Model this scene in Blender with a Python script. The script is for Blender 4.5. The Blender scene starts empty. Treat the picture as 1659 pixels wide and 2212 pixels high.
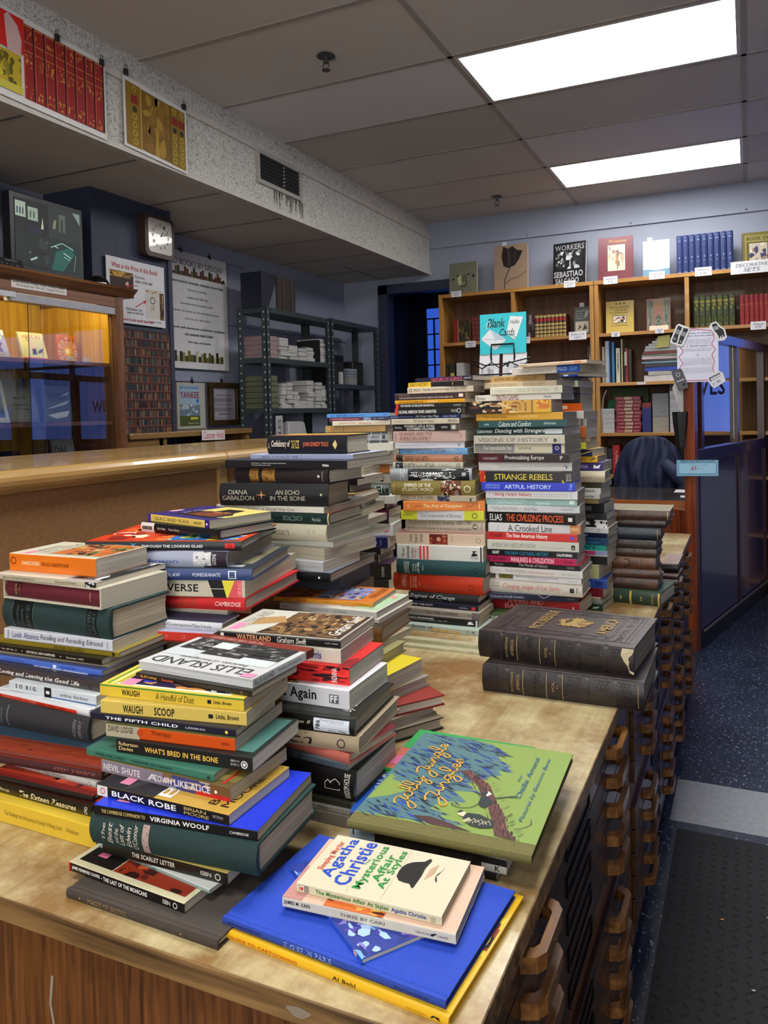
import bpy, bmesh, math, random
from mathutils import Matrix, Vector
C = bpy.context.scene.collection
SC = bpy.context.scene
PI = math.pi
# ---------------------------------------------------------------- camera
F, PX, PY = 1681.58, 856.79, 931.87
yaw, pitch, roll = -0.424901, -0.0248099, -0.0245134
fw = Vector((math.sin(yaw)*math.cos(pitch), math.cos(yaw)*math.cos(pitch), math.sin(pitch)))
rt = Vector((math.cos(yaw), -math.sin(yaw), 0)); up = rt.cross(fw)
r2 = rt*math.cos(roll)+up*math.sin(roll); u2 = -rt*math.sin(roll)+up*math.cos(roll)
cam = bpy.data.cameras.new('camera'); co = bpy.data.objects.new('camera', cam); C.objects.link(co)
co.matrix_world = Matrix(((r2.x, u2.x, -fw.x, 0), (r2.y, u2.y, -fw.y, 0), (r2.z, u2.z, -fw.z, 1.30), (0, 0, 0, 1)))
cam.sensor_fit = 'VERTICAL'; cam.sensor_height = 36; cam.lens = F/2212*36
cam.shift_x = (829.5-PX)/2212; cam.shift_y = (PY-1106)/2212; cam.clip_start = 0.02
SC.camera = co
# ---------------------------------------------------------------- sky / light levels
SC.view_settings.view_transform = 'Standard'; SC.view_settings.look = 'None'
SC.view_settings.gamma = 1; SC.view_settings.use_curve_mapping = False
SC.view_settings.exposure = 0.45
wd = bpy.data.worlds.new('dusk_sky'); SC.world = wd; wd.use_nodes = True
wd.node_tree.nodes['Background'].inputs[0].default_value = (0.10, 0.14, 0.34, 1)
wd.node_tree.nodes['Background'].inputs[1].default_value = 0.6
TUBE = 13.0        # emission of the ceiling light diffusers
SIGNLIGHT = 1.0
def area_light(name, loc, rot, sx, sy, power, col):
    l = bpy.data.lights.new(name, 'AREA'); l.shape = 'RECTANGLE'; l.size = sx; l.size_y = sy; l.energy = power; l.color = col
    o = bpy.data.objects.new(name, l); o.location = loc; o.rotation_euler = rot; C.objects.link(o); return o
# dusk light coming in through the street window beyond the booth (back wall, right)
area_light('street_window_light', (1.45, 6.27, 1.55), (-PI/2, 0, 0), 2.15, 1.4, 7.5, (0.12, 0.24, 1.0))
# unseen fill lamp added behind the camera to brighten spines and ceiling
area_light('front_fill_light', (0.6, -3.38, 1.7), (PI/2, 0, 0), 3.6, 1.9, 85, (1.0, 0.98, 0.95))
# ---------------------------------------------------------------- helpers
def lin(h):
    if not isinstance(h, str): return tuple(h)
    h = h.strip('#')
    if len(h) == 3: h = ''.join(c*2 for c in h)
    o = []
    for i in (0, 2, 4):
        v = int(h[i:i+2], 16)/255
        o.append(v/12.92 if v <= 0.04045 else ((v+0.055)/1.055)**2.4)
    return tuple(o)
MC = {}
def nmat(name):
    m = bpy.data.materials.new(name); m.use_nodes = True; nt = m.node_tree
    return m, nt, nt.nodes['Principled BSDF']
def nd(nt, t, **k):
    n = nt.nodes.new(t)
    for a, b in k.items():
        if a in n.inputs: n.inputs[a].default_value = b
        else: setattr(n, a, b)
    return n
def ramp(nt, stops):
    r = nt.nodes.new('ShaderNodeValToRGB'); e = r.color_ramp.elements
    while len(e) < len(stops): e.new(0.5)
    for el, (p, c) in zip(e, stops): el.position = p; el.color = (*lin(c), 1)
    return r
def coords(nt, sc=(1, 1, 1), rot=(0, 0, 0)):
    t = nt.nodes.new('ShaderNodeTexCoord'); m = nt.nodes.new('ShaderNodeMapping')
    m.inputs['Scale'].default_value = sc; m.inputs['Rotation'].default_value = rot
    nt.links.new(t.outputs['Object'], m.inputs[0]); return m.outputs[0]
def mat(h, rough=0.45, metal=0, var=0.10, sc=(25, 25, 25), bump=0.0, coat=0.0, alpha=None):
    key = (h, rough, metal, var, sc, bump, coat)
    if key in MC: return MC[key]
    m, nt, b = nmat('paint_'+str(h)); c = lin(h)
    n = nd(nt, 'ShaderNodeTexNoise', Scale=1.0, Detail=4.0); nt.links.new(coords(nt, sc), n.inputs['Vector'])
    r = nt.nodes.new('ShaderNodeValToRGB'); e = r.color_ramp.elements
    e[0].position = .3; e[1].position = .7
    e[0].color = (*[x*(1-var) for x in c], 1); e[1].color = (*[min(1, x*(1+var)) for x in c], 1)
    nt.links.new(n.outputs['Fac'], r.inputs[0]); nt.links.new(r.outputs[0], b.inputs['Base Color'])
    b.inputs['Roughness'].default_value = rough; b.inputs['Metallic'].default_value = metal
    if coat: b.inputs['Coat Weight'].default_value = coat
    if bump:
        bp = nd(nt, 'ShaderNodeBump', Strength=bump, Distance=0.002); nt.links.new(n.outputs['Fac'], bp.inputs['Height'])
        nt.links.new(bp.outputs[0], b.inputs['Normal'])
    MC[key] = m; return m
def ink(h):
    k = ('ink', h)
    if k in MC: return MC[k]
    m, nt, b = nmat('ink_'+str(h)); b.inputs['Base Color'].default_value = (*lin(h), 1); b.inputs['Roughness'].default_value = .5
    b.inputs['Specular IOR Level'].default_value = .3
    MC[k] = m; return m
def emis(name, h, s):
    m, nt, b = nmat(name); b.inputs['Base Color'].default_value = (*lin(h), 1)
    b.inputs['Emission Color'].default_value = (*lin(h), 1); b.inputs['Emission Strength'].default_value = s; return m
def wood(name, dark, mid, light, axis='x', sc=1.0, rough=.4, coat=.15):
    m, nt, b = nmat(name)
    s = {'x': (2.2, 45, 45), 'y': (45, 2.2, 45), 'z': (45, 45, 2.2)}[axis]
    v = coords(nt, tuple(a*sc for a in s))
    n = nd(nt, 'ShaderNodeTexNoise', Scale=1.0, Detail=7.0, Roughness=.62, Distortion=.4); nt.links.new(v, n.inputs['Vector'])
    r = ramp(nt, [(.32, dark), (.5, mid), (.68, light)]); nt.links.new(n.outputs['Fac'], r.inputs[0])
    n2 = nd(nt, 'ShaderNodeTexNoise', Scale=2.2, Detail=3.0); nt.links.new(coords(nt), n2.inputs['Vector'])
    mx = nd(nt, 'ShaderNodeMix', data_type='RGBA', blend_type='MULTIPLY'); mx.inputs[0].default_value = .35
    nt.links.new(r.outputs[0], mx.inputs[6]); nt.links.new(n2.outputs['Fac'], mx.inputs[7])
    nt.links.new(mx.outputs[2], b.inputs['Base Color'])
    b.inputs['Roughness'].default_value = rough; b.inputs['Coat Weight'].default_value = coat
    bp = nd(nt, 'ShaderNodeBump', Strength=.15, Distance=0.001); nt.links.new(n.outputs['Fac'], bp.inputs['Height']); nt.links.new(bp.outputs[0], b.inputs['Normal'])
    return m
def pages(h):
    k = ('pages', h)
    if k in MC: return MC[k]
    m, nt, b = nmat('pages_'+h); c = lin(h)
    n = nd(nt, 'ShaderNodeTexNoise', Scale=1.0, Detail=3.0); nt.links.new(coords(nt, (9, 9, 900)), n.inputs['Vector'])
    n2 = nd(nt, 'ShaderNodeTexNoise', Scale=1.0, Detail=2.0); nt.links.new(coords(nt, (3, 3, 160)), n2.inputs['Vector'])
    ad = nd(nt, 'ShaderNodeMath', operation='MULTIPLY'); nt.links.new(n.outputs['Fac'], ad.inputs[0]); nt.links.new(n2.outputs['Fac'], ad.inputs[1])
    r = nt.nodes.new('ShaderNodeValToRGB'); e = r.color_ramp.elements; e[0].position = .12; e[1].position = .34
    e[0].color = (*[x*.62 for x in c], 1); e[1].color = (*[min(1, x*1.06) for x in c], 1)
    nt.links.new(ad.outputs[0], r.inputs[0]); nt.links.new(r.outputs[0], b.inputs['Base Color']); b.inputs['Roughness'].default_value = .85
    MC[k] = m; return m
def cloth(h): return mat(h, .75, var=.14, sc=(400, 400, 400), bump=.15)
def leather(h): return mat(h, .42, var=.35, sc=(60, 60, 60), bump=.5)
class MB:
    def __init__(s): s.v = []; s.f = []; s.m = []; s.sm = []
    def add(s, vs, fs, mi=0, smooth=False):
        o = len(s.v); s.v += [tuple(v) for v in vs]
        for f in fs: s.f.append(tuple(o+i for i in f)); s.m.append(mi); s.sm.append(smooth)
        return s
    def box(s, x0, y0, z0, x1, y1, z1, mi=0):
        x0, x1 = min(x0, x1), max(x0, x1); y0, y1 = min(y0, y1), max(y0, y1); z0, z1 = min(z0, z1), max(z0, z1)
        return s.add([(x0, y0, z0), (x1, y0, z0), (x1, y1, z0), (x0, y1, z0), (x0, y0, z1), (x1, y0, z1), (x1, y1, z1), (x0, y1, z1)],
              [(0, 3, 2, 1), (4, 5, 6, 7), (0, 1, 5, 4), (1, 2, 6, 5), (2, 3, 7, 6), (3, 0, 4, 7)], mi)
    def ext(s, prof, fn, a, b, mi=0, smooth=False, cap=True):
        # prof: closed 2D profile, fn(p, q, t) -> xyz, extruded from t=a to t=b
        n = len(prof); vs = [fn(p, q, a) for p, q in prof]+[fn(p, q, b) for p, q in prof]
        fs = [(i, (i+1) % n, n+(i+1) % n, n+i) for i in range(n)]
        s.add(vs, fs, mi, smooth)
        if cap: s.add([fn(p, q, a) for p, q in prof], [tuple(range(n))[::-1]], mi); s.add([fn(p, q, b) for p, q in prof], [tuple(range(n))], mi)
        return s
    def tube(s, path, r, n=8, mi=0, closed=False):
        P = [Vector(p) for p in path]; k = len(P); rings = []
        prev = None
        for i, p in enumerate(P):
            if closed: d = P[(i+1) % k]-P[i-1]
            else: d = P[min(i+1, k-1)]-P[max(i-1, 0)]
            d.normalize()
            a = prev if prev is not None else (Vector((0, 0, 1)) if abs(d.z) < .9 else Vector((1, 0, 0)))
            a = (a-d*a.dot(d)); a.normalize(); prev = a; b = d.cross(a)
            rr = r[i] if isinstance(r, (list, tuple)) else r
            rings.append([p+a*rr*math.cos(2*PI*j/n)+b*rr*math.sin(2*PI*j/n) for j in range(n)])
        vs = [v for g in rings for v in g]; fs = []
        for i in range(k if closed else k-1):
            i2 = (i+1) % k
            for j in range(n): fs.append((i*n+j, i*n+(j+1) % n, i2*n+(j+1) % n, i2*n+j))
        if not closed: fs += [tuple(range(n))[::-1], tuple((k-1)*n+j for j in range(n))]
        return s.add(vs, fs, mi, True)
    def cyl(s, c, r0, r1, z0, z1, n=24, mi=0):
        x, y = c; vs = [(x+r*math.cos(2*PI*j/n), y+r*math.sin(2*PI*j/n), z) for r, z in ((r0, z0), (r1, z1)) for j in range(n)]
        return s.add(vs, [(j, (j+1) % n, n+(j+1) % n, n+j) for j in range(n)]+[tuple(range(n))[::-1], tuple(range(n, 2*n))], mi, False)
    def build(s, name, mats, parent=None, bevel=0, loc=None, rz=0):
        me = bpy.data.meshes.new(name); me.from_pydata(s.v, [], s.f)
        if not isinstance(mats, (list, tuple)): mats = [mats]
        for m in mats: me.materials.append(m)
        me.polygons.foreach_set('material_index', s.m); me.polygons.foreach_set('use_smooth', s.sm); me.update()
        o = bpy.data.objects.new(name, me); C.objects.link(o)
        if parent: o.parent = parent
        if loc: o.location = loc
        if rz: o.rotation_euler = (0, 0, rz)
        if bevel:
            b = o.modifiers.new('bevel', 'BEVEL'); b.width = bevel; b.segments = 2; b.limit_method = 'ANGLE'; b.angle_limit = math.radians(40)
        return o
def tag(o, label, cat, group=None, kind=None):
    o['label'] = label; o['category'] = cat
    if group: o['group'] = group
    if kind: o['kind'] = kind
    return o
def struct(o): o['kind'] = 'structure'; return o
def thing(name, label, cat, loc=(0, 0, 0), rz=0, group=None):
    o = bpy.data.objects.new(name, None); C.objects.link(o); o.location = loc; o.rotation_euler = (0, 0, rz); o.empty_display_size = .02
    return tag(o, label, cat, group)
def dup(root, loc, rz=0, label=None):
    r = root.copy(); C.objects.link(r); r.location = loc; r.rotation_euler = (0, 0, rz)
    if label: r['label'] = label
    for ch in list(root.children):
        c = ch.copy(); C.objects.link(c); c.parent = r
        for g in list(ch.children):
            d = g.copy(); C.objects.link(d); d.parent = c
    return r
# ---------------------------------------------------------------- lettering
GL = {}
def glyph(ch, bold):
    k = (ch, bold)
    if k in GL: return GL[k]
    def mk(t):
        cu = bpy.data.curves.new('g', 'FONT'); cu.body = t; cu.size = 1; cu.resolution_u = 2
        cu.offset = .022 if bold else 0
        o = bpy.data.objects.new('g', cu); me = o.to_mesh()
        vs = [tuple(v.co[:2]) for v in me.vertices]; fs = [tuple(p.vertices) for p in me.polygons]
        o.to_mesh_clear(); bpy.data.objects.remove(o); bpy.data.curves.remove(cu); return vs, fs
    def wid(t):
        vs, _ = mk(t); xs = [v[0] for v in vs]; return max(xs)-min(xs)
    if 'base' not in GL: GL['base'] = wid('||')
    vs, fs = mk(ch); adv = wid('|'+ch+'|')-GL['base'] if ch != ' ' else .3
    GL[k] = (vs, fs, max(adv, .12)+(.03 if bold else 0)); return GL[k]
def text_mesh(t, bold=False, ital=False):
    x = 0; V = []; Fc = []
    for ch in t:
        vs, fs, adv = glyph(ch, bold); o = len(V)
        V += [(x+a+(b*.22 if ital else 0), b) for a, b in vs]; Fc += [tuple(o+i for i in f) for f in fs]; x += adv
    return V, Fc
def design(els, fn, U, Vv, name, parent, eps0=.00030, step=.00004, du=14, dv=3):
    # prints, labels and pictures laid on a surface; fn(u, v, eps) -> xyz (u along, v across)
    mb = MB(); cols = []; k = 0
    def ci(c):
        if c not in cols: cols.append(c)
        return cols.index(c)
    def poly(ps, c, e):
        mb.add([fn(max(0, min(1, a)), max(0, min(1, b)), e) for a, b in ps], [tuple(range(len(ps)))], ci(c))
    def grid(u0, u1, v0, v1, c, e, nu, nv):
        vs = [fn(u0+(u1-u0)*i/nu, v0+(v1-v0)*j/nv, e) for j in range(nv+1) for i in range(nu+1)]
        mb.add(vs, [(j*(nu+1)+i, j*(nu+1)+i+1, (j+1)*(nu+1)+i+1, (j+1)*(nu+1)+i) for j in range(nv) for i in range(nu)], ci(c))
    for el in els:
        e = eps0+k*step; k += 1; t = el[0]
        if t == 'R': grid(*el[1:5], el[5], e, max(1, int(du*(el[2]-el[1])+.5)) if du > 1 else 1, dv)
        elif t == 'T':
            _, u0, u1, v0, v1, s, c = el[:7]; fl = el[7] if len(el) > 7 else ''
            V, Fc = text_mesh(s, 'b' in fl, 'i' in fl)
            if not V: continue
            xs = [p[0] for p in V]; ys = [p[1] for p in V]; x0, x1, y0, y1 = min(xs), max(xs), min(ys), max(ys)
            sx, sy = max(1e-6, x1-x0), max(1e-6, y1-y0)
            if 'k' in fl or 'v' in fl: P = [(u1-(b-y0)/sy*(u1-u0), v0+(a-x0)/sx*(v1-v0)) for a, b in V]
            elif 'z' in fl: P = [(u1-(a-x0)/sx*(u1-u0), v1-(b-y0)/sy*(v1-v0)) for a, b in V]
            else: P = [(u0+(a-x0)/sx*(u1-u0), v0+(b-y0)/sy*(v1-v0)) for a, b in V]
            mb.add([fn(a, b, e) for a, b in P], Fc, ci(c))
        elif t in 'CO':
            _, u, v, r, c = el; ru = r*Vv/U; n = 18
            o = [(u+ru*math.cos(2*PI*i/n), v+r*math.sin(2*PI*i/n)) for i in range(n)]
            if t == 'C': poly(o, c, e)
            else:
                q = [(u+.72*(a-u), v+.72*(b-v)) for a, b in o]
                for i in range(n): j = (i+1) % n; poly([o[i], o[j], q[j], q[i]], c, e)
        elif t == 'G': poly(el[1], el[2], e)
        elif t == 'L':
            pts, w, c = el[1:]; wu, wv = w, w*U/Vv
            for (a, b), (p, q) in zip(pts, pts[1:]):
                dx, dy = (p-a)*U, (q-b)*Vv; l = math.hypot(dx, dy) or 1; nx, ny = -dy/l*w*U/2, dx/l*w*U/2
                poly([(a+nx/U, b+ny/Vv), (p+nx/U, q+ny/Vv), (p-nx/U, q-ny/Vv), (a-nx/U, b-ny/Vv)], c, e)
        elif t == 'B':
            _, u0, u1, v0, v1, cs, n, seed = el; rn = random.Random(seed*77+n)
            grid(u0, u1, v0, v1, cs[0], e, 2, dv)
            for q in range(n):
                cu_, cv_ = rn.uniform(u0, u1), rn.uniform(v0, v1); sc_ = min(1, math.sqrt(16/n)); ru = (u1-u0)*rn.uniform(.05, .2)*sc_; rv = (v1-v0)*rn.uniform(.08, .3)*sc_
                ps = []
                m_ = rn.randint(5, 8); a0 = rn.uniform(0, 6)
                for i in range(m_):
                    a = a0+2*PI*i/m_; s_ = rn.uniform(.5, 1.1)
                    ps.append((max(u0, min(u1, cu_+ru*s_*math.cos(a))), max(v0, min(v1, cv_+rv*s_*math.sin(a)))))
                poly(ps, cs[1+q % (len(cs)-1)] if q % 3 else rn.choice(cs), e+.000002*(q % 17)+.000003)
        elif t == 'HAT':
            H = [(.745, .884), (.755, .86), (.75, .82), (.74, .70), (.745, .55), (.74, .42), (.738, .33), (.725, .325), (.715, .35), (.70, .385), (.665, .385), (.62, .40), (.592, .46), (.585, .55), (.588, .64), (.605, .71), (.635, .76), (.67, .79), (.71, .815), (.725, .86), (.735, .885)]
            poly(H, '151312', e)
            poly([(.834, .60), (.845, .63), (.857, .72), (.861, .79), (.853, .70), (.842, .66)], '151312', e)
            poly([(.833, .61), (.842, .59), (.858, .53), (.866, .47), (.862, .50), (.848, .52), (.84, .55)], '151312', e)
            for i in range(4): grid(.775+.011*i, .781+.011*i, .50+.04*i, .72+.03*i, 'c89878', e, 1, 1)
        elif t == 'BAR':
            _, u0, u1, v0, v1 = el; x = u0; q = 0
            while x < u1-.001:
                w = (u1-u0)*(.012+.02*((q*7) % 3)); 
                if q % 2 == 0: grid(x, min(u1, x+w), v0, v1, '18181a', e, 1, 1)
                x += w; q += 1
    if not mb.f: return None
    return mb.build(name, [ink(c) for c in cols], parent)
def plate(name, label, cat, org, du_, dv_, nrm, th, base, els, group=None, part='printed_design', curve=0, side=None, frame=None):
    # flat printed card: origin corner (bottom left seen from the front), unit directions times size
    org, du_, dv_, nrm = Vector(org), Vector(du_), Vector(dv_), Vector(nrm).normalized()
    mb = MB(); c = [org, org+du_, org+du_+dv_, org+dv_]
    b = [p-nrm*th for p in c]
    mb.add(c+b, [(0, 1, 2, 3), (7, 6, 5, 4), (0, 4, 5, 1), (1, 5, 6, 2), (2, 6, 7, 3), (3, 7, 4, 0)])
    o = mb.build(name, mat(base, .55, var=.03)); tag(o, label, cat, group)
    if els: design(els, lambda u, v, e: org+du_*u+dv_*v+nrm*(e+.0002), du_.length, dv_.length, part, o, du=1, dv=1, step=.00006)
    return o
# ---------------------------------------------------------------- room shell
CZ, SZ, SX, WX, WY = 2.90, 2.465, -2.465, -3.30, 6.22
def tile_mat(name, base, dark, sc=60, vein=False):
    m, nt, b = nmat(name); v = coords(nt)
    if vein:
        n = nd(nt, 'ShaderNodeTexNoise', Scale=24.0, Detail=3.0, Distortion=3.0); r = ramp(nt, [(.45, base), (.49, dark), (.51, dark), (.55, base)])
    else:
        n = nd(nt, 'ShaderNodeTexNoise', Scale=float(sc), Detail=8.0, Roughness=.75, Distortion=.6); r = ramp(nt, [(.30, dark), (.40, base), (1, base)])
    nt.links.new(v, n.inputs['Vector']); nt.links.new(n.outputs['Fac'], r.inputs[0])
    nt.links.new(r.outputs[0], b.inputs['Base Color']); b.inputs['Roughness'].default_value = .95
    bp = nd(nt, 'ShaderNodeBump', Strength=.3, Distance=.002); nt.links.new(n.outputs['Fac'], bp.inputs['Height']); nt.links.new(bp.outputs[0], b.inputs['Normal'])
    return m
tA = tile_mat('ceiling_tile', 'c8c4c0', '86827e'); tB = tile_mat('ceiling_tile_newer', 'd6d6da', 'b8b8be', 90); tC = tile_mat('ceiling_tile_old', 'bcb8b3', '7e7a76')
bar = mat('a09a94', .5)
YL = [-3.5, -2.66, -2.06, -1.46, -.86, -.26, .34, .95, 1.55, 2.15, 2.75, 3.36, 3.96, 4.56, 5.16, 5.73, WY]
XL = [SX, -1.21, 0.0, 1.21, 2.42, 3.63, 4.5]
LIGHTS = [(1, 11), (1, 14), (1, 8), (1, 5), (1, 2)]
mb = MB()
for i in range(len(XL)-1):
    for j in range(len(YL)-1):
        if (i, j) in LIGHTS: continue
        k = 1 if (i, j) in ((0, 11), (1, 13)) else (2 if (i*7+j*3) % 4 == 0 else 0)
        mb.box(XL[i], YL[j], CZ, XL[i+1], YL[j+1], CZ+.015, k)
struct(mb.build('ceiling', [tA, tB, tC]))
mb = MB(); 
for x in XL[1:-1]: mb.box(x-.012, -3.5, CZ-.004, x+.012, WY, CZ+.002)
for y in YL[1:-1]: mb.box(SX, y-.012, CZ-.004, 4.5, y+.012, CZ+.001)
struct(mb.build('trim_1', bar))
lens, lnt, lb = nmat('light_diffuser')
lb.inputs['Base Color'].default_value = (.8, .8, .8, 1); lb.inputs['Emission Color'].default_value = (1, .98, .95, 1); lb.inputs['Emission Strength'].default_value = TUBE
wfr = mat('c8c8c6', .4)
names = {(1, 11): 'large glowing ceiling light panel nearest the camera, upper right of the photo', (1, 14): 'smaller-looking glowing ceiling light panel near the back wall', (1, 8): 'ceiling light panel above the book stacks, out of frame', (1, 5): 'ceiling light panel above the camera position',
  (1, 2): 'ceiling light panel far behind the camera'}
for (i, j), lb_ in names.items():
    x0, x1, y0, y1 = XL[i]+.012, XL[i+1]-.012, YL[j]+.012, YL[j+1]-.012
    t = thing('ceiling_light', lb_, 'ceiling light', ((x0+x1)/2, (y0+y1)/2, CZ), 0, 'ceiling light panels'); w, d = (x1-x0)/2, (y1-y0)/2
    MB().box(-w, -d, .004, w, d, .09).add([], []).build('housing', wfr, t)
    f = MB(); f.box(-w, -d, -.004, w, -d+.018, .004).box(-w, d-.018, -.004, w, d, .004).box(-w, -d+.018, -.004, -w+.018, d-.018, .004).box(w-.018, -d+.018, -.004, w, d-.018, .004); f.build('frame', wfr, t)
    MB().box(-w+.018, -d+.018, -.002, w-.018, d-.018, .003).build('diffuser', lens, t)
# soffit (dropped duct box) along the left wall
pan = tile_mat('soffit_panel', 'd0cfc8', '8c8a84', vein=True); und = tile_mat('soffit_underside', 'c4bcb2', '8a827a', 70)
mb = MB(); mb.box(WX, -3.5, SZ, SX, WY, SZ+.012, 1).box(SX-.012, -3.5, SZ, SX, WY, CZ, 0); struct(mb.build('wall_soffit', [pan, und]))
rail = mat('c2beb6', .5)
mb = MB(); mb.box(SX-.004, -3.5, 2.765, SX+.014, WY, 2.80).box(SX-.03, -3.5, SZ-.004, SX+.012, WY, SZ+.022)
for y in (-1.5, -.3, .9, 1.5, 2.1, 2.70, 3.32, 3.93, 4.53, 5.13, 5.70, 6.19): mb.box(SX, y-.006, SZ+.02, SX+.004, y+.006, 2.77); mb.box(SX, y-.22, 2.80, SX+.003, y-.214, CZ)
for y in YL[1:-1]: mb.box(WX, y-.006, SZ-.003, SX-.03, y+.006, SZ+.001, 1)
mb.box(-2.92, 5.5, SZ-.003, -2.91, WY, SZ+.001, 1)
struct(mb.build('trim_2', [rail, mat('6e6a66', .6)]))
# walls
wl = mat('9096a8', .6, var=.05, sc=(3, 3, 3)); nav = mat('2f3448', .5, var=.08, sc=(4, 4, 4))
struct(MB().box(WX-.1, -3.5, 0, WX, WY+.1, CZ).build('wall_left', wl))
mb = MB(); mb.box(WX, WY, 0, -2.87, WY+.1, CZ).box(-2.13, WY, 0, .34, WY+.1, CZ).box(2.56, WY, 0, 4.6, WY+.1, CZ).box(.34, WY, 0, 2.56, WY+.1, .8).box(.34, WY, 2.3, 2.56, WY+.1, CZ).box(-2.87, WY, 2.34, -2.13, WY+.1, CZ); struct(mb.build('wall_back', wl))
mb = MB(); mb.box(SX, WY-.02, 2.68, 4.5, WY, 2.715); mb.box(WX+.001, .5, 1.935, WX+.02, WY, 1.955).box(WX+.001, 3.5, 1.53, WX+.02, 4.35, 1.55)
for k in range(5): mb.tube([(-1.6+.8*k, WY-.03, 2.70), (-1.6+.8*k, WY-.021, 2.70)], .008)
struct(mb.build('trim_3', wl))
mb = MB(); mb.box(-2.95, WY-.03, 0, -2.86, WY+.1, 2.41).box(-2.14, WY-.03, 0, -2.05, WY+.1, 2.41).box(-2.95, WY-.03, 2.33, -2.05, WY+.1, 2.41); struct(mb.build('door_1', nav))
# dark passage behind the doorway with a glazed blue window
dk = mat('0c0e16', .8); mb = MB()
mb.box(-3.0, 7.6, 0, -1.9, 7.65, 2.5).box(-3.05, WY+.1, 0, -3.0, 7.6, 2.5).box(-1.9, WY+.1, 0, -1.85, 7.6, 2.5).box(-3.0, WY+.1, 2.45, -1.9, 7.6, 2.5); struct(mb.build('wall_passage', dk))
bw = MB(); X0_, X1_ = -2.86, -2.46
bw.box(X0_, 7.1, 1.0, X1_, 7.11, 2.3); pane = bw.build('window_2', emis('dusk_pane', '2a50b8', .8)); struct(pane)
fr = MB()
for k in range(6): fr.box(X0_+.08*k-.006, 7.08, 1.0, X0_+.08*k+.006, 7.1, 2.2)
for k in range(9): fr.box(X0_, 7.08, 1.0+.15*k-.006, X1_, 7.1, 1.0+.15*k+.006)
o = fr.build('window_bars', dk, pane)
# street side (right wall) with windows, and the wall behind the camera
mb = MB(); mb.box(4.5, -3.5, 0, 4.6, .8, CZ).box(4.5, 5.6, 0, 4.6, WY+.1, CZ).box(4.5, .8, 0, 4.6, 5.6, .7).box(4.5, .8, 2.65, 4.6, 5.6, CZ); struct(mb.build('wall_right', wl))
struct(MB().box(WX-.1, -3.6, 0, 4.6, -3.5, CZ).build('wall_front', mat('c8c4bc', .7)))
mb = MB(); mb.box(-1.25, -3.5, .68, 2.45, -3.44, .74).box(-1.25, -3.5, 2.68, 2.45, -3.44, 2.74)
for x in (-1.25, .0, 1.2, 2.39): mb.box(x, -3.5, .74, x+.06, -3.44, 2.68)
struct(mb.build('added_window', nav))  # unseen frame added on the solid wall to go with the fill lamp
wf = MB()
for y in (.8, 2.4, 4.0, 5.56): wf.box(4.5, y, .7, 4.56, y+.05, 2.65)
wf.box(4.5, .8, .7, 4.56, 5.6, .75).box(4.5, .8, 2.6, 4.56, 5.6, 2.65); wo = struct(wf.build('window_1', nav))
w4 = MB()
for x in (.34, 1.07, 1.79, 2.52): w4.box(x, WY, .8, x+.04, WY+.04, 2.3)
w4.box(.34, WY, .8, 2.56, WY+.04, .84).box(.34, WY, 2.26, 2.56, WY+.04, 2.3).box(.34, WY, 1.86, 2.56, WY+.04, 1.89); w4 = struct(w4.build('window_4', nav))
design([('T', .80, .97, .38, .47, 'WEST', '0c1c5c', 'b'), ('R', 0, 1, .0, .18, '10142c')], lambda u, v, e: (2.5-2.1*u, WY+.02, .84+1.4*v), 2.1, 1.4, 'window_lettering', w4, du=1, dv=1)
gm, gnt, gb = nmat('clear_glass'); gb.inputs['Transmission Weight'].default_value = 1; gb.inputs['Roughness'].default_value = 0.02; gb.inputs['IOR'].default_value = 1.45; gb.inputs['Base Color'].default_value = (.95, .97, 1, 1)
# floor
m, nt, b = nmat('speckled_floor_tile'); v = coords(nt)
n1 = nd(nt, 'ShaderNodeTexNoise', Scale=6.0, Detail=8.0, Roughness=.7); nt.links.new(v, n1.inputs['Vector'])
r1 = ramp(nt, [(.3, '171c26'), (.7, '2a3345')]); nt.links.new(n1.outputs['Fac'], r1.inputs[0])
vo = nd(nt, 'ShaderNodeTexNoise', Scale=1.0, Detail=2.0, Distortion=.8); nt.links.new(coords(nt, (110, 60, 1), (0, 0, .5)), vo.inputs['Vector'])
r2_ = ramp(nt, [(.63, '000'), (.67, 'fff')]); nt.links.new(vo.outputs['Fac'], r2_.inputs[0])
mx = nd(nt, 'ShaderNodeMix', data_type='RGBA'); nt.links.new(r2_.outputs[0], mx.inputs[0]); nt.links.new(r1.outputs[0], mx.inputs[6]); mx.inputs[7].default_value = (*lin('8a94a2'), 1)
nt.links.new(mx.outputs[2], b.inputs['Base Color']); b.inputs['Roughness'].default_value = .38
struct(MB().box(WX-.1, -3.5, -.02, 4.6, WY+1.5, 0).build('floor', m))
st = MB()
for k in range(16): st.box(-.24+.3*k, 2.54, 0, -.24+.3*k+.2985, 2.83, .0012)
struct(st.build('trim_4', mat('8f9296', .4, var=.12, sc=(60, 60, 60))))
struct(MB().box(-.40, 3.42, 0, -.295, 4.38, .006).build('trim_8', mat('5a1420', .9, var=.2, sc=(200, 200, 200))))
struct(MB().box(-.295, 3.40, 0, -.252, 4.40, .009).build('trim_5', mat('1c2026', .6)))
mb = MB(); mb.box(-.215, -.8, 0, 1.6, 2.48, .008)
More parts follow.
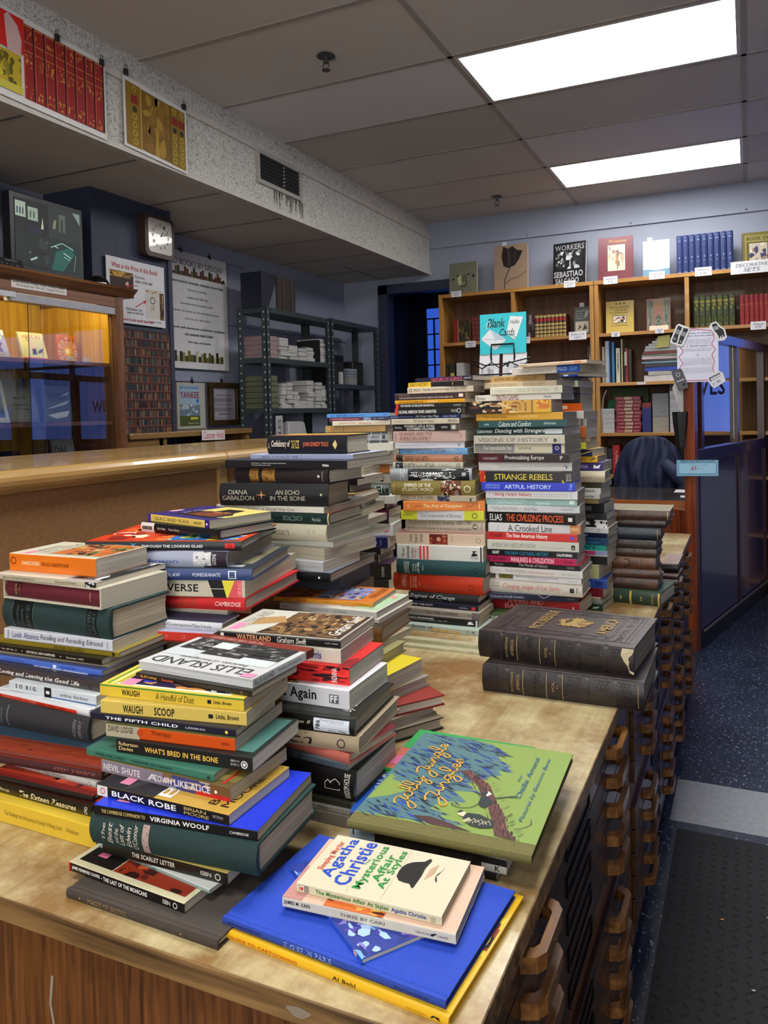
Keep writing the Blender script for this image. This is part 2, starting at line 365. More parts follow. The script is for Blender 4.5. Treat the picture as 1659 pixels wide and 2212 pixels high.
for i in range(54):
    for j in range(92):
        x, y = -.2+.031*i, -.3+.030*j
        if y > 2.46 or x > 1.57: continue
        a = PI/4*(1 if (i+j) % 2 else -1); c_, s_ = math.cos(a), math.sin(a); l, w = .0125, .0042
        P = [(-l, 0, .008), (0, -w, .008), (l, 0, .008), (0, w, .008), (-l*.4, 0, .0105), (l*.4, 0, .0105)]
        mb.add([(x+p*c_-q*s_, y+p*s_+q*c_, z) for p, q, z in P], [(0, 1, 5, 4), (1, 2, 5), (2, 3, 5), (3, 0, 4, 5), (0, 4, 3)])
tag(mb.build('floor_mat', mat('0d0e11', .75, var=.2, sc=(8, 8, 8))), 'black rubber anti-fatigue mat with raised diamond pattern beside the drawer cabinet', 'mat')
for k, (x, y, s, c_, lb_) in enumerate([(-.075, 2.07, .006, 'c08a30', 'tiny orange crumb on the black mat'), (-.03, 1.72, .008, 'b8bcc0', 'white scrap on the black mat nearest the drawers'), (.045, 1.66, .009, 'a8aaa0', 'pale greenish scrap on the black mat near the frame bottom'), (-.005, 1.84, .005, 'b8bcc0', 'small white speck on the black mat, middle'), (.03, 2.12, .005, 'b8bcc0', 'small white speck at the right on the black mat')]):
    tag(MB().add([(x-s, y, .0108), (x, y-s*.5, .0108), (x+s, y+s*.3, .0108), (x+s*.2, y+s*.8, .0108), (x, y+s*.1, .013)], [(0, 1, 4), (1, 2, 4), (2, 3, 4), (3, 0, 4), (3, 2, 1, 0)]).build('paper_scrap', mat(c_, .8)), lb_, 'scrap', 'scraps on the floor mat')
# ---------------------------------------------------------------- wall mounted things on the soffit
def clip(x, y, z, lb_):
    t = MB(); t.box(x-.006, y-.009, z-.012, x+.008, y+.009, z+.014).tube([(x+.002, y-.006, z+.012), (x+.004, y-.006, z+.032), (x+.004, y+.006, z+.032), (x+.002, y+.006, z+.012)], .0016, 6)
    return tag(t.build('binder_clip', mat('1c1c1e', .35)), lb_, 'clip', 'clips along the soffit and left wall')
XS = SX+.02
P1 = []
for k in range(8):
    u = .27+.088*k; P1 += [('R', u, u+.080, .07, .93, '8e1c1a'), ('R', u+.002, u+.012, .07, .93, 'b03a2c'), ('R', u, u+.082, .905, .92, 'b8803c'), ('R', u, u+.082, .72, .73, 'b8803c'), ('R', u, u+.082, .62, .63, 'b8803c'), ('B', u+.01, u+.072, .44, .60, ['8e1c1a', 'c08a34', 'a86a2c'], 9, k+1), ('B', u+.01, u+.072, .76, .88, ['8e1c1a', 'b87a34'], 5, k+3), ('B', u+.01, u+.072, .09, .22, ['8e1c1a', 'c08a34'], 8, k+9), ('R', u+.076, u+.088, .07, .93, '2a0808'), ('R', u, u+.004, .07, .93, 'c05a44')]
P1 += [('R', 0, .06, .12, .93, '8a1a18'), ('R', .06, .27, .55, .95, 'c8201a'), ('G', [(.12, .9), (.15, .95), (.22, .85), (.25, .7), (.24, .5), (.14, .48)], 'c8a8a4'), ('B', .06, .24, .12, .52, ['b8a020', 'd8c848', '5a5010', 'c8b830', '8a7c18'], 26, 5), ('R', .06, .25, .08, .17, 'c8bc44')]
plate('wall_poster', 'white poster picturing red gilt books and yellow flowerpot, clipped at far upper left', 'poster', (XS, 1.965, 2.485), (0, .558, -.012), (0, 0, .325), (1, 0, 0), .001, 'd8d6d4', P1, 'posters on the soffit')
P2 = [('R', .03, .25, .04, .94, '8a6a14'), ('R', .25, .73, .05, .93, '7a5a18'), ('B', .27, .71, .07, .91, ['7a5a18', '9a7420', '8a6418', 'a8842c'], 26, 3), ('G', [(.46, .05), (.5, .55), (.54, .05)], 'b08a30'), ('R', .73, .97, .04, .94, '8a7020'), ('R', .25, .262, .05, .93, 'c8ac40'), ('R', .715, .73, .05, .93, '5a4410'), ('R', .845, .852, .05, .93, '5a4410')]
for u in (.11, .74, .86): P2 += [('R', u, u+.10, .66, .78, '8a2418'), ('C', u+.05, .58, .045, '2c2c2c')]+[('O', u+.05, .12+.12*q, .045, 'c8a840') for q in range(4)]+[('O', u+.05, .87, .04, 'c8a840')]
plate('wall_poster', 'white poster picturing ornate golden brown book spines, clipped right of the red books poster', 'poster', (XS, 2.625, 2.485), (0, .415, -.018), (0, 0, .305), (1, 0, 0), .001, 'd8d6d4', P2, 'posters on the soffit')
for y, z, w in ((2.27, 2.79, 'left of the two above the red books poster'), (2.50, 2.785, 'right of the two above the red books poster'), (2.64, 2.80, 'left of the two above the golden book poster'), (3.02, 2.78, 'right of the two above the golden book poster')): clip(XS+.004, y, z, 'small black binder clip, '+w)
v = thing('air_vent', 'white framed air vent with dark louvres on the soffit face', 'vent', (SX, 3.88, 2.685))
f = MB(); y, z = .235, .095
f.box(0, -y, -z, .016, y, -z+.024).box(0, -y, z-.024, .016, y, z).box(0, -y, -z+.024, .016, -y+.024, z-.024).box(0, y-.024, -z+.024, .016, y, z-.024); f.build('frame', mat('a8a49c', .5), v, .002)
MB().box(.001, -y+.02, -z+.02, .003, y-.02, z-.02).build('backing', mat('08080a', .9), v)
for k in range(7): zz = -.062+.0207*k; MB().add([(.004, -y+.024, zz), (.004, y-.024, zz), (.013, y-.024, zz+.008), (.013, -y+.024, zz+.008)], [(0, 1, 2, 3)]).build('louvre', mat('3a3c40', .5), v)
rn = random.Random(3); dm = MB()
for k in range(16): yy = 3.95+.02*k-.12+rn.uniform(-.01, .01); l = rn.uniform(.02, .11); dm.add([(SX+.0015, yy-.006, 2.588), (SX+.0015, yy+.008, 2.588), (SX+.0015, yy+.003, 2.588-l), (SX+.0015, yy-.002, 2.588-l)], [(0, 1, 2, 3)])
struct(dm.build('trim_6', mat('5c554c', .9)))
for x, y, w in ((-1.70, 3.09, 'near the middle of the ceiling'), (-1.70, 5.69, 'small in the distance near the back wall')):
    s = thing('fire_sprinkler', 'grey metal sprinkler head on the ceiling, '+w, 'sprinkler', (x, y, CZ), 0, 'ceiling sprinklers'); g = mat('5a5a5c', .35, .6)
    MB().cyl((0, 0), .042, .036, -.006, 0).build('escutcheon', g, s); MB().cyl((0, 0), .011, .011, -.035, -.006, 12).build('pipe', g, s)
    q = MB().tube([(-.012, 0, -.035), (-.016, 0, -.05), (0, 0, -.064)], .0025, 6).tube([(.012, 0, -.035), (.016, 0, -.05), (0, 0, -.064)], .0025, 6); q.build('frame_arms', g, s)
    MB().cyl((0, 0), .019, .019, -.068, -.065, 16).build('deflector', g, s)
# ---------------------------------------------------------------- navy pillar with things
mb = MB(); mb.box(WX, 2.945, 0, -2.98, 3.51, SZ)
for y in (3.11, 3.20): mb.box(-2.981, y-.002, 1.95, -2.9795, y+.002, 2.40)
mb.box(-3.0, 3.495, 0, -2.968, 3.525, SZ, 0); struct(mb.build('wall_pillar', nav))
t = thing('wall_clock', 'square brown-rimmed wall clock with white face on the navy pillar', 'clock', (-2.98, 3.385, 2.29)); wd_ = mat('3a2a22', .4)
n = 6
def rsq(s, r):
    return [(cx+r*math.cos(a), cy+r*math.sin(a)) for cx, cy, a0 in ((s-r, s-r, 0), (-s+r, s-r, PI/2), (-s+r, -s+r, PI), (s-r, -s+r, 1.5*PI)) for a in [a0+PI/2*i/n for i in range(n+1)]]
MB().ext(rsq(.115, .03), lambda a, b_, x: (x, a, b_), 0, .055).build('case', wd_, t, .004)
MB().ext(rsq(.092, .02), lambda a, b_, x: (x, a, b_), .055, .058).build('face', mat('b8b4a8', .25, coat=.6, var=.02), t)
els = [('T', .5+.36*math.sin(PI*h_/6)*1-.05, .5+.36*math.sin(PI*h_/6)+.05, .5+.36*math.cos(PI*h_/6)-.05, .5+.36*math.cos(PI*h_/6)+.05, str(h_), '2a2a28', '') for h_ in range(1, 13)]
els += [('L', [(.5, .5), (.62, .66)], .03, '141414'), ('L', [(.5, .5), (.80, .62)], .02, '141414')]
design(els, lambda u, v, e: (.0583+e, -.085+.17*u, -.085+.17*v), .17, .17, 'numerals_and_hands', t, du=1, dv=1)
els = [T_ for T_ in (('T', .08, .88, .84, .92, 'What is the Price of this Book?', 'a82428', 'b'), ('R', .05, .44, .40, .80, '3a2a24'), ('B', .05, .44, .70, .80, ['8a6a3c', '2c2c20', 'c89a3c', '1c1c1c'], 14, 2), ('G', [(.30, .62), (.35, .66), (.36, .60), (.32, .58)], 'd8a8a0'), ('T', .47, .66, .72, .78, 'Paperbacks -', '3a3a3c', ''), ('T', .47, .78, .66, .72, 'sticker on the cover', '3a3a3c', ''), ('L', [(.52, .62), (.34, .585)], .008, 'b82c2c'), ('G', [(.30, .58), (.36, .61), (.355, .56)], 'b82c2c'),
  ('R', .64, .97, .12, .60, 'c8c4bc'), ('B', .64, .88, .54, .58, ['c8b898', '4a3a28'], 5, 1), ('R', .90, .98, .12, .56, '3a2818'), ('B', .90, .98, .12, .54, ['5a3c20', 'c8a878', '1c1410'], 12, 5), ('O', .77, .42, .06, '55565a'), ('T', .74, .80, .24, .34, '$1 8', '55565a', 'i'), ('L', [(.46, .27), (.62, .38)], .012, 'b82c2c'), ('G', [(.66, .41), (.60, .385), (.63, .34)], 'b82c2c'),
  ('T', .30, .58, .21, .26, 'Hardcovers - first', '4a4a4c', ''), ('T', .32, .60, .15, .20, 'page in a half circle', '4a4a4c', ''), ('T', .68, .92, .06, .09, 'This book is $18.00', '6a6a6c', ''), ('T', .20, .78, .03, .09, "If you're not sure? Just ask!", 'a82428', 'b'))]
plate('price_sign', 'white "What is the Price of this Book?" sign on the navy pillar', 'sign', (-2.962, 3.02, 1.80), (0, .43, 0), (0, 0, .335), (1, 0, 0), .003, 'd4d4d8', els)
mb = MB(); mb.box(-2.981, 3.10, 1.21, -2.975, 3.495, 1.775, 0); wp = mb.build('wallpaper_panel', mat('3c2420', .7)); tag(wp, 'sheet of bookshelf-pattern wallpaper on the navy pillar below the price sign', 'wallpaper')
els = []; rn = random.Random(12)
for r_ in range(12):
    for c_ in range(2):
        u = c_*.5+.01
        while u < c_*.5+.485:
            w = rn.uniform(.008, .02); h_ = rn.uniform(.045, .066); els.append(('R', u, u+w, r_/12+.008, r_/12+.008+h_, rn.choice(['1c3c48', '4a2c24', '20242c', '7a5a44', '2c4c54', '5a3428', '8a7050', '14202c', '6a3a30']))); u += w+.002
    els.append(('R', 0, 1, r_/12, r_/12+.006, '8a4a40'))
design(els, lambda u, v, e: (-2.9748+e, 3.10+.395*u, 1.21+.565*v), .395, .565, 'printed_design', wp, du=1, dv=1, step=.0000005)
# ---------------------------------------------------------------- left wall
els = [('T', .04, .93, .885, .935, 'NEED BOOKS BY DESIGN?', '3a3a40', '')]
for k in range(26): u = .05+.034*k; els.append(('R', u, u+.031, .795, .85+.03*math.sin(k*1.7)-.0, ['3a3024', '5a3020', '6a2c24', '4a3c24', '7a6040', '3c3c20', '5c4430'][k % 7]))
els += [('G', [(.9, .79), (.97, .80), (.95, .83), (.92, .82)], '2a2418'), ('T', .08, .93, .725, .755, 'We have books for corporate, residential, and set design', '3c3c40', 'b'), ('T', .36, .66, .668, .688, 'Decorative bindings', '4a4a50', 'i'), ('T', .35, .67, .605, .625, 'Leather and Cloth sets', '4a4a50', 'i'), ('T', .25, .75, .545, .567, 'Decorative books by subject matter', '4a4a50', 'i'), ('T', .14, .85, .48, .502, 'Rentals - for movie, tv, and advertising purposes', '4a4a50', 'i'), ('T', .31, .70, .418, .438, 'Books by color, size, subject', '4a4a50', 'i'),
  ('T', .06, .93, .335, .36, 'We work with decorators, production companies', '2a2a2e', 'b'), ('T', .30, .74, .285, .308, 'and national retail chains', '2a2a2e', 'b'), ('T', .35, .70, .215, .238, 'We ship worldwide', '2a2a2e', 'b')]
for k in range(20): u = .10+.04*k; els.append(('R', u, u+.036, .06, .13+.025*math.sin(k*2.3), ['5a6030', '3c3c20', 'b8b498', '2a2a1c', '8a8450', '4a4028', '6a6a1c'][k % 7]))
plate('wall_poster', 'tall white "Need Books by Design?" poster hanging on the left wall', 'poster', (-3.272, 3.79, 1.612), (0, .655, 0), (0, 0, .745), (1, 0, 0), .004, 'd8d8da', els, 'posters on the left wall')
els = [('R', .07, .80, .06, .94, '9ab4c8'), ('T', .10, .76, .86, .91, 'BEST OF NEW ENGLAND', '1c4c9c', 'b'), ('T', .10, .78, .66, .80, 'YANKEE', '8a2030', 'b'), ('C', .72, .60, .045, '2a78c8'), ('G', [(.07, .06), (.80, .06), (.80, .45), (.5, .5), (.07, .4)], '4c5a30'), ('G', [(.10, .34), (.30, .48), (.42, .40), (.42, .30), (.12, .28)], '9c2c2c'), ('R', .12, .38, .34, .40, 'd8d4d0'), ('B', .07, .80, .28, .52, ['6a7c8c', '3c4c58', '8a98a0', 'c0c4c8'], 14, 5), ('R', .45, .72, .20, .25, 'c8c83c'), ('T', .35, .75, .10, .13, 'Things To Do', 'd8dcc8', 'b')]
plate('framed_magazine', 'magazine cover with lake scene and red lettering in a pale mount, left wall', 'magazine', (-3.275, 3.90, 1.225), (0, .275, 0), (0, 0, .298), (1, 0, 0), .012, 'b0b0a4', els)
t = thing('picture_frame', 'bronze wooden picture frame with printed grey sheet on the left wall', 'picture frame', (-3.28, 4.37, 1.385)); gd = mat('4a3820', .35, .3, var=.3)
f = MB(); a, b_, w, d = .165, .145, .036, .03
for (y0, y1, z0, z1) in ((-a, a, -b_, -b_+w), (-a, a, b_-w, b_), (-a, -a+w, -b_+w, b_-w), (a-w, a, -b_+w, b_-w)): f.box(0, y0, z0, d, y1, z1)
f.build('frame', gd, t, .006)
MB().box(.004, -a+w, -b_+w, .01, a-w, b_-w).build('print', mat('9a98a4', .6, var=.05), t)
design([('R', .1, .9, .08, .92, 'a8a4b0'), ('T', .2, .85, .74, .80, 'www.brattlebookshop.com', '2a2a30', 'b'), ('T', .15, .9, .44, .50, 'facebook.com/brattlebookshop', '3a3a44', 'b'), ('T', .3, .8, .14, .22, '@BrattleBookShop', '3a3a44', 'b'), ('R', .1, .9, .55, .68, '8a8894'), ('R', .1, .9, .26, .38, '8a8894')], lambda u, v, e: (.0102+e, -a+w+(2*a-2*w)*u, -b_+w+(2*b_-2*w)*v), .26, .22, 'printed_design', t, du=1, dv=1)
for y, z, w in ((3.98, 2.36, 'left of the two above the tall poster'), (4.27, 2.36, 'right of the two above the tall poster'), (4.05, 1.53, 'above the magazine cover'), (4.36, 1.54, 'above the bronze picture frame')): clip(-3.28, y, z, 'small dark clip on the left wall, '+w)
struct(MB().box(-3.299, 3.7, 2.36, -3.285, 4.7, 2.385).build('trim_7', wl))
# ---------------------------------------------------------------- drawer cabinets with the work tops
veneer = wood('brown_veneer', '44260e', '6f431e', '875528', 'z', 2.6, .45, .1)
dark_w = wood('dark_drawer_wood', '241408', '3f2812', '573a1c', 'y', .7, .35, .3)
edge_w = wood('edge_wood', '4c341c', '806038', 'a4804c', 'x', 1.2, .5, .1)
hand_w = wood('handle_wood', '4a2c12', '7a4e24', '9c6c38', 'y', 1.2, .35, .3)
def top_mat(name, stain_w):
    m, nt, b = nmat(name)
    n = nd(nt, 'ShaderNodeTexNoise', Scale=1.0, Detail=6.0, Roughness=.6, Distortion=.3); nt.links.new(coords(nt, (50, 2.5, 50)), n.inputs['Vector'])
    r = ramp(nt, [(.3, 'b8a878'), (.5, 'd0c294'), (.7, 'dcd2a8')]); nt.links.new(n.outputs['Fac'], r.inputs[0])
    # brown wear towards the drawer edge, blotched
    g = nt.nodes.new('ShaderNodeTexCoord'); s = nt.nodes.new('ShaderNodeSeparateXYZ'); nt.links.new(g.outputs['Object'], s.inputs[0])
    mr = nd(nt, 'ShaderNodeMapRange'); mr.inputs['From Min'].default_value = -.75; mr.inputs['From Max'].default_value = -.25; nt.links.new(s.outputs['X'], mr.inputs['Value'])
    n2 = nd(nt, 'ShaderNodeTexNoise', Scale=5.0, Detail=7.0, Roughness=.7); nt.links.new(g.outputs['Object'], n2.inputs['Vector'])
    ad = nd(nt, 'ShaderNodeMath', operation='MULTIPLY_ADD'); nt.links.new(mr.outputs[0], ad.inputs[0]); ad.inputs[1].default_value = stain_w; nt.links.new(n2.outputs['Fac'], ad.inputs[2])
    r3 = ramp(nt, [(.76, '000'), (1.02, 'fff')]); nt.links.new(ad.outputs[0], r3.inputs[0])
    mx = nd(nt, 'ShaderNodeMix', data_type='RGBA'); nt.links.new(r3.outputs[0], mx.inputs[0]); nt.links.new(r.outputs[0], mx.inputs[6]); mx.inputs[7].default_value = (*lin('8e6c40'), 1)
    # fine scratches
    n4 = nd(nt, 'ShaderNodeTexNoise', Scale=1.0, Detail=3.0); nt.links.new(coords(nt, (160, 6, 1), (0, 0, .7)), n4.inputs['Vector'])
    r4 = ramp(nt, [(.28, 'c0c0c0'), (.34, 'fff')]); nt.links.new(n4.outputs['Fac'], r4.inputs[0])
    m2 = nd(nt, 'ShaderNodeMix', data_type='RGBA', blend_type='MULTIPLY'); m2.inputs[0].default_value = .5; nt.links.new(mx.outputs[2], m2.inputs[6]); nt.links.new(r4.outputs[0], m2.inputs[7])
    nt.links.new(m2.outputs[2], b.inputs['Base Color']); b.inputs['Roughness'].default_value = .3; b.inputs['Coat Weight'].default_value = .35; b.inputs['Coat Roughness'].default_value = .15
    return m
topm = top_mat('worn_laminate', .40)
XC = -.262
def cabinet(label, y0, y1, ztop, units):
    t = thing('drawer_cabinet', label, 'drawer cabinet', ((-1.30+XC)/2, y0, 0), 0, 'drawer cabinets'); ox, oy = (-1.30+XC)/2, y0
    def M(*a): m_ = MB(); m_.box(a[0]-ox, a[1]-oy, a[2], a[3]-ox, a[4]-oy, a[5]); return m_
    M(-1.30, y0+.012, .03, XC, y1, ztop-.03).build('carcass', veneer, t)
    M(-1.29, y0+.04, 0, XC-.03, y1, .03).build('plinth', mat('14100c', .8), t)
    M(-1.30, y0, ztop-.03, -.244, y1, ztop-.001).build('edge_band', edge_w, t, .001)
    M(-1.30, y0+.002, ztop-.001, -.2455, y1-.001, ztop).build('work_top', topm, t)
    for (ya, yb) in units:
        for k in range(10):
            z1 = ztop-.024-.0548*k-(.055 if k > 4 else 0); z0 = z1-.0515
            d = M(XC, ya, z0, XC+.010, yb, z1).build('drawer', dark_w, t, .001)
            for yc in (ya+.19, yb-.19):
                h = MB(); zc = (z0+z1)/2; w = .062; pts = [(XC+.010, yc-w), (XC+.010, yc-w-.002), (XC+.030, yc-w+.006), (XC+.038, yc-w+.020), (XC+.038, yc+w-.020), (XC+.030, yc+w-.006), (XC+.010, yc+w+.002), (XC+.010, yc+w-.016), (XC+.022, yc+w-.022), (XC+.027, yc+w-.030), (XC+.027, yc-w+.030), (XC+.022, yc-w+.022), (XC+.010, yc-w+.016)]
                h.ext([(p-ox, q-oy) for p, q in pts], lambda p, q, z: (p, q, z), zc-.010, zc+.010)
                h.build('handle', hand_w, d, .002)
            yc = (ya+yb)/2-.02; l = MB(); x = XC+.010-ox
            l.box(x, yc-.09-oy, z0+.010, x+.003, yc+.09-oy, z0+.014).box(x, yc-.09-oy, z1-.014, x+.003, yc+.09-oy, z1-.010).box(x, yc-.09-oy, z0+.014, x+.003, yc-.086-oy, z1-.014).box(x, yc+.086-oy, z0+.014, x+.003, yc+.09-oy, z1-.014)
            l.build('label_holder', mat('1c1a18', .3, .8), d)
    return t
cabinet('long brown flat-file drawer cabinet with pale worn top, nearest the camera', .67, 1.845, .70, [(.74, 1.72)])
cabinet('second flat-file drawer cabinet behind the nearest one, carrying the tall history stacks', 1.85, 3.75, .715, [(1.855, 2.73), (2.76, 3.64)])
# scratches and stain marks on the front veneer, chipped edge band
def mark(name, pts, w, z_or, col, lb_, cat='mark'):
    pass
sc_ = MB()
for pts, w in (([(-.80, .6815, .615), (-.805, .6815, .56), (-.79, .6815, .50), (-.765, .6815, .455)], .004),):
    pass
ap = wood('scratch_tone', '9a8874', 'a89a88', 'b8ac9c', 'z')
for pts, w in (([(-.795, .612), (-.80, .575), (-.793, .54), (-.775, .50)], .0022), ([(-.66, .53), (-.64, .55)], .0012), ([(-.9, .50), (-.83, .492)], .0008)):
    for (a, b_), (c_, d_) in zip(pts, pts[1:]): sc_.add([(a-w, .6813, b_), (a+w, .6813, b_), (c_+w, .6813, d_), (c_-w, .6813, d_)], [(0, 1, 2, 3)])
struct(sc_.build('trim_9', ap))
struct(MB().add([(-.43+.014*math.cos(a)*(1+.3*math.sin(3*a)), .6693, .684+.006*math.sin(a)) for a in [2*PI*i/12 for i in range(12)]], [tuple(range(12))]).build('trim_10', mat('8a7a68', .9)))
# painted lip where the second cabinet starts
struct(MB().box(-1.28, 1.825, .70, -.26, 1.8495, .7155).box(-1.28, 1.80, .70, -.26, 1.825, .706).build('trim_11', mat('b4b090', .5, var=.15, sc=(60, 60, 60))))
# ---------------------------------------------------------------- raised counter along the left
lam = wood('counter_laminate', '8a6a3c', 'a8844c', 'b8965c', 'y', .5, .25, .4); pnl = mat('86603a', .8, var=.12, sc=(120, 120, 120), bump=.3)
t = thing('service_counter', 'long raised tan counter with rounded edge along the left of the drawer cabinets', 'counter', (-1.5, 1.0, 0)); ox, oy = -1.5, 1.0
n = 8; ZC = 1.208
pr = [(-1.80, ZC-.04), (-1.80, ZC-.01), (-1.79, ZC), (-1.285, ZC)]+[(-1.285+.021*math.sin(PI*i/n), ZC-.021+.021*math.cos(PI*i/n)) for i in range(1, n+1)]+[(-1.285, ZC-.045)]
m_ = MB(); m_.ext([(p-ox, q) for p, q in pr], lambda p, q, y: (p, y-oy, q), -.6, 1.70); m_.ext([(p-ox, q) for p, q in pr], lambda p, q, y: (p, y-oy, q), 1.704, 2.62); m_.build('counter_top', lam, t)
MB().box(-1.78-ox, -.6-oy, 0, -1.302-ox, 2.60-oy, ZC-.04).build('panel', pnl, t)
MB().box(-1.302-ox, 1.70-oy, .70, -1.294-ox, 1.735-oy, ZC-.045).build('panel_strip', lam, t)
# ---------------------------------------------------------------- glass display case on the left wall
oak = wood('case_oak', '4a2c18', '744828', '8e5e38', 'z', .8, .4, .2); oakh = wood('case_oak_rail', '4a2c18', '7c5030', '986840', 'y', .8, .4, .2)
yel = wood('case_back', 'b08410', 'd8a820', 'e8c040', 'z', .5, .5, .1)
t = thing('display_case', 'oak display case with glass sliding doors and lit yellow interior at the left', 'display case', (-3.0, 2.1, 0)); ox, oy = -3.0, 2.1
def cb(name, m, *a, bev=0, par=None): return MB().box(a[0]-ox, a[1]-oy, a[2], a[3]-ox, a[4]-oy, a[5]).build(name, m, par or t, bev)
cb('side_panel', oak, -3.28, 2.86, 0, -2.75, 2.905, 1.88); cb('side_panel', oak, -3.28, 1.0, 0, -2.75, 1.04, 1.88)
cb('back_panel', yel, -3.28, 1.04, 0, -3.26, 2.86, 1.88); cb('side_liner', yel, -3.26, 2.852, 1.568, -2.80, 2.8595, 1.86); cb('header', oakh, -2.79, 1.04, 1.835, -2.752, 2.86, 1.905)
MB().ext([(-3.28-ox, 1.885), (-2.74-ox, 1.885), (-2.70-ox, 1.915), (-2.695-ox, 1.925), (-3.28-ox, 1.925)], lambda p, q, y: (p, y-oy, q), .95, 2.95).build('cornice', oakh, t)
cb('bottom', oakh, -3.28, 1.04, .0, -2.76, 2.86, .95)
for z in (1.568, 1.292): cb('shelf', oakh, -3.26, 1.04, z-.018, -2.80, 2.86, z)
cb('door_track', mat('b8b8bc', .35, .3), -2.785, 1.04, 1.812, -2.752, 2.30, 1.836); cb('door_track', mat('9c9ca0', .35, .3), -2.80, 2.28, 1.80, -2.756, 2.86, 1.832)
gl = mat('dfe8e4', .02); gm2, g2t, g2b = nmat('case_glass'); g2b.inputs['Transmission Weight'].default_value = 1; g2b.inputs['Roughness'].default_value = 0; g2b.inputs['IOR'].default_value = 1.45; g2b.inputs['Base Color'].default_value = (.93, .97, .94, 1)
gp = cb('glass_door', gm2, -2.768, 1.04, .97, -2.763, 2.44, 1.815); gp = cb('glass_door', gm2, -2.785, 2.38, .97, -2.780, 2.86, 1.805)
tb = MB().tube([(-2.82-ox, 1.2-oy, 1.852), (-2.82-ox, 2.8-oy, 1.852)], .010, 8); tb.build('lamp_tube', emis('warm_tube', 'ffe8b0', 30.0), t)
design([('R', 0, 1, 0, 1, 'cfccc6'), ('T', .03, .97, .52, .90, 'Selections From Our Third Floor', '3a3a3a'), ('T', .08, .96, .12, .48, 'Antiquarian Book Department', '3a3a3a')], lambda u, v, e: (-2.752+e-ox, 2.28+.285*u-oy, 1.853+.04*v), .285, .04, 'case_label', t, du=1, dv=1)
def face_out(name, label, cat, y, z, w, h, lean, x, base, els, th=.02, group=None, mats_page='b9b3a2', ny=1):
    # a book standing face out toward +X, leaning back
    root = thing(name, label, cat, (x, y, z), 0, group)
    co_, si = math.cos(lean), math.sin(lean)
    def P(u, d, v): return (-v*si-d*co_, u, v*co_-d*si+th*si)
    m_ = MB(); 
    vs = [P(u, d, v) for d in (0, th) for u, v in ((-w/2, 0), (w/2, 0), (w/2, h), (-w/2, h))]
    m_.add(vs, [(0, 1, 2, 3), (7, 6, 5, 4), (0, 3, 7, 4)]); m_.build('cover', mat(base, .35, var=.05), root)
    t2 = MB(); e = .001; vs = [P(u, d, v) for d in (e, th-e) for u, v in ((-w/2+e, e), (w/2-e, e), (w/2-e, h-e), (-w/2+e, h-e))]
    t2.add(vs, [(0, 1, 2, 3), (7, 6, 5, 4), (0, 4, 5, 1), (1, 5, 6, 2), (2, 6, 7, 3), (3, 7, 4, 0)]); t2.build('page_block', pages(mats_page), root)
    if els: design(els, lambda u, v, e: P(-w/2+w*u, -e, h*v), w, h, 'cover_picture', root, du=1, dv=1)
    return root
CG = 'antiquarian books in the display case'
face_out('book', 'purple and white landscape book standing in the lit top bay of the display case', 'book', 2.335, 1.569, .15, .135, .35, -2.93, '6a5a9c', [('B', 0, 1, .05, 1, ['8a90b8', 'd8e0e8', '5a4a8c', 'b0b8d8', 'e8ece8', '7a88b0'], 26, 3), ('G', [(.1, .75), (.9, .7), (.8, .95), (.2, .98)], 'e4ecdc'), ('T', .2, .9, .08, .18, 'FANTASY', 'c090b0', 'b')], .015, CG)
face_out('book', 'pale yellow book with dancing woman drawing in the display case top bay', 'book', 2.545, 1.569, .135, .135, .3, -2.93, 'b8b484', [('T', .15, .85, .78, .90, 'APRIL IN', 'b8683c'), ('G', [(.38, .2), (.52, .22), (.58, .45), (.5, .7), (.35, .72), (.42, .5)], 'c8a890'), ('G', [(.40, .2), (.58, .22), (.58, .42), (.44, .42)], '2a2420'), ('G', [(.62, .25), (.8, .3), (.9, .45), (.7, .38)], '3c3424'), ('R', 0, 1, 0, .10, 'b02c18'), ('O', .35, .75, .07, '2a2420'), ('R', .02, .98, .10, .30, '98923c')][:6], .012, CG)
face_out('book', 'orange sunburst book standing at the right of the display case top bay', 'book', 2.745, 1.569, .115, .135, .08, -2.95, 'c87a2c', [('R', 0, 1, 0, 1, 'b86a28')]+[('G', [(.5, .42), (.5+.5*math.cos(a), .42+.5*math.sin(a)), (.5+.5*math.cos(a+.09), .42+.5*math.sin(a+.09))], ['d8b8a0', 'd8902c', 'c8c0b8'][k % 3]) for k, a in enumerate([2*PI*i/34 for i in range(34)])]+[('C', .5, .42, .18, 'd8a030'), ('C', .5, .42, .10, 'e8dca0'), ('T', .15, .85, .78, .88, 'Thinks', '8a3c14', 'b'), ('C', .5, .93, .04, 'b89830')], .012, CG)
face_out('framed_print', 'cream-bordered print with walking figure in the middle bay of the display case', 'print', 2.31, 1.293, .17, .19, .25, -2.93, 'b8b49c', [('R', .1, .9, .12, .88, '5a6a7a'), ('B', .1, .9, .12, .88, ['5a6a7a', '8a98a0', '3c4c3c', '6a7488'], 18, 3), ('G', [(.4, .2), (.5, .6), (.6, .65), (.55, .2)], '2c3038')], .01, CG)
face_out('book', 'grey "Underground Woman" book standing in the middle bay of the display case', 'book', 2.50, 1.293, .17, .20, .2, -2.97, '4a4c4a', [('T', .3, .7, .52, .60, 'My Life', '1c1c1c', 'b'), ('T', .1, .9, .36, .44, 'Underground', '1c1c1c', 'b'), ('T', .3, .8, .27, .34, 'Woman', '1c1c1c', 'b'), ('T', .25, .85, .20, .23, 'a true account of the years', '242424')], .012, CG)
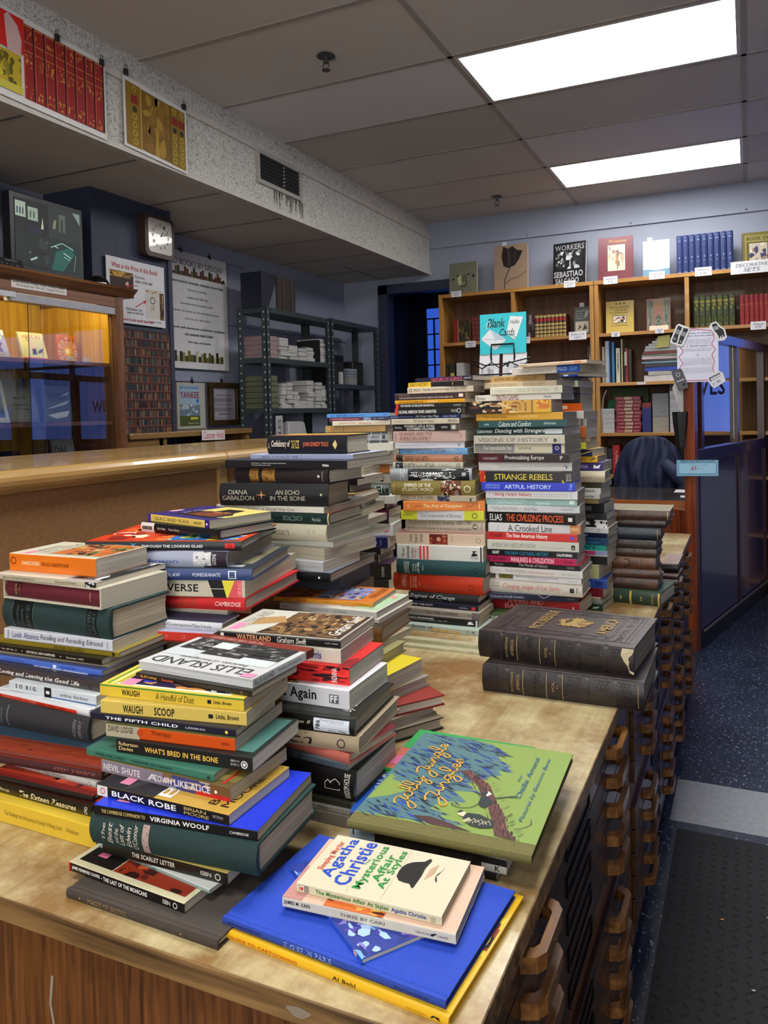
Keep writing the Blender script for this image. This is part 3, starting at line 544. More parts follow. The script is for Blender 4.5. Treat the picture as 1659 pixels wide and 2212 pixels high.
face_out('book', 'grey book in glossy plastic sleeve in the middle bay of the display case', 'book', 2.70, 1.293, .16, .17, .12, -2.97, '5a6058', [('R', .15, .85, .55, .8, '4a5048'), ('G', [(.05, .35), (.6, .5), (.95, .6), (.8, .48), (.3, .38)], 'c8ccc8'), ('G', [(.1, .18), (.5, .25), (.9, .3), (.8, .14), (.4, .08)], 'd0d4d0'), ('G', [(.6, .7), (.95, .85), (.9, .75)], 'b8bcb8')], .012, CG)
face_out('book', 'dark blue book with yellow letters lying low in the display case bottom bay', 'book', 2.42, 1.02, .18, .17, .6, -2.93, '1c2a48', [('T', .1, .9, .62, .8, 'What the Story', 'a89a3c', 'b'), ('T', .3, .7, .35, .55, 'Is', 'a89a3c', 'b')], .012, CG)
face_out('book', 'clear plastic wrapped grey booklet leaning in the display case bottom bay', 'book', 2.70, 1.05, .13, .16, .2, -2.93, '7a7c7a', [('T', .1, .6, .5, .8, 'DN', '3c3e3e', 'b'), ('G', [(.1, .2), (.9, .4), (.7, .6)], 'c0c4c4')], .01, CG)
face_out('book', 'grey wrapped booklet at the far left of the display case bottom bay', 'book', 2.25, 1.02, .10, .17, .3, -2.93, '8a8e8c', [('G', [(.1, .3), (.9, .5), (.7, .9)], 'c4c8c8')], .01, CG)
def price_card(loc, w, h, label, group, x_face=True, col='cfcfcc', txt='$ 25'):
    x, y, z = loc
    if x_face: return plate('price_card', label, 'price card', loc, (0, w, 0), (0, 0, h), (1, 0, 0), .001, col, [('T', .2, .8, .3, .6, txt, '6a6a70', '')], group)
    return plate('price_card', label, 'price card', loc, (w, 0, 0), (0, 0, h), (0, -1, 0), .001, col, [('T', .15, .85, .52, .74, txt.split('|')[0], '5a5a62', ''), ('T', .3, .7, .2, .42, txt.split('|')[-1], '5a5a62', '')], group)
for y, z, w in ((2.285, 1.57, 'below the purple landscape book'), (2.64, 1.57, 'left of the sunburst book'), (2.73, 1.568, 'at the foot of the sunburst book'), (2.225, 1.295, 'at the far left of the middle bay')): price_card((-2.84, y, z), .035, .022, 'small white price card in the display case, '+w, 'price cards in the display case')
# things on top of the case
ZT = 1.925
t = thing('security_monitor', 'black square monitor showing four camera views on top of the display case', 'monitor', (-2.86, 2.575, ZT)); bk = mat('101218', .35)
a = .0; w, h = .40, .335
MB().box(-.05, -w/2, .03, .0, w/2, .03+h).box(-.10, -w/2+.05, .06, -.05, w/2-.05, h-.02).build('housing', bk, t, .004)
MB().box(-.12, -.11, 0, .03, .11, .012).box(-.06, -.04, .01, -.03, .04, .05).build('stand', bk, t)
sm, snt, sb = nmat('screen_glow')
sb.inputs['Base Color'].default_value = (.01, .012, .012, 1); sb.inputs['Roughness'].default_value = .15
MB().box(0, -w/2+.022, .055, .001, w/2-.02, .03+h-.022).build('screen', sm, t)
def emi(h_, s=.17):
    k = ('em', h_)
    if k not in MC: MC[k] = emis('screen_'+h_, h_, s)
    return MC[k]
_ink = ink; ink = emi
els = [('R', 0, .5, .5, 1, '181c1c'), ('R', .5, 1, .5, 1, '2c3430'), ('R', 0, .5, 0, .5, '1c2422'), ('R', .5, 1, 0, .5, '182a28'), ('R', .01, .16, .72, .95, 'a8b8a8'), ('R', .19, .34, .70, .9, '9cb0a0'), ('R', .03, .05, .76, .86, '2c4450'), ('R', .07, .09, .76, .86, '2c4450'), ('R', .11, .13, .76, .86, '2c4450'), ('R', .22, .24, .74, .84, '3c5044'), ('R', .27, .29, .74, .84, '3c5044'), ('G', [(.38, .6), (.41, .78), (.42, .6)], 'c8c8b0'), ('R', .2, .38, .52, .6, '1c2038'), ('G', [(.56, .65), (.58, .78), (.62, .8), (.6, .65)], '8a8a78'), ('R', .66, .76, .62, .9, '5a6458'), ('R', .69, .72, .6, .82, '20282c'), ('G', [(.88, .98), (1, .98), (1, .8)], '8a9a9a'), ('B', 0, .5, 0, .48, ['1c2422', '2c3430', '142020', '3a4440'], 10, 4), ('G', [(.2, .1), (.3, .16), (.32, .14), (.22, .08)], 'a8c0b8'), ('G', [(.18, .2), (.3, .24), (.28, .2)], '8ab0a0'), ('R', .22, .46, .2, .24, '080c0c'), ('G', [(.52, .0), (.6, .3), (.85, .42), (.9, .3), (.7, .0)], '1c5c50'), ('L', [(.52, .35), (.7, .45), (.88, .38)], .01, 'a8d8c8'), ('L', [(.72, .30), (.84, .24)], .012, 'c0e0d8'), ('L', [(.72, .24), (.82, .2)], .01, '9ac8b8'), ('L', [(.58, .38), (.64, .36)], .01, 'c0e0d8'), ('L', [(.88, .04), (.92, .3)], .006, 'a8b8b0')]
design(els, lambda u, v, e: (.0012+e, -w/2+.022+(w-.042)*u, .055+(h-.047)*v), w, h, 'camera_picture', t, du=1, dv=1)
ink = _ink
t = thing('keypad_controller', 'small black controller with grey buttons left of the monitor', 'controller', (-2.80, 2.30, ZT)); MB().add([(-.04, -.075, 0), (.02, -.075, 0), (.02, .075, 0), (-.04, .075, 0), (-.06, -.075, .07), (0, -.075, .055), (0, .075, .055), (-.06, .075, .07)], [(0, 1, 2, 3), (4, 5, 6, 7), (0, 1, 5, 4), (1, 2, 6, 5), (2, 3, 7, 6), (3, 0, 4, 7)]).build('housing', bk, t)
design([('T', .45, .85, .78, .93, 'OpenEye', 'a8a8ac')]+[('C', .15+.16*(k % 4), .15+.2*(k//4), .06, '6a6a70') for k in range(12)]+[('O', .80, .4, .16, '7a7a80')], lambda u, v, e: (.02-.02*v+e+.0003, -.075+.15*u, .055*v), .15, .055, 'buttons', t, du=1, dv=1)
m_ = MB(); n = 14
for i in range(5):
    z0, z1 = .055*math.sin(PI/2*i/5), .055*math.sin(PI/2*(i+1)/5); r0, r1 = .055*math.cos(PI/2*i/5), .055*math.cos(PI/2*(i+1)/5)
    m_.cyl((0, 0), r0, max(r1, .002), z0, z1, n)
tag(m_.build('camera_dome', mat('0c0c0e', .15), loc=(-2.80, 2.80, ZT)), 'black dome at the right end of the display case top', 'camera')
t = thing('wall_box', 'grey wall cabinet partly hidden behind the monitor at the far left', 'cabinet', (-3.29, 2.35, 2.2)); MB().box(0, -.5, -.18, .18, .16, .22).build('body', mat('5c5e66', .6), t); MB().box(0, -.5, -.30, .22, .18, -.18).build('shelf', mat('1a1c22', .5), t)
# ---------------------------------------------------------------- holds cabinet
tanw = wood('tan_shelf_wood', '6a4c28', '8a6638', 'a07c48', 'y', .6, .4, .2)
t = thing('holds_cabinet', 'tan wooden low cabinet with open dark front between pillar and metal shelving', 'cabinet', (-3.1, 3.8, 0)); ox, oy = -3.1, 3.8
cb('top', tanw, -3.29, 3.06, 1.19, -2.88, 4.14, 1.222, bev=.006); cb('side_panel', tanw, -3.29, 4.10, 0, -2.90, 4.13, 1.19); cb('side_panel', tanw, -3.29, 3.30, 0, -2.90, 3.33, 1.19); cb('front_panel', tanw, -2.93, 3.06, 0, -2.90, 3.36, 1.19); cb('back_panel', mat('1a1410', .8), -3.29, 3.33, 0, -3.27, 4.10, 1.19); cb('shelf', tanw, -3.27, 3.33, .85, -2.91, 4.10, .87)
plate('holds_sign', 'white card lettered "Customer Holds" in pink hanging from the tan cabinet top', 'sign', (-2.868, 3.62, 1.165), (0, .215, -.004), (0, 0, .058), (1, 0, 0), .001, 'd4d4d0', [('T', .06, .58, .12, .88, 'Customer', 'c02c50', 'i'), ('T', .62, .96, .15, .85, 'Holds', 'c04860', 'i'), ('L', [(.22, .70), (.22, .92)], .008, 'b82c3c')])
# ---------------------------------------------------------------- grey steel shelving
stl = mat('3c4648', .45, .3, var=.15, sc=(20, 20, 20))
def steel(label, y0, y1, zs, top):
    t = thing('metal_shelving', label, 'shelving', (-3.09, (y0+y1)/2, 0), 0, 'grey metal shelving units'); oy = (y0+y1)/2
    hol = mat('b8bcc0', .5)
    for x in (-3.13, -2.90):
        for y in (y0, y1):
            s = 1 if y == y0 else -1; m_ = MB(); xx = x+3.09; sx = 1 if x < -3 else -1
            m_.box(xx, y-oy, 0, xx+.003*sx, y-oy+.04*s, top); m_.box(xx, y-oy, 0, xx+.04*sx, y-oy+.003*s, top); d = m_
            for k in range(int(top/.05)):
                z = .03+.05*k
                if x > -3: d.add([(xx+.0006, y-oy+.02*s-.005, z), (xx+.0006, y-oy+.02*s+.005, z), (xx+.0006, y-oy+.02*s+.005, z+.012), (xx+.0006, y-oy+.02*s-.005, z+.012)], [(0, 1, 2, 3)], 1)
                if y == y0: d.add([(xx+.02*sx-.005, y-oy-.0006, z), (xx+.02*sx+.005, y-oy-.0006, z), (xx+.02*sx+.005, y-oy-.0006, z+.012), (xx+.02*sx-.005, y-oy-.0006, z+.012)], [(0, 1, 2, 3)], 1)
            d.build('post', [stl, hol], t)
    for z in zs: MB().box(-.038, y0-oy+.004, z-.035, .186, y1-oy-.004, z).build('shelf', stl, t)
steel('grey slotted-steel shelving unit nearest, filled with white book piles', 4.36, 5.22, (.10, .55, 1.0, 1.345, 1.685, 2.02), 2.02)
steel('grey slotted-steel shelving unit in the corner, holding black speakers', 5.24, 6.06, (.10, .6, 1.15, 1.53, 2.03), 2.03)
rn = random.Random(21)
STF = MB(); STM = []
def sbox(m, *a):
    if m not in STM: STM.append(m)
    STF.box(*a, STM.index(m))
def pile_stuff(x, y, z, n, Ly, Dx, th, cols, label, group, pc='b8b8b4', jit=.012, hmax=.02):
    zz = z
    for k in range(n):
        h = th*rn.uniform(.8, 1.25); c = mat(cols[k % len(cols)], .4, var=.04); dy = rn.uniform(-jit, jit); dx = rn.uniform(-jit, 0); X, Y = x+dx, y+dy
        sbox(c, X-Dx, Y-Ly/2, zz, X, Y+Ly/2, zz+h*.09); sbox(c, X-Dx, Y-Ly/2, zz+h*.91, X, Y+Ly/2, zz+h); sbox(c, X-Dx, Y-Ly/2, zz+h*.09, X-Dx+.002, Y+Ly/2, zz+h*.91)
        sbox(pages(pc), X-Dx+.002, Y-Ly/2+.001, zz+h*.09, X-.001, Y+Ly/2-.001, zz+h*.91); zz += h
    return zz
def pile(x, y, z, n, Ly, Dx, th, cols, label, group, pc='b8b8b4', jit=.012, hmax=.02):
    # a pile of lying books whose page ends or spines face +X
    zz = z
    for k in range(n):
        h = th*rn.uniform(.8, 1.25); c = cols[k % len(cols)]; dy = rn.uniform(-jit, jit); dx = rn.uniform(-jit, 0)
        root = thing('book', label, 'book', (x+dx, y+dy, zz), 0, group)
        MB().box(-Dx, -Ly/2, 0, 0, Ly/2, h*.09).box(-Dx, -Ly/2, h*.91, 0, Ly/2, h).box(-Dx, -Ly/2, h*.09, -Dx+.002, Ly/2, h*.91).build('cover', mat(c, .4, var=.04), root)
        MB().box(-Dx+.002, -Ly/2+.001, h*.09, -.001, Ly/2-.001, h*.91).build('page_block', pages(pc), root); zz += h
    return zz
wh = ['c8c8c8', 'b4b4b4', '1c1c1e', 'c0c0c4']
PX_ = -2.925
pile_stuff(PX_, 4.47, 1.685, 5, .13, .2, .030, ['8a6a70', '9a7a80'], 'pink-grey paperback in the pile at the near end of the upper steel shelf', 'pink books on the upper steel shelf', 'a08a8c', .004)
for i, (y, n, l) in enumerate(((4.62, 5, .11), (4.74, 4, .11), (4.86, 3, .11), (4.97, 4, .10), (5.16, 6, .08))):
    pile_stuff(PX_, y, 1.685, n, l, .19, .028, wh[i % 3:], ['white paperback in the first white pile beside the pink ones, upper steel shelf', 'white paperback in the second white pile from the pink ones, upper steel shelf', 'white paperback in the lowest middle pile on the upper steel shelf', 'white paperback in the pile left of the black books, upper steel shelf', 'white paperback in the pile at the far end of the upper steel shelf'][i], 'white books on the upper steel shelf, pile '+'abcde'[i])
for k, y in enumerate((5.045, 5.07, 5.095)):
    sbox(mat('101012', .5), PX_-.16, y-.011, 1.685, PX_, y+.011, 1.845+.005*k)
pile_stuff(PX_, 4.46, 1.345, 6, .12, .2, .032, ['3c4234', '4a5040'], 'dark green-grey paperback in the pile at the near end of the lower steel shelf', 'green-grey books on the lower steel shelf', '6a6c58', .003)
for i, (y, n, l) in enumerate(((4.60, 6, .06), (4.68, 6, .07), (4.77, 4, .08), (4.865, 2, .10), (4.965, 7, .09), (5.075, 7, .085), (5.165, 6, .07))):
    pile_stuff(PX_, y, 1.345, n, l, .19, .028, wh[i % 2:3], ['white book in the nearest narrow pile on the lower steel shelf', 'white book in the second narrow pile on the lower steel shelf', 'white book in the short third pile on the lower steel shelf', 'white book in the lowest two-book pile on the lower steel shelf', 'white book in the tall pile at the middle of the lower steel shelf', 'white book in the pile beside the red-striped one, lower steel shelf', 'white book in the farthest pile on the lower steel shelf'][i], 'white books on the lower steel shelf, pile '+'abcdefg'[i])
t = thing('document_box', 'dark navy archive box with grey triangular side on top of the steel shelving', 'box', (-3.0, 4.42, 2.02)); MB().box(-.09, -.07, 0, .08, .10, .235).build('body', mat('14182a', .5), t, .002)
MB().add([(.081, .0, 0), (.081, .095, 0), (.081, .09, .17)], [(0, 1, 2)]).build('label_panel', mat('5c6468', .6), t)
for k in range(9):
    r_ = thing('binder', 'dark brown-spined binder in the row on top of the steel shelving', 'binder', (-2.92, 4.545+.026*k, 2.02), 0, 'binders on top of the steel shelving'); MB().box(-.19, -.012, 0, 0, .012, .228-.002*(k % 3)).build('cover', mat(['2c2420', '3c2c24', '1c1a1e', '44342c'][k % 4], .5), r_, .002)
for y, x, w, s in ((5.47, -2.97, .20, 'taller, nearer'), (5.86, -2.99, .19, 'smaller, farther')):
    t = thing('loudspeaker', 'black bookshelf loudspeaker, the '+s+' one on the corner steel shelving', 'speaker', (x, y, 1.53)); MB().box(-.2, -w/2, 0, 0, w/2, .235 if w == .2 else .20).build('cabinet', mat('0e0f12', .5), t, .012)
    MB().box(0, -w/2+.02, .02, .003, w/2-.02, .18).build('grille', mat('16171a', .9, bump=.5, sc=(300, 300, 300)), t)
tag(MB().box(-.01, -.04, 0, .005, .01, .10).build('paper_slip', mat('b0b0b0', .7), loc=(-2.955, 5.50, 1.53)), 'white curled slip stuck on the nearer loudspeaker', 'paper')
zz = pile(-2.95, 5.68, 1.53, 6, .15, .15, .021, ['2c5a8c', 'b89a30', '8a3c1c', '2c4c78', '1c2c48', '4a6a8c'], 'blue or yellow boxed cassette in the small pile between the loudspeakers', 'small boxes between the loudspeakers', '8a9098', .004)
rn = random.Random(5)
for k in range(9):
    p = [(-3.05+rn.uniform(0, .12), 5.36+.045*k+rn.uniform(-.05, .05), 1.152+abs(rn.gauss(.03, .04))) for q in range(7)]; p = [p[0]]+[tuple(a_*.6+b_*.4 for a_, b_ in zip(p[i], p[i+1])) for i in range(6)]
    tag(MB().tube([(a_, b_, max(1.156, c_)) for a_, b_, c_ in p], .005, 6).build('cable', mat(['0e0f12', '2c2e30', '8a8a84'][k % 3], .5)), ['black cable in the tangle on the corner steel shelf', 'dark grey cable in the tangle on the corner steel shelf', 'beige cable in the tangle on the corner steel shelf'][k % 3], 'cable', 'tangled cables on the corner shelf')
t = thing('hair_dryer', 'beige rounded device with hose among the cables on the corner steel shelf', 'device', (-2.98, 5.80, 1.15)); MB().tube([(0, 0, .05), (0, .06, .10), (.0, .15, .11), (0, .2, .05)], [.03, .055, .055, .03], 12).tube([(0, .0, .05), (.02, -.08, .03), (.03, -.14, .05)], .02, 10).build('body', mat('6a665c', .5), t)
for k, (c_, w) in enumerate((('8a2c30', 'red'), ('b08a20', 'yellow'), ('3c7c30', 'green'))): tag(MB().box(-.04, -.05, 0, .04, .05, .03).build('packet', mat(c_, .5), loc=(-2.98, 6.01, 1.15+.031*(2-k))), w+' packet in the small pile at the far end of the corner shelf', 'packet')
t = thing('paper_sheet', 'white sheets pinned behind the loudspeakers on the corner shelving', 'paper', (-3.28, 5.75, 1.80)); MB().box(0, -.1, -.06, .003, .12, .07).build('sheet', mat('9aa0a8', .7), t)
t = thing('white_bag', 'white plastic bag on the low steel shelf beside the card lettered vertically', 'bag', (-3.0, 4.80, 1.0)); MB().add([(-.1, -.16, 0), (.08, -.18, 0), (.08, .14, 0), (-.1, .15, 0), (-.05, -.12, .24), (.05, -.13, .26), (.06, .09, .25), (-.05, .1, .24)], [(0, 3, 2, 1), (4, 5, 6, 7), (0, 1, 5, 4), (1, 2, 6, 5), (2, 3, 7, 6), (3, 0, 4, 7)]).build('body', mat('a8a8a8', .35, bump=.8, sc=(20, 20, 20)), t, .02)
plate('vertical_card', 'tall white card with grey vertical lettering at the near post of the steel shelving', 'sign', (-2.88, 4.41, 1.06), (0, .085, 0), (0, 0, .235), (1, 0, 0), .002, 'a8a8a8', [('T', .3, .75, .15, .9, 'SALES', '2c2c30', 'v')])
tag(MB().box(-.15, -.05, 0, 0, .03, .12).build('magenta_box', mat('6a2a50', .6), loc=(-2.91, 4.40, 1.0)), 'plum box low on the steel shelving left of the vertical card', 'box')
# ---------------------------------------------------------------- bookcases along the back wall
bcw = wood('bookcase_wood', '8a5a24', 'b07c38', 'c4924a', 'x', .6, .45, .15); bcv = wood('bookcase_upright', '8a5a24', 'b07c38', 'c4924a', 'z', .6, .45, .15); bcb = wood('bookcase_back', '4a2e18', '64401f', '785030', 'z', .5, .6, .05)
YF = 5.85
def bookcase(label, x0, xm, x1):
    t = thing('bookcase', label, 'bookcase', ((x0+x1)/2, YF, 0), 0, 'wooden bookcases on the back wall'); ox, oy = (x0+x1)/2, YF
    def q(name, m, *a): return MB().box(a[0]-ox, a[1]-oy, a[2], a[3]-ox, a[4]-oy, a[5]).build(name, m, t, .0015)
    for x in (x0, xm-.015, x1-.03): q('upright', bcv, x, YF, 0, x+.03, 6.19, 2.20)
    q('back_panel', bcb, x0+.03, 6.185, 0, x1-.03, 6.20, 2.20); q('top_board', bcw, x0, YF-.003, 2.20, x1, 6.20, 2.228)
    for z in (1.84, 1.476, 1.108, .80, .40, .08):
        q('shelf', bcw, x0+.03, YF+.002, z-.024, xm-.015, 6.185, z); q('shelf', bcw, xm+.015, YF+.002, z-.024, x1-.03, 6.185, z)
bookcase('light oak bookcase at the left, beside the dark doorway', -2.252, -1.642, -1.03)
bookcase('light oak bookcase at the right, above the cashier booth', -1.026, -.385, .25)
def stand_book(name, label, x, z, w, h, base, els, group='books displayed on top of the bookcases', th=.03, lean=.10, yaw=0, y=5.98, side='b9b3a2', cat='book'):
    root = thing(name, label, cat, (x, y, z), yaw, group); co_, si = math.cos(lean), math.sin(lean)
    def P(u, d, v): return (u, v*si+d*co_, v*co_-d*si+th*si)
    def bx(u0, u1, v0, v1, d0, d1, nm, m):
        vs = [P(u, d, v) for d in (d0, d1) for u, v in ((u0, v0), (u1, v0), (u1, v1), (u0, v1))]
        return MB().add(vs, [(0, 1, 2, 3), (7, 6, 5, 4), (0, 4, 5, 1), (1, 5, 6, 2), (2, 6, 7, 3), (3, 7, 4, 0)]).build(nm, m, root)
    cm = mat(base, .35, var=.05); m_ = MB()
    for d0, d1, u0, u1 in ((0, .002, -w/2, w/2), (th-.002, th, -w/2, w/2), (.002, th-.002, -w/2, -w/2+.002)):
        vs = [P(u, d, v) for d in (d0, d1) for u, v in ((u0, 0), (u1, 0), (u1, h), (u0, h))]; m_.add(vs, [(0, 1, 2, 3), (7, 6, 5, 4), (0, 4, 5, 1), (1, 5, 6, 2), (2, 6, 7, 3), (3, 7, 4, 0)])
    m_.build('cover', cm, root); bx(-w/2+.002, w/2-.003, .003, h-.003, .002, th-.002, 'page_block', pages(side))
    if els: design(els, lambda u, v, e: P(-w/2+w*u, -e*1.5, h*v), w, h, 'cover_picture', root, du=1, dv=1, step=.00008)
    return root
ZT = 2.228
tul = [('R', 0, 1, 0, 1, '8a7460'), ('G', [(.28, .55), (.22, .75), (.27, .98), (.42, .92), (.55, .97), (.68, .88), (.85, .85), (.75, .68), (.62, .55), (.42, .50)], '1c1614'), ('G', [(.42, .52), (.40, .90), (.46, .92), (.50, .6)], '3a302c'), ('G', [(.62, .56), (.60, .85), (.66, .86)], '342a26'), ('L', [(.48, .52), (.40, .40), (.32, .25), (.30, .02)], .03, '3c3028'), ('L', [(.34, .16), (.5, .26), (.70, .28), (.95, .40)], .018, '3c3028')]
stand_book('book', 'grey-green book with line drawing and small black flowers, leftmost on top of the bookcases', -2.09, ZT, .235, .268, '6a6c5a', [('O', .5, .38, .14, '3c3e34'), ('G', [(.32, .35), (.30, .55), (.42, .62), (.5, .45), (.42, .28)], 'a8a880'), ('G', [(.45, .4), (.45, .6), (.62, .62), (.66, .5), (.55, .4)], '565848'), ('L', [(.2, .1), (.4, .3), (.5, .1)], .012, '3c3e34'), ('L', [(.8, .1), (.62, .3), (.5, .1)], .012, '3c3e34'), ('C', .15, .50, .035, '141612'), ('C', .30, .60, .03, '141612'), ('C', .70, .62, .03, '141612'), ('C', .88, .56, .04, '141612'), ('L', [(.15, .5), (.2, .62)], .01, '22241c'), ('L', [(.88, .56), (.84, .66)], .01, '22241c')])
stand_book('book', 'tan book with large dark tulip, second from left on top of the bookcases', -1.69, ZT, .27, .365, '8a7460', tul, lean=.06)
stand_book('book', 'black "Workers" photography book standing on the bookcase top', -1.235, ZT, .255, .335, '141416', [('T', .05, .95, .82, .95, 'WORKERS', '8a8c90', 'b'), ('B', .08, .88, .36, .80, ['1a1a1c', 'a8aaac', '5a5c5e', '2c2e30', '787a7c', 'c0c0c0'], 44, 6), ('T', .03, .92, .20, .34, 'SEBASTIAO', 'a8aaae', 'b'), ('T', .08, .80, .05, .18, 'SALGADO', 'a8aaae', 'b')], yaw=-.12, th=.035, side='c8c8cc')
stand_book('book', 'maroon book with framed ornamental panel on the bookcase top', -.89, ZT, .25, .338, '5c1824', [('T', .32, .82, .87, .94, 'Picasso', 'a87c4c', 'b'), ('R', .28, .78, .24, .82, 'b0a898'), ('B', .31, .75, .27, .79, ['b0a898', '8a6c4c', 'c8c0b0', '6a5a5c', '9a8a6c'], 26, 8)], th=.03, yaw=.03)
stand_book('book', 'plastic-wrapped book with white cloud cover on the bookcase top', -.60, ZT, .185, .28, '9ab0c0', [('R', 0, 1, .05, 1, 'a8bccc'), ('G', [(.1, .45), (.3, .62), (.5, .6), (.7, .72), (.9, .6), (.95, .42), (.6, .32), (.3, .3)], 'd4dadc'), ('G', [(.3, .4), (.5, .6), (.8, .5), (.6, .35)], 'e4e8e8'), ('G', [(0, .05), (1, .05), (1, .25), (.5, .2), (0, .28)], '5c8098'), ('R', 0, 1, .24, .3, 'b0c4cc')], th=.015)
for k in range(9):
    x = -.435+.0415*k; r_ = thing('book', 'dark blue volume in the matching set on the bookcase top, white shield on its spine', 'book', (x, 5.92, ZT), 0, 'blue set on the bookcase top'); h = .275-.0*k
    n = 6; pr = [(-.019, .2), (-.019, .004)]+[(-.019+.038*j/n, .004-.006*math.sin(PI*j/n)) for j in range(n+1)]+[(.019, .2)]
    MB().ext(pr, lambda a, b_, z: (a, b_, z), 0, h).build('cover', mat('1a2a5c', .45), r_)
    design([('G', [(.12, .48), (.12, .66), (.5, .74), (.88, .66), (.88, .48), (.5, .40)], 'a8b8c4'), ('T', .2, .8, .30, .34, 'VOL', '6a80b0', ''), ('T', .2, .8, .84, .88, 'TSAR', '8a9cc0', ''), ('R', .2, .8, .93, .94, '6a80b0'), ('R', .2, .8, .05, .07, '6a80b0')], lambda u, v, e: (-.017+.034*u, .004-.006*math.sin(PI*u)-e*1.5, h*v), .034, h, 'spine_lettering', r_, du=6, dv=1)
stand_book('book', 'olive gilt book with framed figure picture, rightmost on the bookcase top', .075, ZT, .20, .26, '6a6030', [('R', .08, .92, .08, .92, '8a8048'), ('R', .14, .86, .14, .74, '5a5428'), ('R', .22, .80, .2, .7, 'b0a898'), ('B', .22, .80, .2, .7, ['b0a898', '6a4a5c', 'd0c4b4', '3c3c5c', '8a7a6c'], 16, 3), ('T', .15, .85, .78, .88, 'BOOK OF', '3a3418', 'b')], yaw=.1)
def row(x0, z, n, w, h, cols, label, group, band=None, y=5.90, d=.15, tilt=0):
    for k in range(n):
        r_ = thing('book', label, 'book', (x0+w*(k+.5), y, z), 0, group); hh = h*(1-.006*(k % 3)); n_ = 4; b = w*.47
        pr = [(-b, d), (-b, .003)]+[(-b+2*b*j/n_, .003-.004*math.sin(PI*j/n_)) for j in range(n_+1)]+[(b, d)]
        MB().ext(pr, lambda a, b_, zz: (a, b_, zz), 0, hh).build('cover', leather(cols[k % len(cols)]), r_)
        if band: design(band, lambda u, v, e: (-b+2*b*u, .003-.004*math.sin(PI*u)-e*1.5, hh*v), 2*b, hh, 'spine_lettering', r_, du=4, dv=1)
stand_book('book', 'red book with marbled diagonal panel on the second bookcase shelf', -2.09, 1.84, .14, .19, '7a1c20', [('G', [(.3, 0), (.3, 1), (.85, 1), (1, .8), (1, .2), (.85, 0)], '3a3220'), ('B', .35, .95, .05, .95, ['3a3220', '8a7a4c', '2a2014', '6a5c34'], 20, 2), ('R', .28, .31, 0, 1, 'b0924c')], 'display books on the bookcase shelves', lean=.0, y=5.93)
gb_ = [('R', 0, 1, y, y+.012, '8a5c3c') for y in (.15, .35, .55, .75, .9)]
for k in range(6):
    x = -1.98+.020*k; sbox(leather('5a1c18'), x-.0092, 5.90, 1.84, x+.0092, 6.05, 2.04)
    for q in (.15, .35, .55, .75, .9): sbox(mat('8a5c3c', .5), x-.0094, 5.899, 1.84+.2*q, x+.0094, 5.90, 1.843+.2*q)
gg = [('R', 0, 1, .72, .84, '8a1c18')]+[x_ for y in (.04, .2, .36, .52, .88) for x_ in (('R', .05, .95, y, y+.10, 'b09a5c'), ('C', .5, y+.05, .03, '2c1c10'))]
row(-1.485, 1.84, 8, .030, .175, ['3a1c14'], 'brown volume with gilt-banded spine and red label right of the turquoise sign', 'gilt-banded set right of the turquoise sign', gg)
stand_book('book', 'mottled plum book half hidden by the turquoise sign', -1.54, 1.84, .11, .19, '3c2c30', [('B', 0, 1, 0, 1, ['3c2c30', '6a5c60', '2a1c20', '8a7c80'], 12, 4)], 'display books on the bookcase shelves', lean=.05, y=5.97)
stand_book('book', 'slim grey book with bird drawing standing on the second shelf', -1.14, 1.84, .125, .225, '4c504c', [('T', .1, .9, .82, .9, 'TAXATION', '9aa09a', 'b'), ('T', .1, .5, .74, .79, 'IN THE', '9aa09a', ''), ('T', .1, .6, .66, .71, 'KINGDOM OF', '9aa09a', ''), ('T', .1, .55, .58, .63, 'TEXAS', '9aa09a', 'b'), ('G', [(.6, .6), (.68, .85), (.9, .84), (.8, .68)], '9aa09a'), ('R', .08, .88, .12, .5, 'b8b4a0'), ('G', [(.2, .2), (.35, .4), (.45, .3)], '5a5a3c'), ('G', [(.5, .2), (.65, .42), (.8, .25)], '3c3c2c')], 'display books on the bookcase shelves', lean=.08, th=.015)
stand_book('book', 'yellow book with small colour picture standing on the second shelf', -.865, 1.84, .20, .245, 'b8a044', [('T', .15, .85, .78, .84, 'The Tale of DANIEL', '6a5c1c', 'b'), ('T', .3, .8, .70, .75, 'HINKEL', '6a5c1c', 'b'), ('T', .15, .8, .61, .67, 'DACKELIAN', '6a5c1c', 'b'), ('C', .38, .92, .03, 'a83020'), ('C', .52, .92, .03, '3c7040'), ('C', .66, .92, .03, 'a83020'), ('R', .25, .75, .32, .56, '3c5c50'), ('B', .27, .73, .34, .54, ['d8d4c0', '5a8090', 'a83c30', '1c2c28'], 12, 5), ('T', .2, .8, .22, .28, 'By Christian Bonefelt', '6a5c1c', '')], 'display books on the bookcase shelves', lean=.08)
stand_book('book', 'salmon-brown book with patterned arch panels standing on the second shelf', -.59, 1.84, .165, .24, '8a5644', [('R', .04, .28, .1, .95, '6a7468'), ('R', .72, .96, .1, .95, '6a7468'), ('B', .04, .28, .1, .95, ['6a7468', '4a5448', '8a8c7c'], 16, 1), ('B', .72, .96, .1, .95, ['6a7468', '4a5448', '8a8c7c'], 16, 2), ('T', .33, .67, .86, .92, 'NEW', 'b89048', 'b'), ('T', .3, .7, .78, .83, 'MEMOIRS', 'b89048', 'b'), ('T', .3, .7, .70, .75, 'LONDON', 'b89048', 'b'), ('G', [(.38, .12), (.38, .42), (.5, .52), (.62, .42), (.62, .12)], '4c5c50'), ('O', .5, .3, .08, '8a8c70')], 'display books on the bookcase shelves', lean=.06)
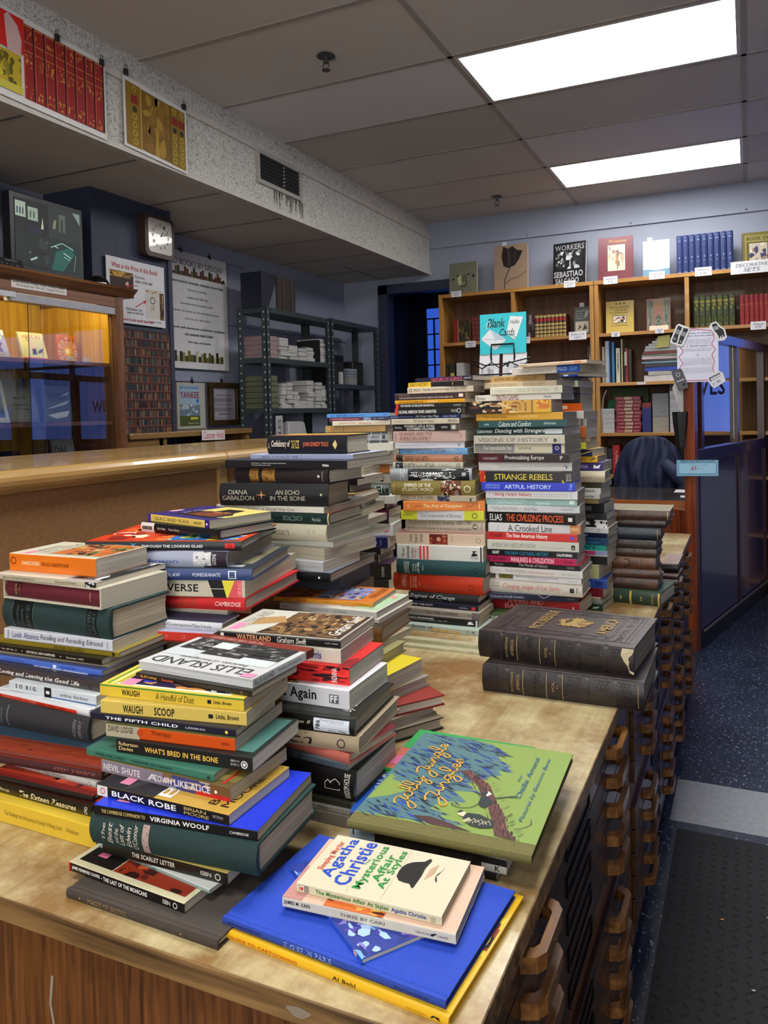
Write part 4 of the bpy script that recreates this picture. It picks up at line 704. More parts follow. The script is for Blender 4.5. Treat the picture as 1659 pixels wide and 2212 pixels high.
row(-.345, 1.84, 7, .0385, .225, ['2a3418', '323c1c', '242e16'], 'green volume with gilt pattern in the matching set on the second shelf', 'green gilt set on the second shelf', [('R', .1, .9, .78, .86, '7a7034'), ('B', .15, .85, .55, .75, ['3a4420', '8a7c34'], 6, 2), ('B', .15, .85, .1, .4, ['2c3818', '6a6430'], 7, 3), ('R', .1, .9, .92, .93, '7a7034'), ('R', .1, .9, .05, .06, '7a7034')])
row(-.045, 1.84, 8, .0305, .21, ['7a1c20', '6c181c'], 'red volume with gilt specks in the matching set right of the green set', 'red gilt set on the second shelf', [('B', .2, .8, .1, .9, ['7a1c20', 'b0604c', '8a2c28'], 9, 2), ('R', .1, .9, .68, .7, 'a8704c')])
# lower shelves
G3 = 'upright books on the third shelf'
for k, (x, w, h, c_, lb_, els) in enumerate(((-2.20, .035, .20, '141416', 'black book with small face picture at the left end of the third shelf', [('C', .5, .3, .2, '8a8a88')]), (-2.165, .04, .21, '2c2a1c', 'yellow and black book at the left end of the third shelf', [('R', .1, .9, .2, .6, 'b8a83c')]), (-2.10, .06, .205, 'b4b4b4', 'light grey book at the left end of the third shelf', []),
    (-1.075, .028, .28, '1c1c20', 'black-and-white patterned book at the right end of the left bookcase', [('B', 0, 1, .1, .9, ['1c1c20', 'b8b8b8', '6a6a6c'], 12, 4)]),
    (-.975, .02, .27, '8a8474', 'beige slim book leaning at the left of the right bookcase third shelf', []), (-.945, .032, .31, '9aa0a8', 'silver-grey tall book on the third shelf', [('R', .8, 1, 0, 1, '2c5c98')]), (-.905, .018, .30, '2a6a9c', 'blue tall slim book on the third shelf', []), (-.87, .028, .255, 'b8b8a8', 'cream book with vertical black letters on the third shelf', [('T', .25, .75, .3, .85, 'LAMBSKIN', '2a2a28', 'vb')]), (-.842, .01, .32, 'a8a078', 'thin tall folder standing on the third shelf', []), (-.815, .03, .25, '8a1c1c', 'red and black book on the third shelf', [('R', 0, .5, 0, 1, '1c1414'), ('T', .55, .9, .2, .8, 'TIMES', '3c0c0c', 'v')]), (-.785, .022, .24, '2a1410', 'dark brown thin book on the third shelf', []))):
    r_ = thing('book', lb_, 'book', (x, 5.90, 1.476), 0, G3); MB().box(-w/2, 0, 0, w/2, .16, h).build('cover', mat(c_, .4), r_, .001)
    if els: design(els, lambda u, v, e: (-w/2+w*u, -e*1.5, h*v), w, h, 'spine_lettering', r_, du=1, dv=1)
tag(MB().box(-.008, -.001, 0, .008, .001, .10).build('twig_marker', mat('a8a49a', .7), loc=(-.815, 5.895, 1.60), rz=0), 'thin pale slip across the red and black book', 'slip')
rn = random.Random(8); z = 1.476
for c_, h, w, x, lb_ in (('b8b8bc', .045, .25, -.565, 'thick white book at the bottom of the lying pile on the third shelf'), ('a0a09c', .03, .22, -.55, 'grey-white book second in the lying pile on the third shelf'), ('2040a8', .028, .25, -.56, 'blue book in the lying pile on the third shelf'), ('1c2230', .03, .25, -.56, 'dark slate book in the lying pile on the third shelf'), ('7aa0b0', .012, .26, -.575, 'thin pale blue book in the lying pile on the third shelf'), ('2c2c30', .016, .25, -.57, 'black thin book in the lying pile on the third shelf'), ('c0a8b0', .022, .255, -.575, 'pinkish white book in the lying pile on the third shelf'), ('6a8a78', .014, .26, -.575, 'green-grey thin book in the lying pile on the third shelf'), ('7a141c', .022, .25, -.57, 'dark red book in the lying pile on the third shelf'), ('b0b4b8', .02, .24, -.565, 'white-grey book above the dark red one in the lying pile'), ('c4c4c4', .02, .235, -.56, 'white book fourth from top of the lying pile'), ('b4b8b4', .016, .22, -.545, 'pale book third from top of the lying pile'), ('c8c8c8', .018, .20, -.53, 'white book second from top of the lying pile'), ('8a8a84', .016, .18, -.515, 'grey book topmost of the lying pile under the sticky note')):
    r_ = thing('book', lb_, 'book', (x, 5.92, z), rn.uniform(-.04, .04), 'lying pile on the third shelf'); MB().box(-w/2, 0, 0, w/2, .17, .002).box(-w/2, 0, h-.002, w/2, .17, h).box(-w/2, 0, 0, w/2, .003, h).build('cover', mat(c_, .4), r_); MB().box(-w/2+.002, .003, .002, w/2-.002, .168, h-.002).build('page_block', pages('b4b4b0'), r_); z += h
ZP = z
plate('sticky_note', 'yellow sticky note on the lying pile of the third shelf', 'note', (-.60, 5.898, 1.715), (.085, 0, .006), (.012, 0, .085), (0, -1, 0), .0006, 'c8c470', [('T', .3, .8, .6, .7, 'hold', 'b0a850', '')])
# fourth shelf
z = 1.108
for k in range(5):
    h = .045 if k % 2 else .03; sbox(pages('b0b0b4'), -1.017, 5.90, z, -.903, 6.06, z+h-.001); z += h
z = 1.108
for k in range(10):
    h = .0265; x = -.805+.004*(k % 3); sbox(mat('741428' if k % 2 else '68101f', .4), x-.092, 5.90, z, x+.088, 6.06, z+h-.001)
    sbox(mat('a8987c', .5), x-.027, 5.8992, z+.004, x+.027, 5.9, z+h-.005); sbox(mat('a86070', .5), x-.078, 5.8992, z+.009, x-.034, 5.9, z+h-.010); sbox(mat('a86070', .5), x+.038, 5.8992, z+.009, x+.077, 5.9, z+h-.010); z += h
for k in range(5): x = -.699+.0125*k; sbox(mat('14206c', .4), x-.0058, 5.90, 1.108, x+.0058, 6.05, 1.289); sbox(mat('8a2020', .4), x-.0058, 5.90, 1.289, x+.0058, 6.05, 1.323)
z = 1.108
for k, (h, c_) in enumerate(((.11, '9a948a'), (.17, '84868a'))): tag(MB().box(-.055, 0, 0, .055, .16, h-.001).build('paper_stack', pages(c_), loc=(-.578, 5.90, z)), ['beige-grey paper block at the bottom right of the thin blue row', 'taller grey paper block above the beige-grey one'][k], 'paper stack', 'paper blocks on the fourth shelf'); z += h
z = 1.108
for k, (h, c_) in enumerate(((.20, 'b0b0b4'), (.05, 'bcbcc0'), (.045, 'c4c4c8'), (.05, '5c5c60'))): tag(MB().box(-.062, 0, 0, .062, .16, h-.001).build('paper_stack', pages(c_), loc=(-.452, 5.90, z)), ['tall white paper block at the right of the fourth shelf', 'white paper pack second in the right block pile', 'bright white paper pack third in the right block pile', 'dark grey pack on top of the right block pile'][k], 'paper stack', 'paper blocks on the fourth shelf'); z += h
t = thing('green_box', 'dark green folder box behind the red pile on the fourth shelf', 'box', (-.83, 6.10, 1.108)); MB().box(-.12, 0, 0, .15, .05, .33).build('body', mat('2c4a18', .6), t)
t = thing('green_cloth', 'green crumpled cloth beside the dark red pile on the fourth shelf', 'cloth', (-.93, 6.02, 1.108)); MB().add([(-.05, -.02, .17), (.06, -.03, .17), (.07, .05, .17), (-.05, .05, .17), (-.03, -.01, .24), (.03, -.02, .27), (.04, .03, .27), (-.02, .04, .22)], [(0, 3, 2, 1), (4, 5, 6, 7), (0, 1, 5, 4), (1, 2, 6, 5), (2, 3, 7, 6), (3, 0, 4, 7)]).box(-.05, -.02, 0, .07, .05, .17).build('body', mat('0c4a30', .8, bump=.5), t, .01)
t = thing('lamp_shade_card', 'curved white card standing at the left end of the fourth shelf', 'card', (-.99, 5.9, 1.108)); MB().tube([(0, 0, 0), (0, .0, .15), (.01, 0, .26), (.035, 0, .32)], .004, 6).build('rim', mat('a8a8a0', .5), t)
for k, (x, w, h, c_, lb_, tx) in enumerate(((-.975, .03, .20, '5a4a34', 'brown book on the lowest shelf behind the jacketed chair', None), (-.94, .035, .19, '1c1c20', 'black book left of the bright red one, lowest shelf', None), (-.895, .05, .215, 'b01c24', 'bright red dictionary standing on the lowest shelf', "Webster's"), (-.855, .02, .17, '7a141c', 'dark red thin book right of the bright red dictionary', None), (-.81, .05, .21, '121216', 'black thick book behind the jacketed chair', None))):
    r_ = thing('book', lb_, 'book', (x, 5.90, .80), 0, 'books on the lowest visible shelf'); MB().box(-w/2, 0, 0, w/2, .15, h).build('cover', mat(c_, .4), r_, .001)
    if tx: design([('T', .3, .7, .15, .8, tx, 'd8b0b0', 'vb')], lambda u, v, e: (-w/2+w*u, -e*2, h*v), w, h, 'spine_lettering', r_, du=1, dv=1)
for x, z, w, h, tx, lb_ in ((-2.14, 2.200, .085, .045, 'Nature|$ 75', 'white price card below the grey-green book on the bookcase top'), (-1.245, 2.196, .085, .05, 'Workers|$ 75', 'white price card below the black photography book'), (-.955, 2.195, .10, .055, 'Reference|$ 45', 'white price card below the maroon book'), (-.635, 2.20, .105, .055, 'Clouds|$ 25', 'white price card below the cloud book'), (-.33, 2.195, .11, .06, 'History|$ 250', 'white price card below the dark blue set'), (-.10, 2.185, .265, .085, 'DECORATIVE|SETS', 'wide white shelf sign at the right end of the bookcase top'),
   (-2.03, 1.795, .085, .05, 'Leather|set', 'white price card left of the turquoise sign'), (-1.60, 1.80, .09, .05, 'Complete|$ 150', 'white price card just right of the turquoise sign'), (-1.215, 1.805, .13, .06, 'Taxation in the|Kingdom', 'larger white price card below the grey bird book'), (-.905, 1.81, .06, .035, '25|$', 'small white price card below the yellow book'), (-.60, 1.815, .06, .035, '35|$', 'small white price card below the salmon-brown book'), (.02, 1.80, .095, .055, 'Set|$ 95', 'white price card below the red gilt set'), (-.73, 1.455, .06, .018, '10|', 'thin torn label on the third shelf edge')):
    plate('price_card', lb_, 'price card', (x, 5.845, z), (w, 0, 0), (0, 0, h), (0, -1, 0), .001, 'cfd0d4', [('T', .12, .88, .55, .82, tx.split('|')[0], '5a5a68', 'i')]+([('T', .3, .7, .15, .45, tx.split('|')[1], '5a5a68', 'i')] if tx.split('|')[1] else []), 'price cards on the bookcases')
plate('price_card', 'peach card at the foot of the salmon-brown book', 'price card', (-.645, 5.90, 1.842), (.13, 0, 0), (0, .01, .035), (0, -1, 0), .001, 'c8a890', [], 'price cards on the bookcases')
for x, z, w in ((-1.77, 2.59, 'behind the tulip book'), (-.665, 2.50, 'behind the cloud book'), (-1.17, 2.06, 'behind the grey bird book')): plate('price_slip', 'small white slip sticking up '+w, 'price card', (x, 6.04, z-.06), (.035, 0, 0), (0, 0, .10), (0, -1, 0), .001, 'c0c2c8', [], 'slips in the displayed books')
# ---------------------------------------------------------------- cashier booth
red_w = wood('booth_wood', '4a1a08', '7c3414', '9a4a20', 'z', .7, .4, .2); desk_t = mat('3a3630', .18, var=.5, sc=(5, 20, 5), coat=.5)
prp = mat('3c3458', .25, var=.12, sc=(3, 3, 3), coat=.3); bat = mat('34100c', .35, coat=.3)
A = Vector((-.249, 4.375, 0)); U_ = Vector((.2306, .9730, 0)).normalized(); N_ = Vector((U_.y, -U_.x, 0))
t = thing('cashier_booth', 'wooden cashier booth partition with purple panels, battens and glass windows at the right', 'booth partition', tuple(A), math.atan2(U_.y, U_.x))
def pb(name, m, s0, s1, d0, d1, z0, z1, bev=0): return MB().box(s0, -d1, z0, s1, -d0, z1).build(name, m, t, bev)
LNG = 1.82
pb('lower_panel', prp, .06, LNG, -.045, -.002, .08, 1.0); pb('baseboard', mat('14141a', .5), .05, LNG, -.045, .008, 0, .09)
MB().box(.05, -.016, .09, LNG, -.006, .098).build('baseboard_trim', mat('6a5c58', .5), t)
pb('middle_rail', prp, .0, LNG, -.05, .006, 1.0, 1.065, .003); pb('top_rail', prp, .0, LNG, -.05, .006, 1.645, 1.70, .003)
pb('corner_post', red_w, -.055, .0, -.05, .006, 0, 1.70, .002)
for s in (.10, .82, 1.50): pb('window_post', bat, s-.02, s+.02, -.045, .004, 1.065, 1.645)
for s in (.82, 1.50): pb('batten', bat, s-.02, s+.02, -.0, .008, .09, 1.0)
for a_, b_ in ((.12, .80), (.84, 1.48), (1.52, 1.80)): pb('window_glass', gm2, a_, b_, -.022, -.018, 1.065, 1.645)
t = thing('cashier_desk', 'cashier desk with dark glossy top and orange-brown wooden front', 'desk', (-.62, 4.55, 0)); ox, oy = -.62, 4.55
MB().add([(p[0]-ox, p[1]-oy, z) for z in (.735, .77) for p in ((-1.15, 4.55), (-.285, 4.55), (-.20, 4.80), (-.08, 5.27), (-1.15, 5.27))], [(4, 3, 2, 1, 0), (5, 6, 7, 8, 9)]).build('desk_top', desk_t, t)
MB().box(-1.16-ox, 4.535-oy, .72, -.285-ox, 4.55-oy, .772).add([(-.285-ox, 4.535-oy, .72), (-.285-ox, 4.535-oy, .772), (-.262-ox, 4.42-oy, .772), (-.262-ox, 4.42-oy, .72)], [(0, 1, 2, 3)]).build('desk_edge', wood('desk_edge_wood', '7a3a14', 'a0561f', 'b86c30', 'x', .7, .35, .3), t)
MB().box(-1.10-ox, 4.57-oy, .09, -.30-ox, 4.60-oy, .735).build('front_panel', red_w, t); MB().box(-1.10-ox, 4.62-oy, 0, -.30-ox, 4.65-oy, .09).build('kick_board', mat('101014', .7), t)
MB().add([(p[0]-ox, p[1]-oy, z) for z in (.09, .735) for p in ((-.385, 4.47), (-.30, 4.40), (-.28, 4.42), (-.30, 4.57), (-.385, 4.57))], [(4, 3, 2, 1, 0), (5, 6, 7, 8, 9), (0, 1, 6, 5), (1, 2, 7, 6), (2, 3, 8, 7), (3, 4, 9, 8), (4, 0, 5, 9)]).build('end_panel', red_w, t)
plate('receipt_paper', 'white paper slip at the right end of the dark desk top', 'paper', (-.42, 5.0, .7712), (.10, 0, 0), (0, .16, 0), (0, 0, 1), .0008, 'c8c8c8', [])
plate('receipt_paper', 'second folded white slip on the desk edge', 'paper', (-.36, 4.72, .7712), (.06, .02, 0), (-.01, .10, 0), (0, 0, 1), .0008, 'c0c0c0', [])
# notice and cut-out gloves and socks on the corner post
P0 = Vector((-.335, 4.305, 1.418)); el = [('L', [(.12, .96), (.5, .985), (.86, .95), (.90, .80), (.84, .70), (.93, .60), (.84, .50), (.9, .38), (.86, .25), (.9, .12), (.75, .03), (.2, .03), (.1, .14), (.05, .26), (.14, .36), (.04, .48), (.15, .58), (.06, .68), (.12, .8), (.12, .96)], .016, 'b02c50'),
  ('T', .2, .84, .90, .93, 'Help keep our unhoused', '3a3a44', 'b'), ('T', .15, .87, .85, .88, 'neighbors warm this winter!', '3a3a44', 'b'), ('T', .32, .75, .66, .69, '$5 book voucher!', '3a3a44', 'b'), ('C', .26, .675, .01, 'c03040'), ('C', .81, .675, .01, 'c03040'), ('O', .5, .505, .018, '5a5a64')]
for k, (a_, b_) in enumerate(((.13, .86), (.2, .8), (.13, .85), (.22, .78))): el.append(('T', a_, b_, .79-.027*k, .805-.027*k, ['Help out neighbors experiencing homelessness', 'homelessness with a donation of', 'socks or gloves, receive for each pair', 'of new socks or gloves'][k], '5a5a66', ''))
for k in range(2): el.append(('T', .12+.06*k, .88-.06*k, .61-.028*k, .627-.028*k, ['Please bring items in their original packaging', 'to the cashier at the front desk'][k], '5a5a66', ''))
for k in range(5): el.append(('T', .14+.02*(k % 2), .86-.03*(k % 3), .43-.027*k, .446-.027*k, ['We are partnering with a shelter', 'that helps women and families here', 'for all donated warm clothing items', 'through the winter season and after', 'and thank you for your support'][k], '5a5a66', ''))
for k in range(4): el.append(('T', .14+.03*(k % 2), .86-.03*(k % 2), .25-.027*k, .266-.027*k, ['Donations are accepted at the desk daily', 'socks, gloves, mittens and hats too', 'please ask us about how this works', 'warmly, the bookshop staff'][k], '5a5a66', ''))
plate('notice', 'white donation notice with wavy pink border fixed to the booth post', 'notice', tuple(P0), (.198, .03, 0), (0, 0, .275), (.03, -.198, 0), .0015, 'c4c6d8', el)
def cut(name, label, pts, base, els2, cx, cz, ang, s, yoff=-.004):
    ca, sa = math.cos(ang), math.sin(ang); dx = Vector((.9887, .1498, 0))
    def W_(u, v, e): a_ = (u-.5)*s[0]; b_ = (v-.5)*s[1]; p = Vector(P0)+dx*(cx+a_*ca-b_*sa)+Vector((.1498, -.9887, 0))*(.003+e); return (p.x, p.y, P0.z+cz+a_*sa+b_*ca)
    vs = [W_(u, v, .0012) for u, v in pts]+[W_(u, v, 0) for u, v in pts]; n = len(pts)
    o = MB().add(vs, [tuple(range(n)), tuple(range(n, 2*n))[::-1]]+[(i, n+i, n+(i+1) % n, (i+1) % n) for i in range(n)]).build(name, mat(base, .5, var=.02)); tag(o, label, 'cut-out', 'cut-outs around the donation notice')
    design(els2, lambda u, v, e: W_(u, v, e+.0013), s[0], s[1], 'printed_picture', o, du=1, dv=1)
rr = [(.1, 0), (.9, 0), (1, .1), (1, .9), (.9, 1), (.1, 1), (0, .9), (0, .1)]
cut('paper_cutout', 'paper cut-out of dark socks at the upper left corner of the notice', rr, 'c8c8cc', [('G', [(.1, .55), (.12, .92), (.45, .9), (.42, .5), (.5, .1), (.3, .05), (.12, .12)], '26262a'), ('G', [(.52, .5), (.55, .9), (.9, .92), (.88, .5), (.85, .12), (.6, .06)], '26262a'), ('R', .12, .44, .5, .72, '7a7a80'), ('R', .54, .88, .5, .72, '7a7a80'), ('C', .25, .25, .05, '8a8a90'), ('C', .72, .22, .05, '8a8a90')], .015, .245, -.4, (.07, .105))
cut('paper_cutout', 'paper cut-out of a dark glove at the upper right corner of the notice', [(.2, 1), (.6, 1), (.75, .75), (1, .5), (.95, .1), (.7, 0), (.3, .05), (.2, .4), (0, .85)], 'c8c8cc', [('G', [(.22, .92), (.55, .93), (.65, .7), (.88, .5), (.85, .2), (.75, .12), (.7, .3), (.6, .08), (.55, .28), (.42, .1), (.38, .4), (.25, .6)], '242428'), ('R', .28, .6, .6, .78, '8a8a90')], .20, .255, .3, (.068, .105))
cut('paper_cutout', 'grey packaged sock cut-out at the lower left corner of the notice', rr, '3c3c42', [('O', .5, .75, .1, 'a8a8b0'), ('R', .15, .85, .42, .48, 'a0a0a8'), ('R', .2, .8, .1, .3, '55555c'), ('C', .65, .22, .07, '121216')], .012, .015, .35, (.055, .11))
cut('paper_cutout', 'white packaged glove cut-out at the lower right corner of the notice', [(.0, .2), (.1, 0), (.9, .1), (1, .7), (.8, 1), (.2, .95), (0, .6)], 'c4c6cc', [('R', .15, .85, .7, .8, '5a5a62'), ('R', .15, .8, .55, .6, '8a8a92'), ('R', .4, .65, .2, .4, '9a9aa2'), ('R', .12, .3, .2, .35, 'a8a8b0'), ('R', .1, .16, .5, .8, '2a2a30')], .19, .012, .45, (.08, .075))
dx = (.2, .03, 0)
plate('coupon', 'pale blue five-dollar book shop coupon taped across the booth post', 'coupon', (-.345, 4.30, .930), dx, (0, 0, .083), (.03, -.2, 0), .001, '7aa8c4', [('R', .04, .96, .1, .86, '5a90b4'), ('R', .06, .94, .16, .80, '94c0d8'), ('T', .1, .92, .88, .99, 'BRATTLE BOOK SHOP', '1c4a5c', 'b'), ('T', .28, .74, .64, .72, 'Thank you for donating', '3c6a8a', ''), ('T', .35, .48, .36, .60, '$5', 'a02c3c', 'b'), ('T', .5, .65, .44, .5, 'voucher', '3c6a8a', '')])
# umbrella and paper cone hanging on the post
t = thing('umbrella', 'folded black umbrella hanging point down at the left side of the booth post', 'umbrella', (-.318, 4.36, 1.0)); bkc = mat('0e0f13', .55, bump=.2)
m_ = MB(); n = 16
for z0, z1, r0, r1 in ((.03, .08, .012, .028), (.08, .20, .028, .042), (.20, .265, .042, .046)):
    for (za, ra, zb, rb) in ((z0, r0, z1, r1),): m_.add([((ra if zz == za else rb)*(1+.18*(j % 2))*math.cos(2*PI*j/n), (ra if zz == za else rb)*(1+.18*(j % 2))*math.sin(2*PI*j/n), zz) for zz in (za, zb) for j in range(n)], [(j, (j+1) % n, n+(j+1) % n, n+j) for j in range(n)], 0, False)
m_.build('canopy', bkc, t); MB().cyl((0, 0), .004, .004, 0, .30, 8).build('shaft', mat('3c3c40', .3, .7), t)
t = thing('paper_cone', 'rolled white paper stuck in the top of the black umbrella', 'paper', (-.318, 4.36, 1.255)); m_ = MB(); m_.add([(.008*math.cos(2*PI*j/n), .008*math.sin(2*PI*j/n), 0) for j in range(n)]+[((.032+.008*(j % 3))*math.cos(2*PI*j/n), .03*math.sin(2*PI*j/n), .135+.01*(j % 4)) for j in range(n)], [(j, (j+1) % n, n+(j+1) % n, n+j) for j in range(n)]); m_.build('sheet', mat('b8b8b8', .6), t)
tag(MB().tube([(-.318, 4.372, 1.26), (-.316, 4.385, 1.27), (-.31, 4.39, 1.25)], .003, 6).build('post_hook', mat('6a6a6c', .3, .8)), 'small metal hook holding the umbrella on the booth post', 'hook')
# chair with jacket
t = thing('desk_chair', 'office chair behind the cashier desk, almost covered by a navy jacket', 'chair', (-.60, 5.58, 0)); bk = mat('101014', .6)
MB().box(-.22, -.22, .44, .22, .20, .50).build('seat', bk, t, .03); MB().box(-.17, -.17, .56, .17, -.13, 1.0).build('backrest', bk, t, .03); MB().cyl((0, 0), .03, .03, .08, .44, 12).build('gas_lift', bk, t)
for k in range(5): a_ = 2*PI*k/5; MB().tube([(0, 0, .10), (.26*math.cos(a_), .26*math.sin(a_), .06), (.27*math.cos(a_), .27*math.sin(a_), .02)], .02, 8).build('leg', bk, t)
jm = mat('121c3c', .75, var=.25, sc=(10, 10, 10), bump=.6)
bmj = bmesh.new(); NU, NV = 40, 26; vv = []
for j in range(NV+1):
    rw = []
    for i in range(NU+1):
        u = -1+2*i/NU; v = j/NV
        wz = .245*(1-.18*(v-.6)**2); wtop = math.sqrt(max(0, 1-abs(u)**2.6))
        z = .60+v*(.50*wtop**.55)
        x = u*(.27-.03*v)+.012*math.sin(9*v+3*u); y = -.23-.035*math.sin(PI*v)*wtop+.016*math.sin(11*u+4*v)+.010*math.sin(23*u-6*v)+.10*abs(u)**3+.04*v
        rw.append(bmj.verts.new((x, y, z)))
    vv.append(rw)
for j in range(NV):
    for i in range(NU):
        bmj.faces.new((vv[j][i], vv[j][i+1], vv[j+1][i+1], vv[j+1][i]))
mej = bpy.data.meshes.new('jacket'); bmj.to_mesh(mej); bmj.free(); mej.materials.append(jm)
for p in mej.polygons: p.use_smooth = True
oj = bpy.data.objects.new('jacket', mej); C.objects.link(oj); oj.location = (-.60, 5.58, 0); so = oj.modifiers.new('cloth', 'SOLIDIFY'); so.thickness = .012
tag(oj, 'navy blue jacket draped over the chair back behind the cashier desk', 'jacket')
sl = MB().tube([(.10, -.28, .93), (.17, -.31, .86), (.24, -.30, .80), (.20, -.31, .72), (.08, -.32, .66)], [.035, .05, .055, .05, .04], 14); so_ = sl.build('sleeve', jm, oj)
# ---------------------------------------------------------------- wire card rack with turquoise sign
wire = mat('0c0c0e', .35, .5); t = thing('wire_card_rack', 'black wire card rack standing behind the history stacks', 'rack', (-.735, 2.50, .715))
def tb_(name, *paths, r=.0022):
    m_ = MB()
    for p in paths: m_.tube(p, r, 6)
    return m_.build(name, wire, t)
tb_('base', [(-.09, -.07, .003), (.09, -.07, .003), (.09, .07, .003), (-.09, .07, .003), (-.09, -.07, .003)], r=.003)
tb_('upright_post', [(0, .03, 0), (0, .03, .86)], [(-.035, 0, 0), (-.035, -.005, .70), (-.04, -.015, .76), (-.038, -.015, .80), (.038, -.015, .80), (.04, -.015, .76), (.035, -.005, .70), (.035, 0, 0)], r=.003)
for k in range(4):
    z = .08+.19*k
    tb_('card_pocket', [(-.085, -.05, z+.05), (.085, -.05, z+.05), (.085, .02, z+.06), (-.085, .02, z+.06), (-.085, -.05, z+.05)], [(-.085, -.05, z+.05), (-.085, -.03, z), (-.085, .02, z)], [(.085, -.05, z+.05), (.085, -.03, z), (.085, .02, z)], [(-.085, -.03, z), (.085, -.03, z)], [(0, -.05, z+.05), (0, -.03, z), (0, .02, z)], [(-.04, -.05, z+.05), (-.04, -.03, z), (-.04, .02, z)])
    for s, (x0, x1) in enumerate(((-.08, -.012), (.0, .08))):
        plate('greeting_card', ('white card with black line drawing in the wire rack, level %s, %s side' % (('one', 'two', 'three', 'top')[k], ('left', 'right')[s])), 'card', (-.735+x0, 2.47, .715+z+.005), (x1-x0, 0, 0), (0, .02, .115), (0, -1, 0), .004, 'c0c0c4', [('B', .1, .9, .1, .7, ['b8b8bc', '2a2a2e', '8a8a90', 'd0d0d4'], 10, k+s*3)], 'cards in the wire rack')
tb_('top_loops', [(-.09, -.04, .735), (-.06, -.05, .72), (-.03, -.04, .74), (0, -.05, .72), (.03, -.04, .74), (.07, -.05, .72), (.09, -.03, .74)], [(-.1, -.03, .75), (-.05, -.05, .73), (.03, -.05, .735), (.1, -.04, .75)])
sg = [('R', 0, 1, 0, 1, '30acb8')]+[('L', [(max(0, a_), max(0, -a_)), (min(1, a_+1), min(1, 1-a_))], .008, '4cc0c8') for a_ in [-.8+.16*k for k in range(11)]]
sg += [('G', [(.02, .38), (.22, .62), (.50, .42), (.58, .34), (.34, .09)], 'c4c8cc'), ('G', [(.22, .62), (.50, .42), (.58, .34), (.34, .36)], 'a0b0bc'), ('L', [(.02, .38), (.33, .36), (.34, .09)], .006, '6a7078'), ('L', [(.33, .36), (.58, .34)], .006, '6a7078'), ('G', [(.66, .92), (.94, .88), (.80, .40), (.58, .50)], 'c8cccc'), ('G', [(.60, .46), (.78, .40), (.76, .32)], 'b8bcc0'),
   ('T', .17, .55, .66, .88, 'Blank', '141416', 'i'), ('T', .43, .76, .44, .62, 'Cards', '141416', 'i'), ('T', .66, .86, .72, .82, 'Hello', '2a2a2c', 'i'), ('L', [(.16, .62), (.14, .72), (.20, .82), (.24, .74), (.18, .64)], .008, 'd8e4e4')]
plate('blank_cards_sign', 'turquoise "Blank Cards" sign with drawn envelope above the book stacks', 'sign', (-.813, 2.487, 1.484), (.157, 0, 0), (0, .008, .133), (0, -1, .05), .003, '2ca4b0', sg)
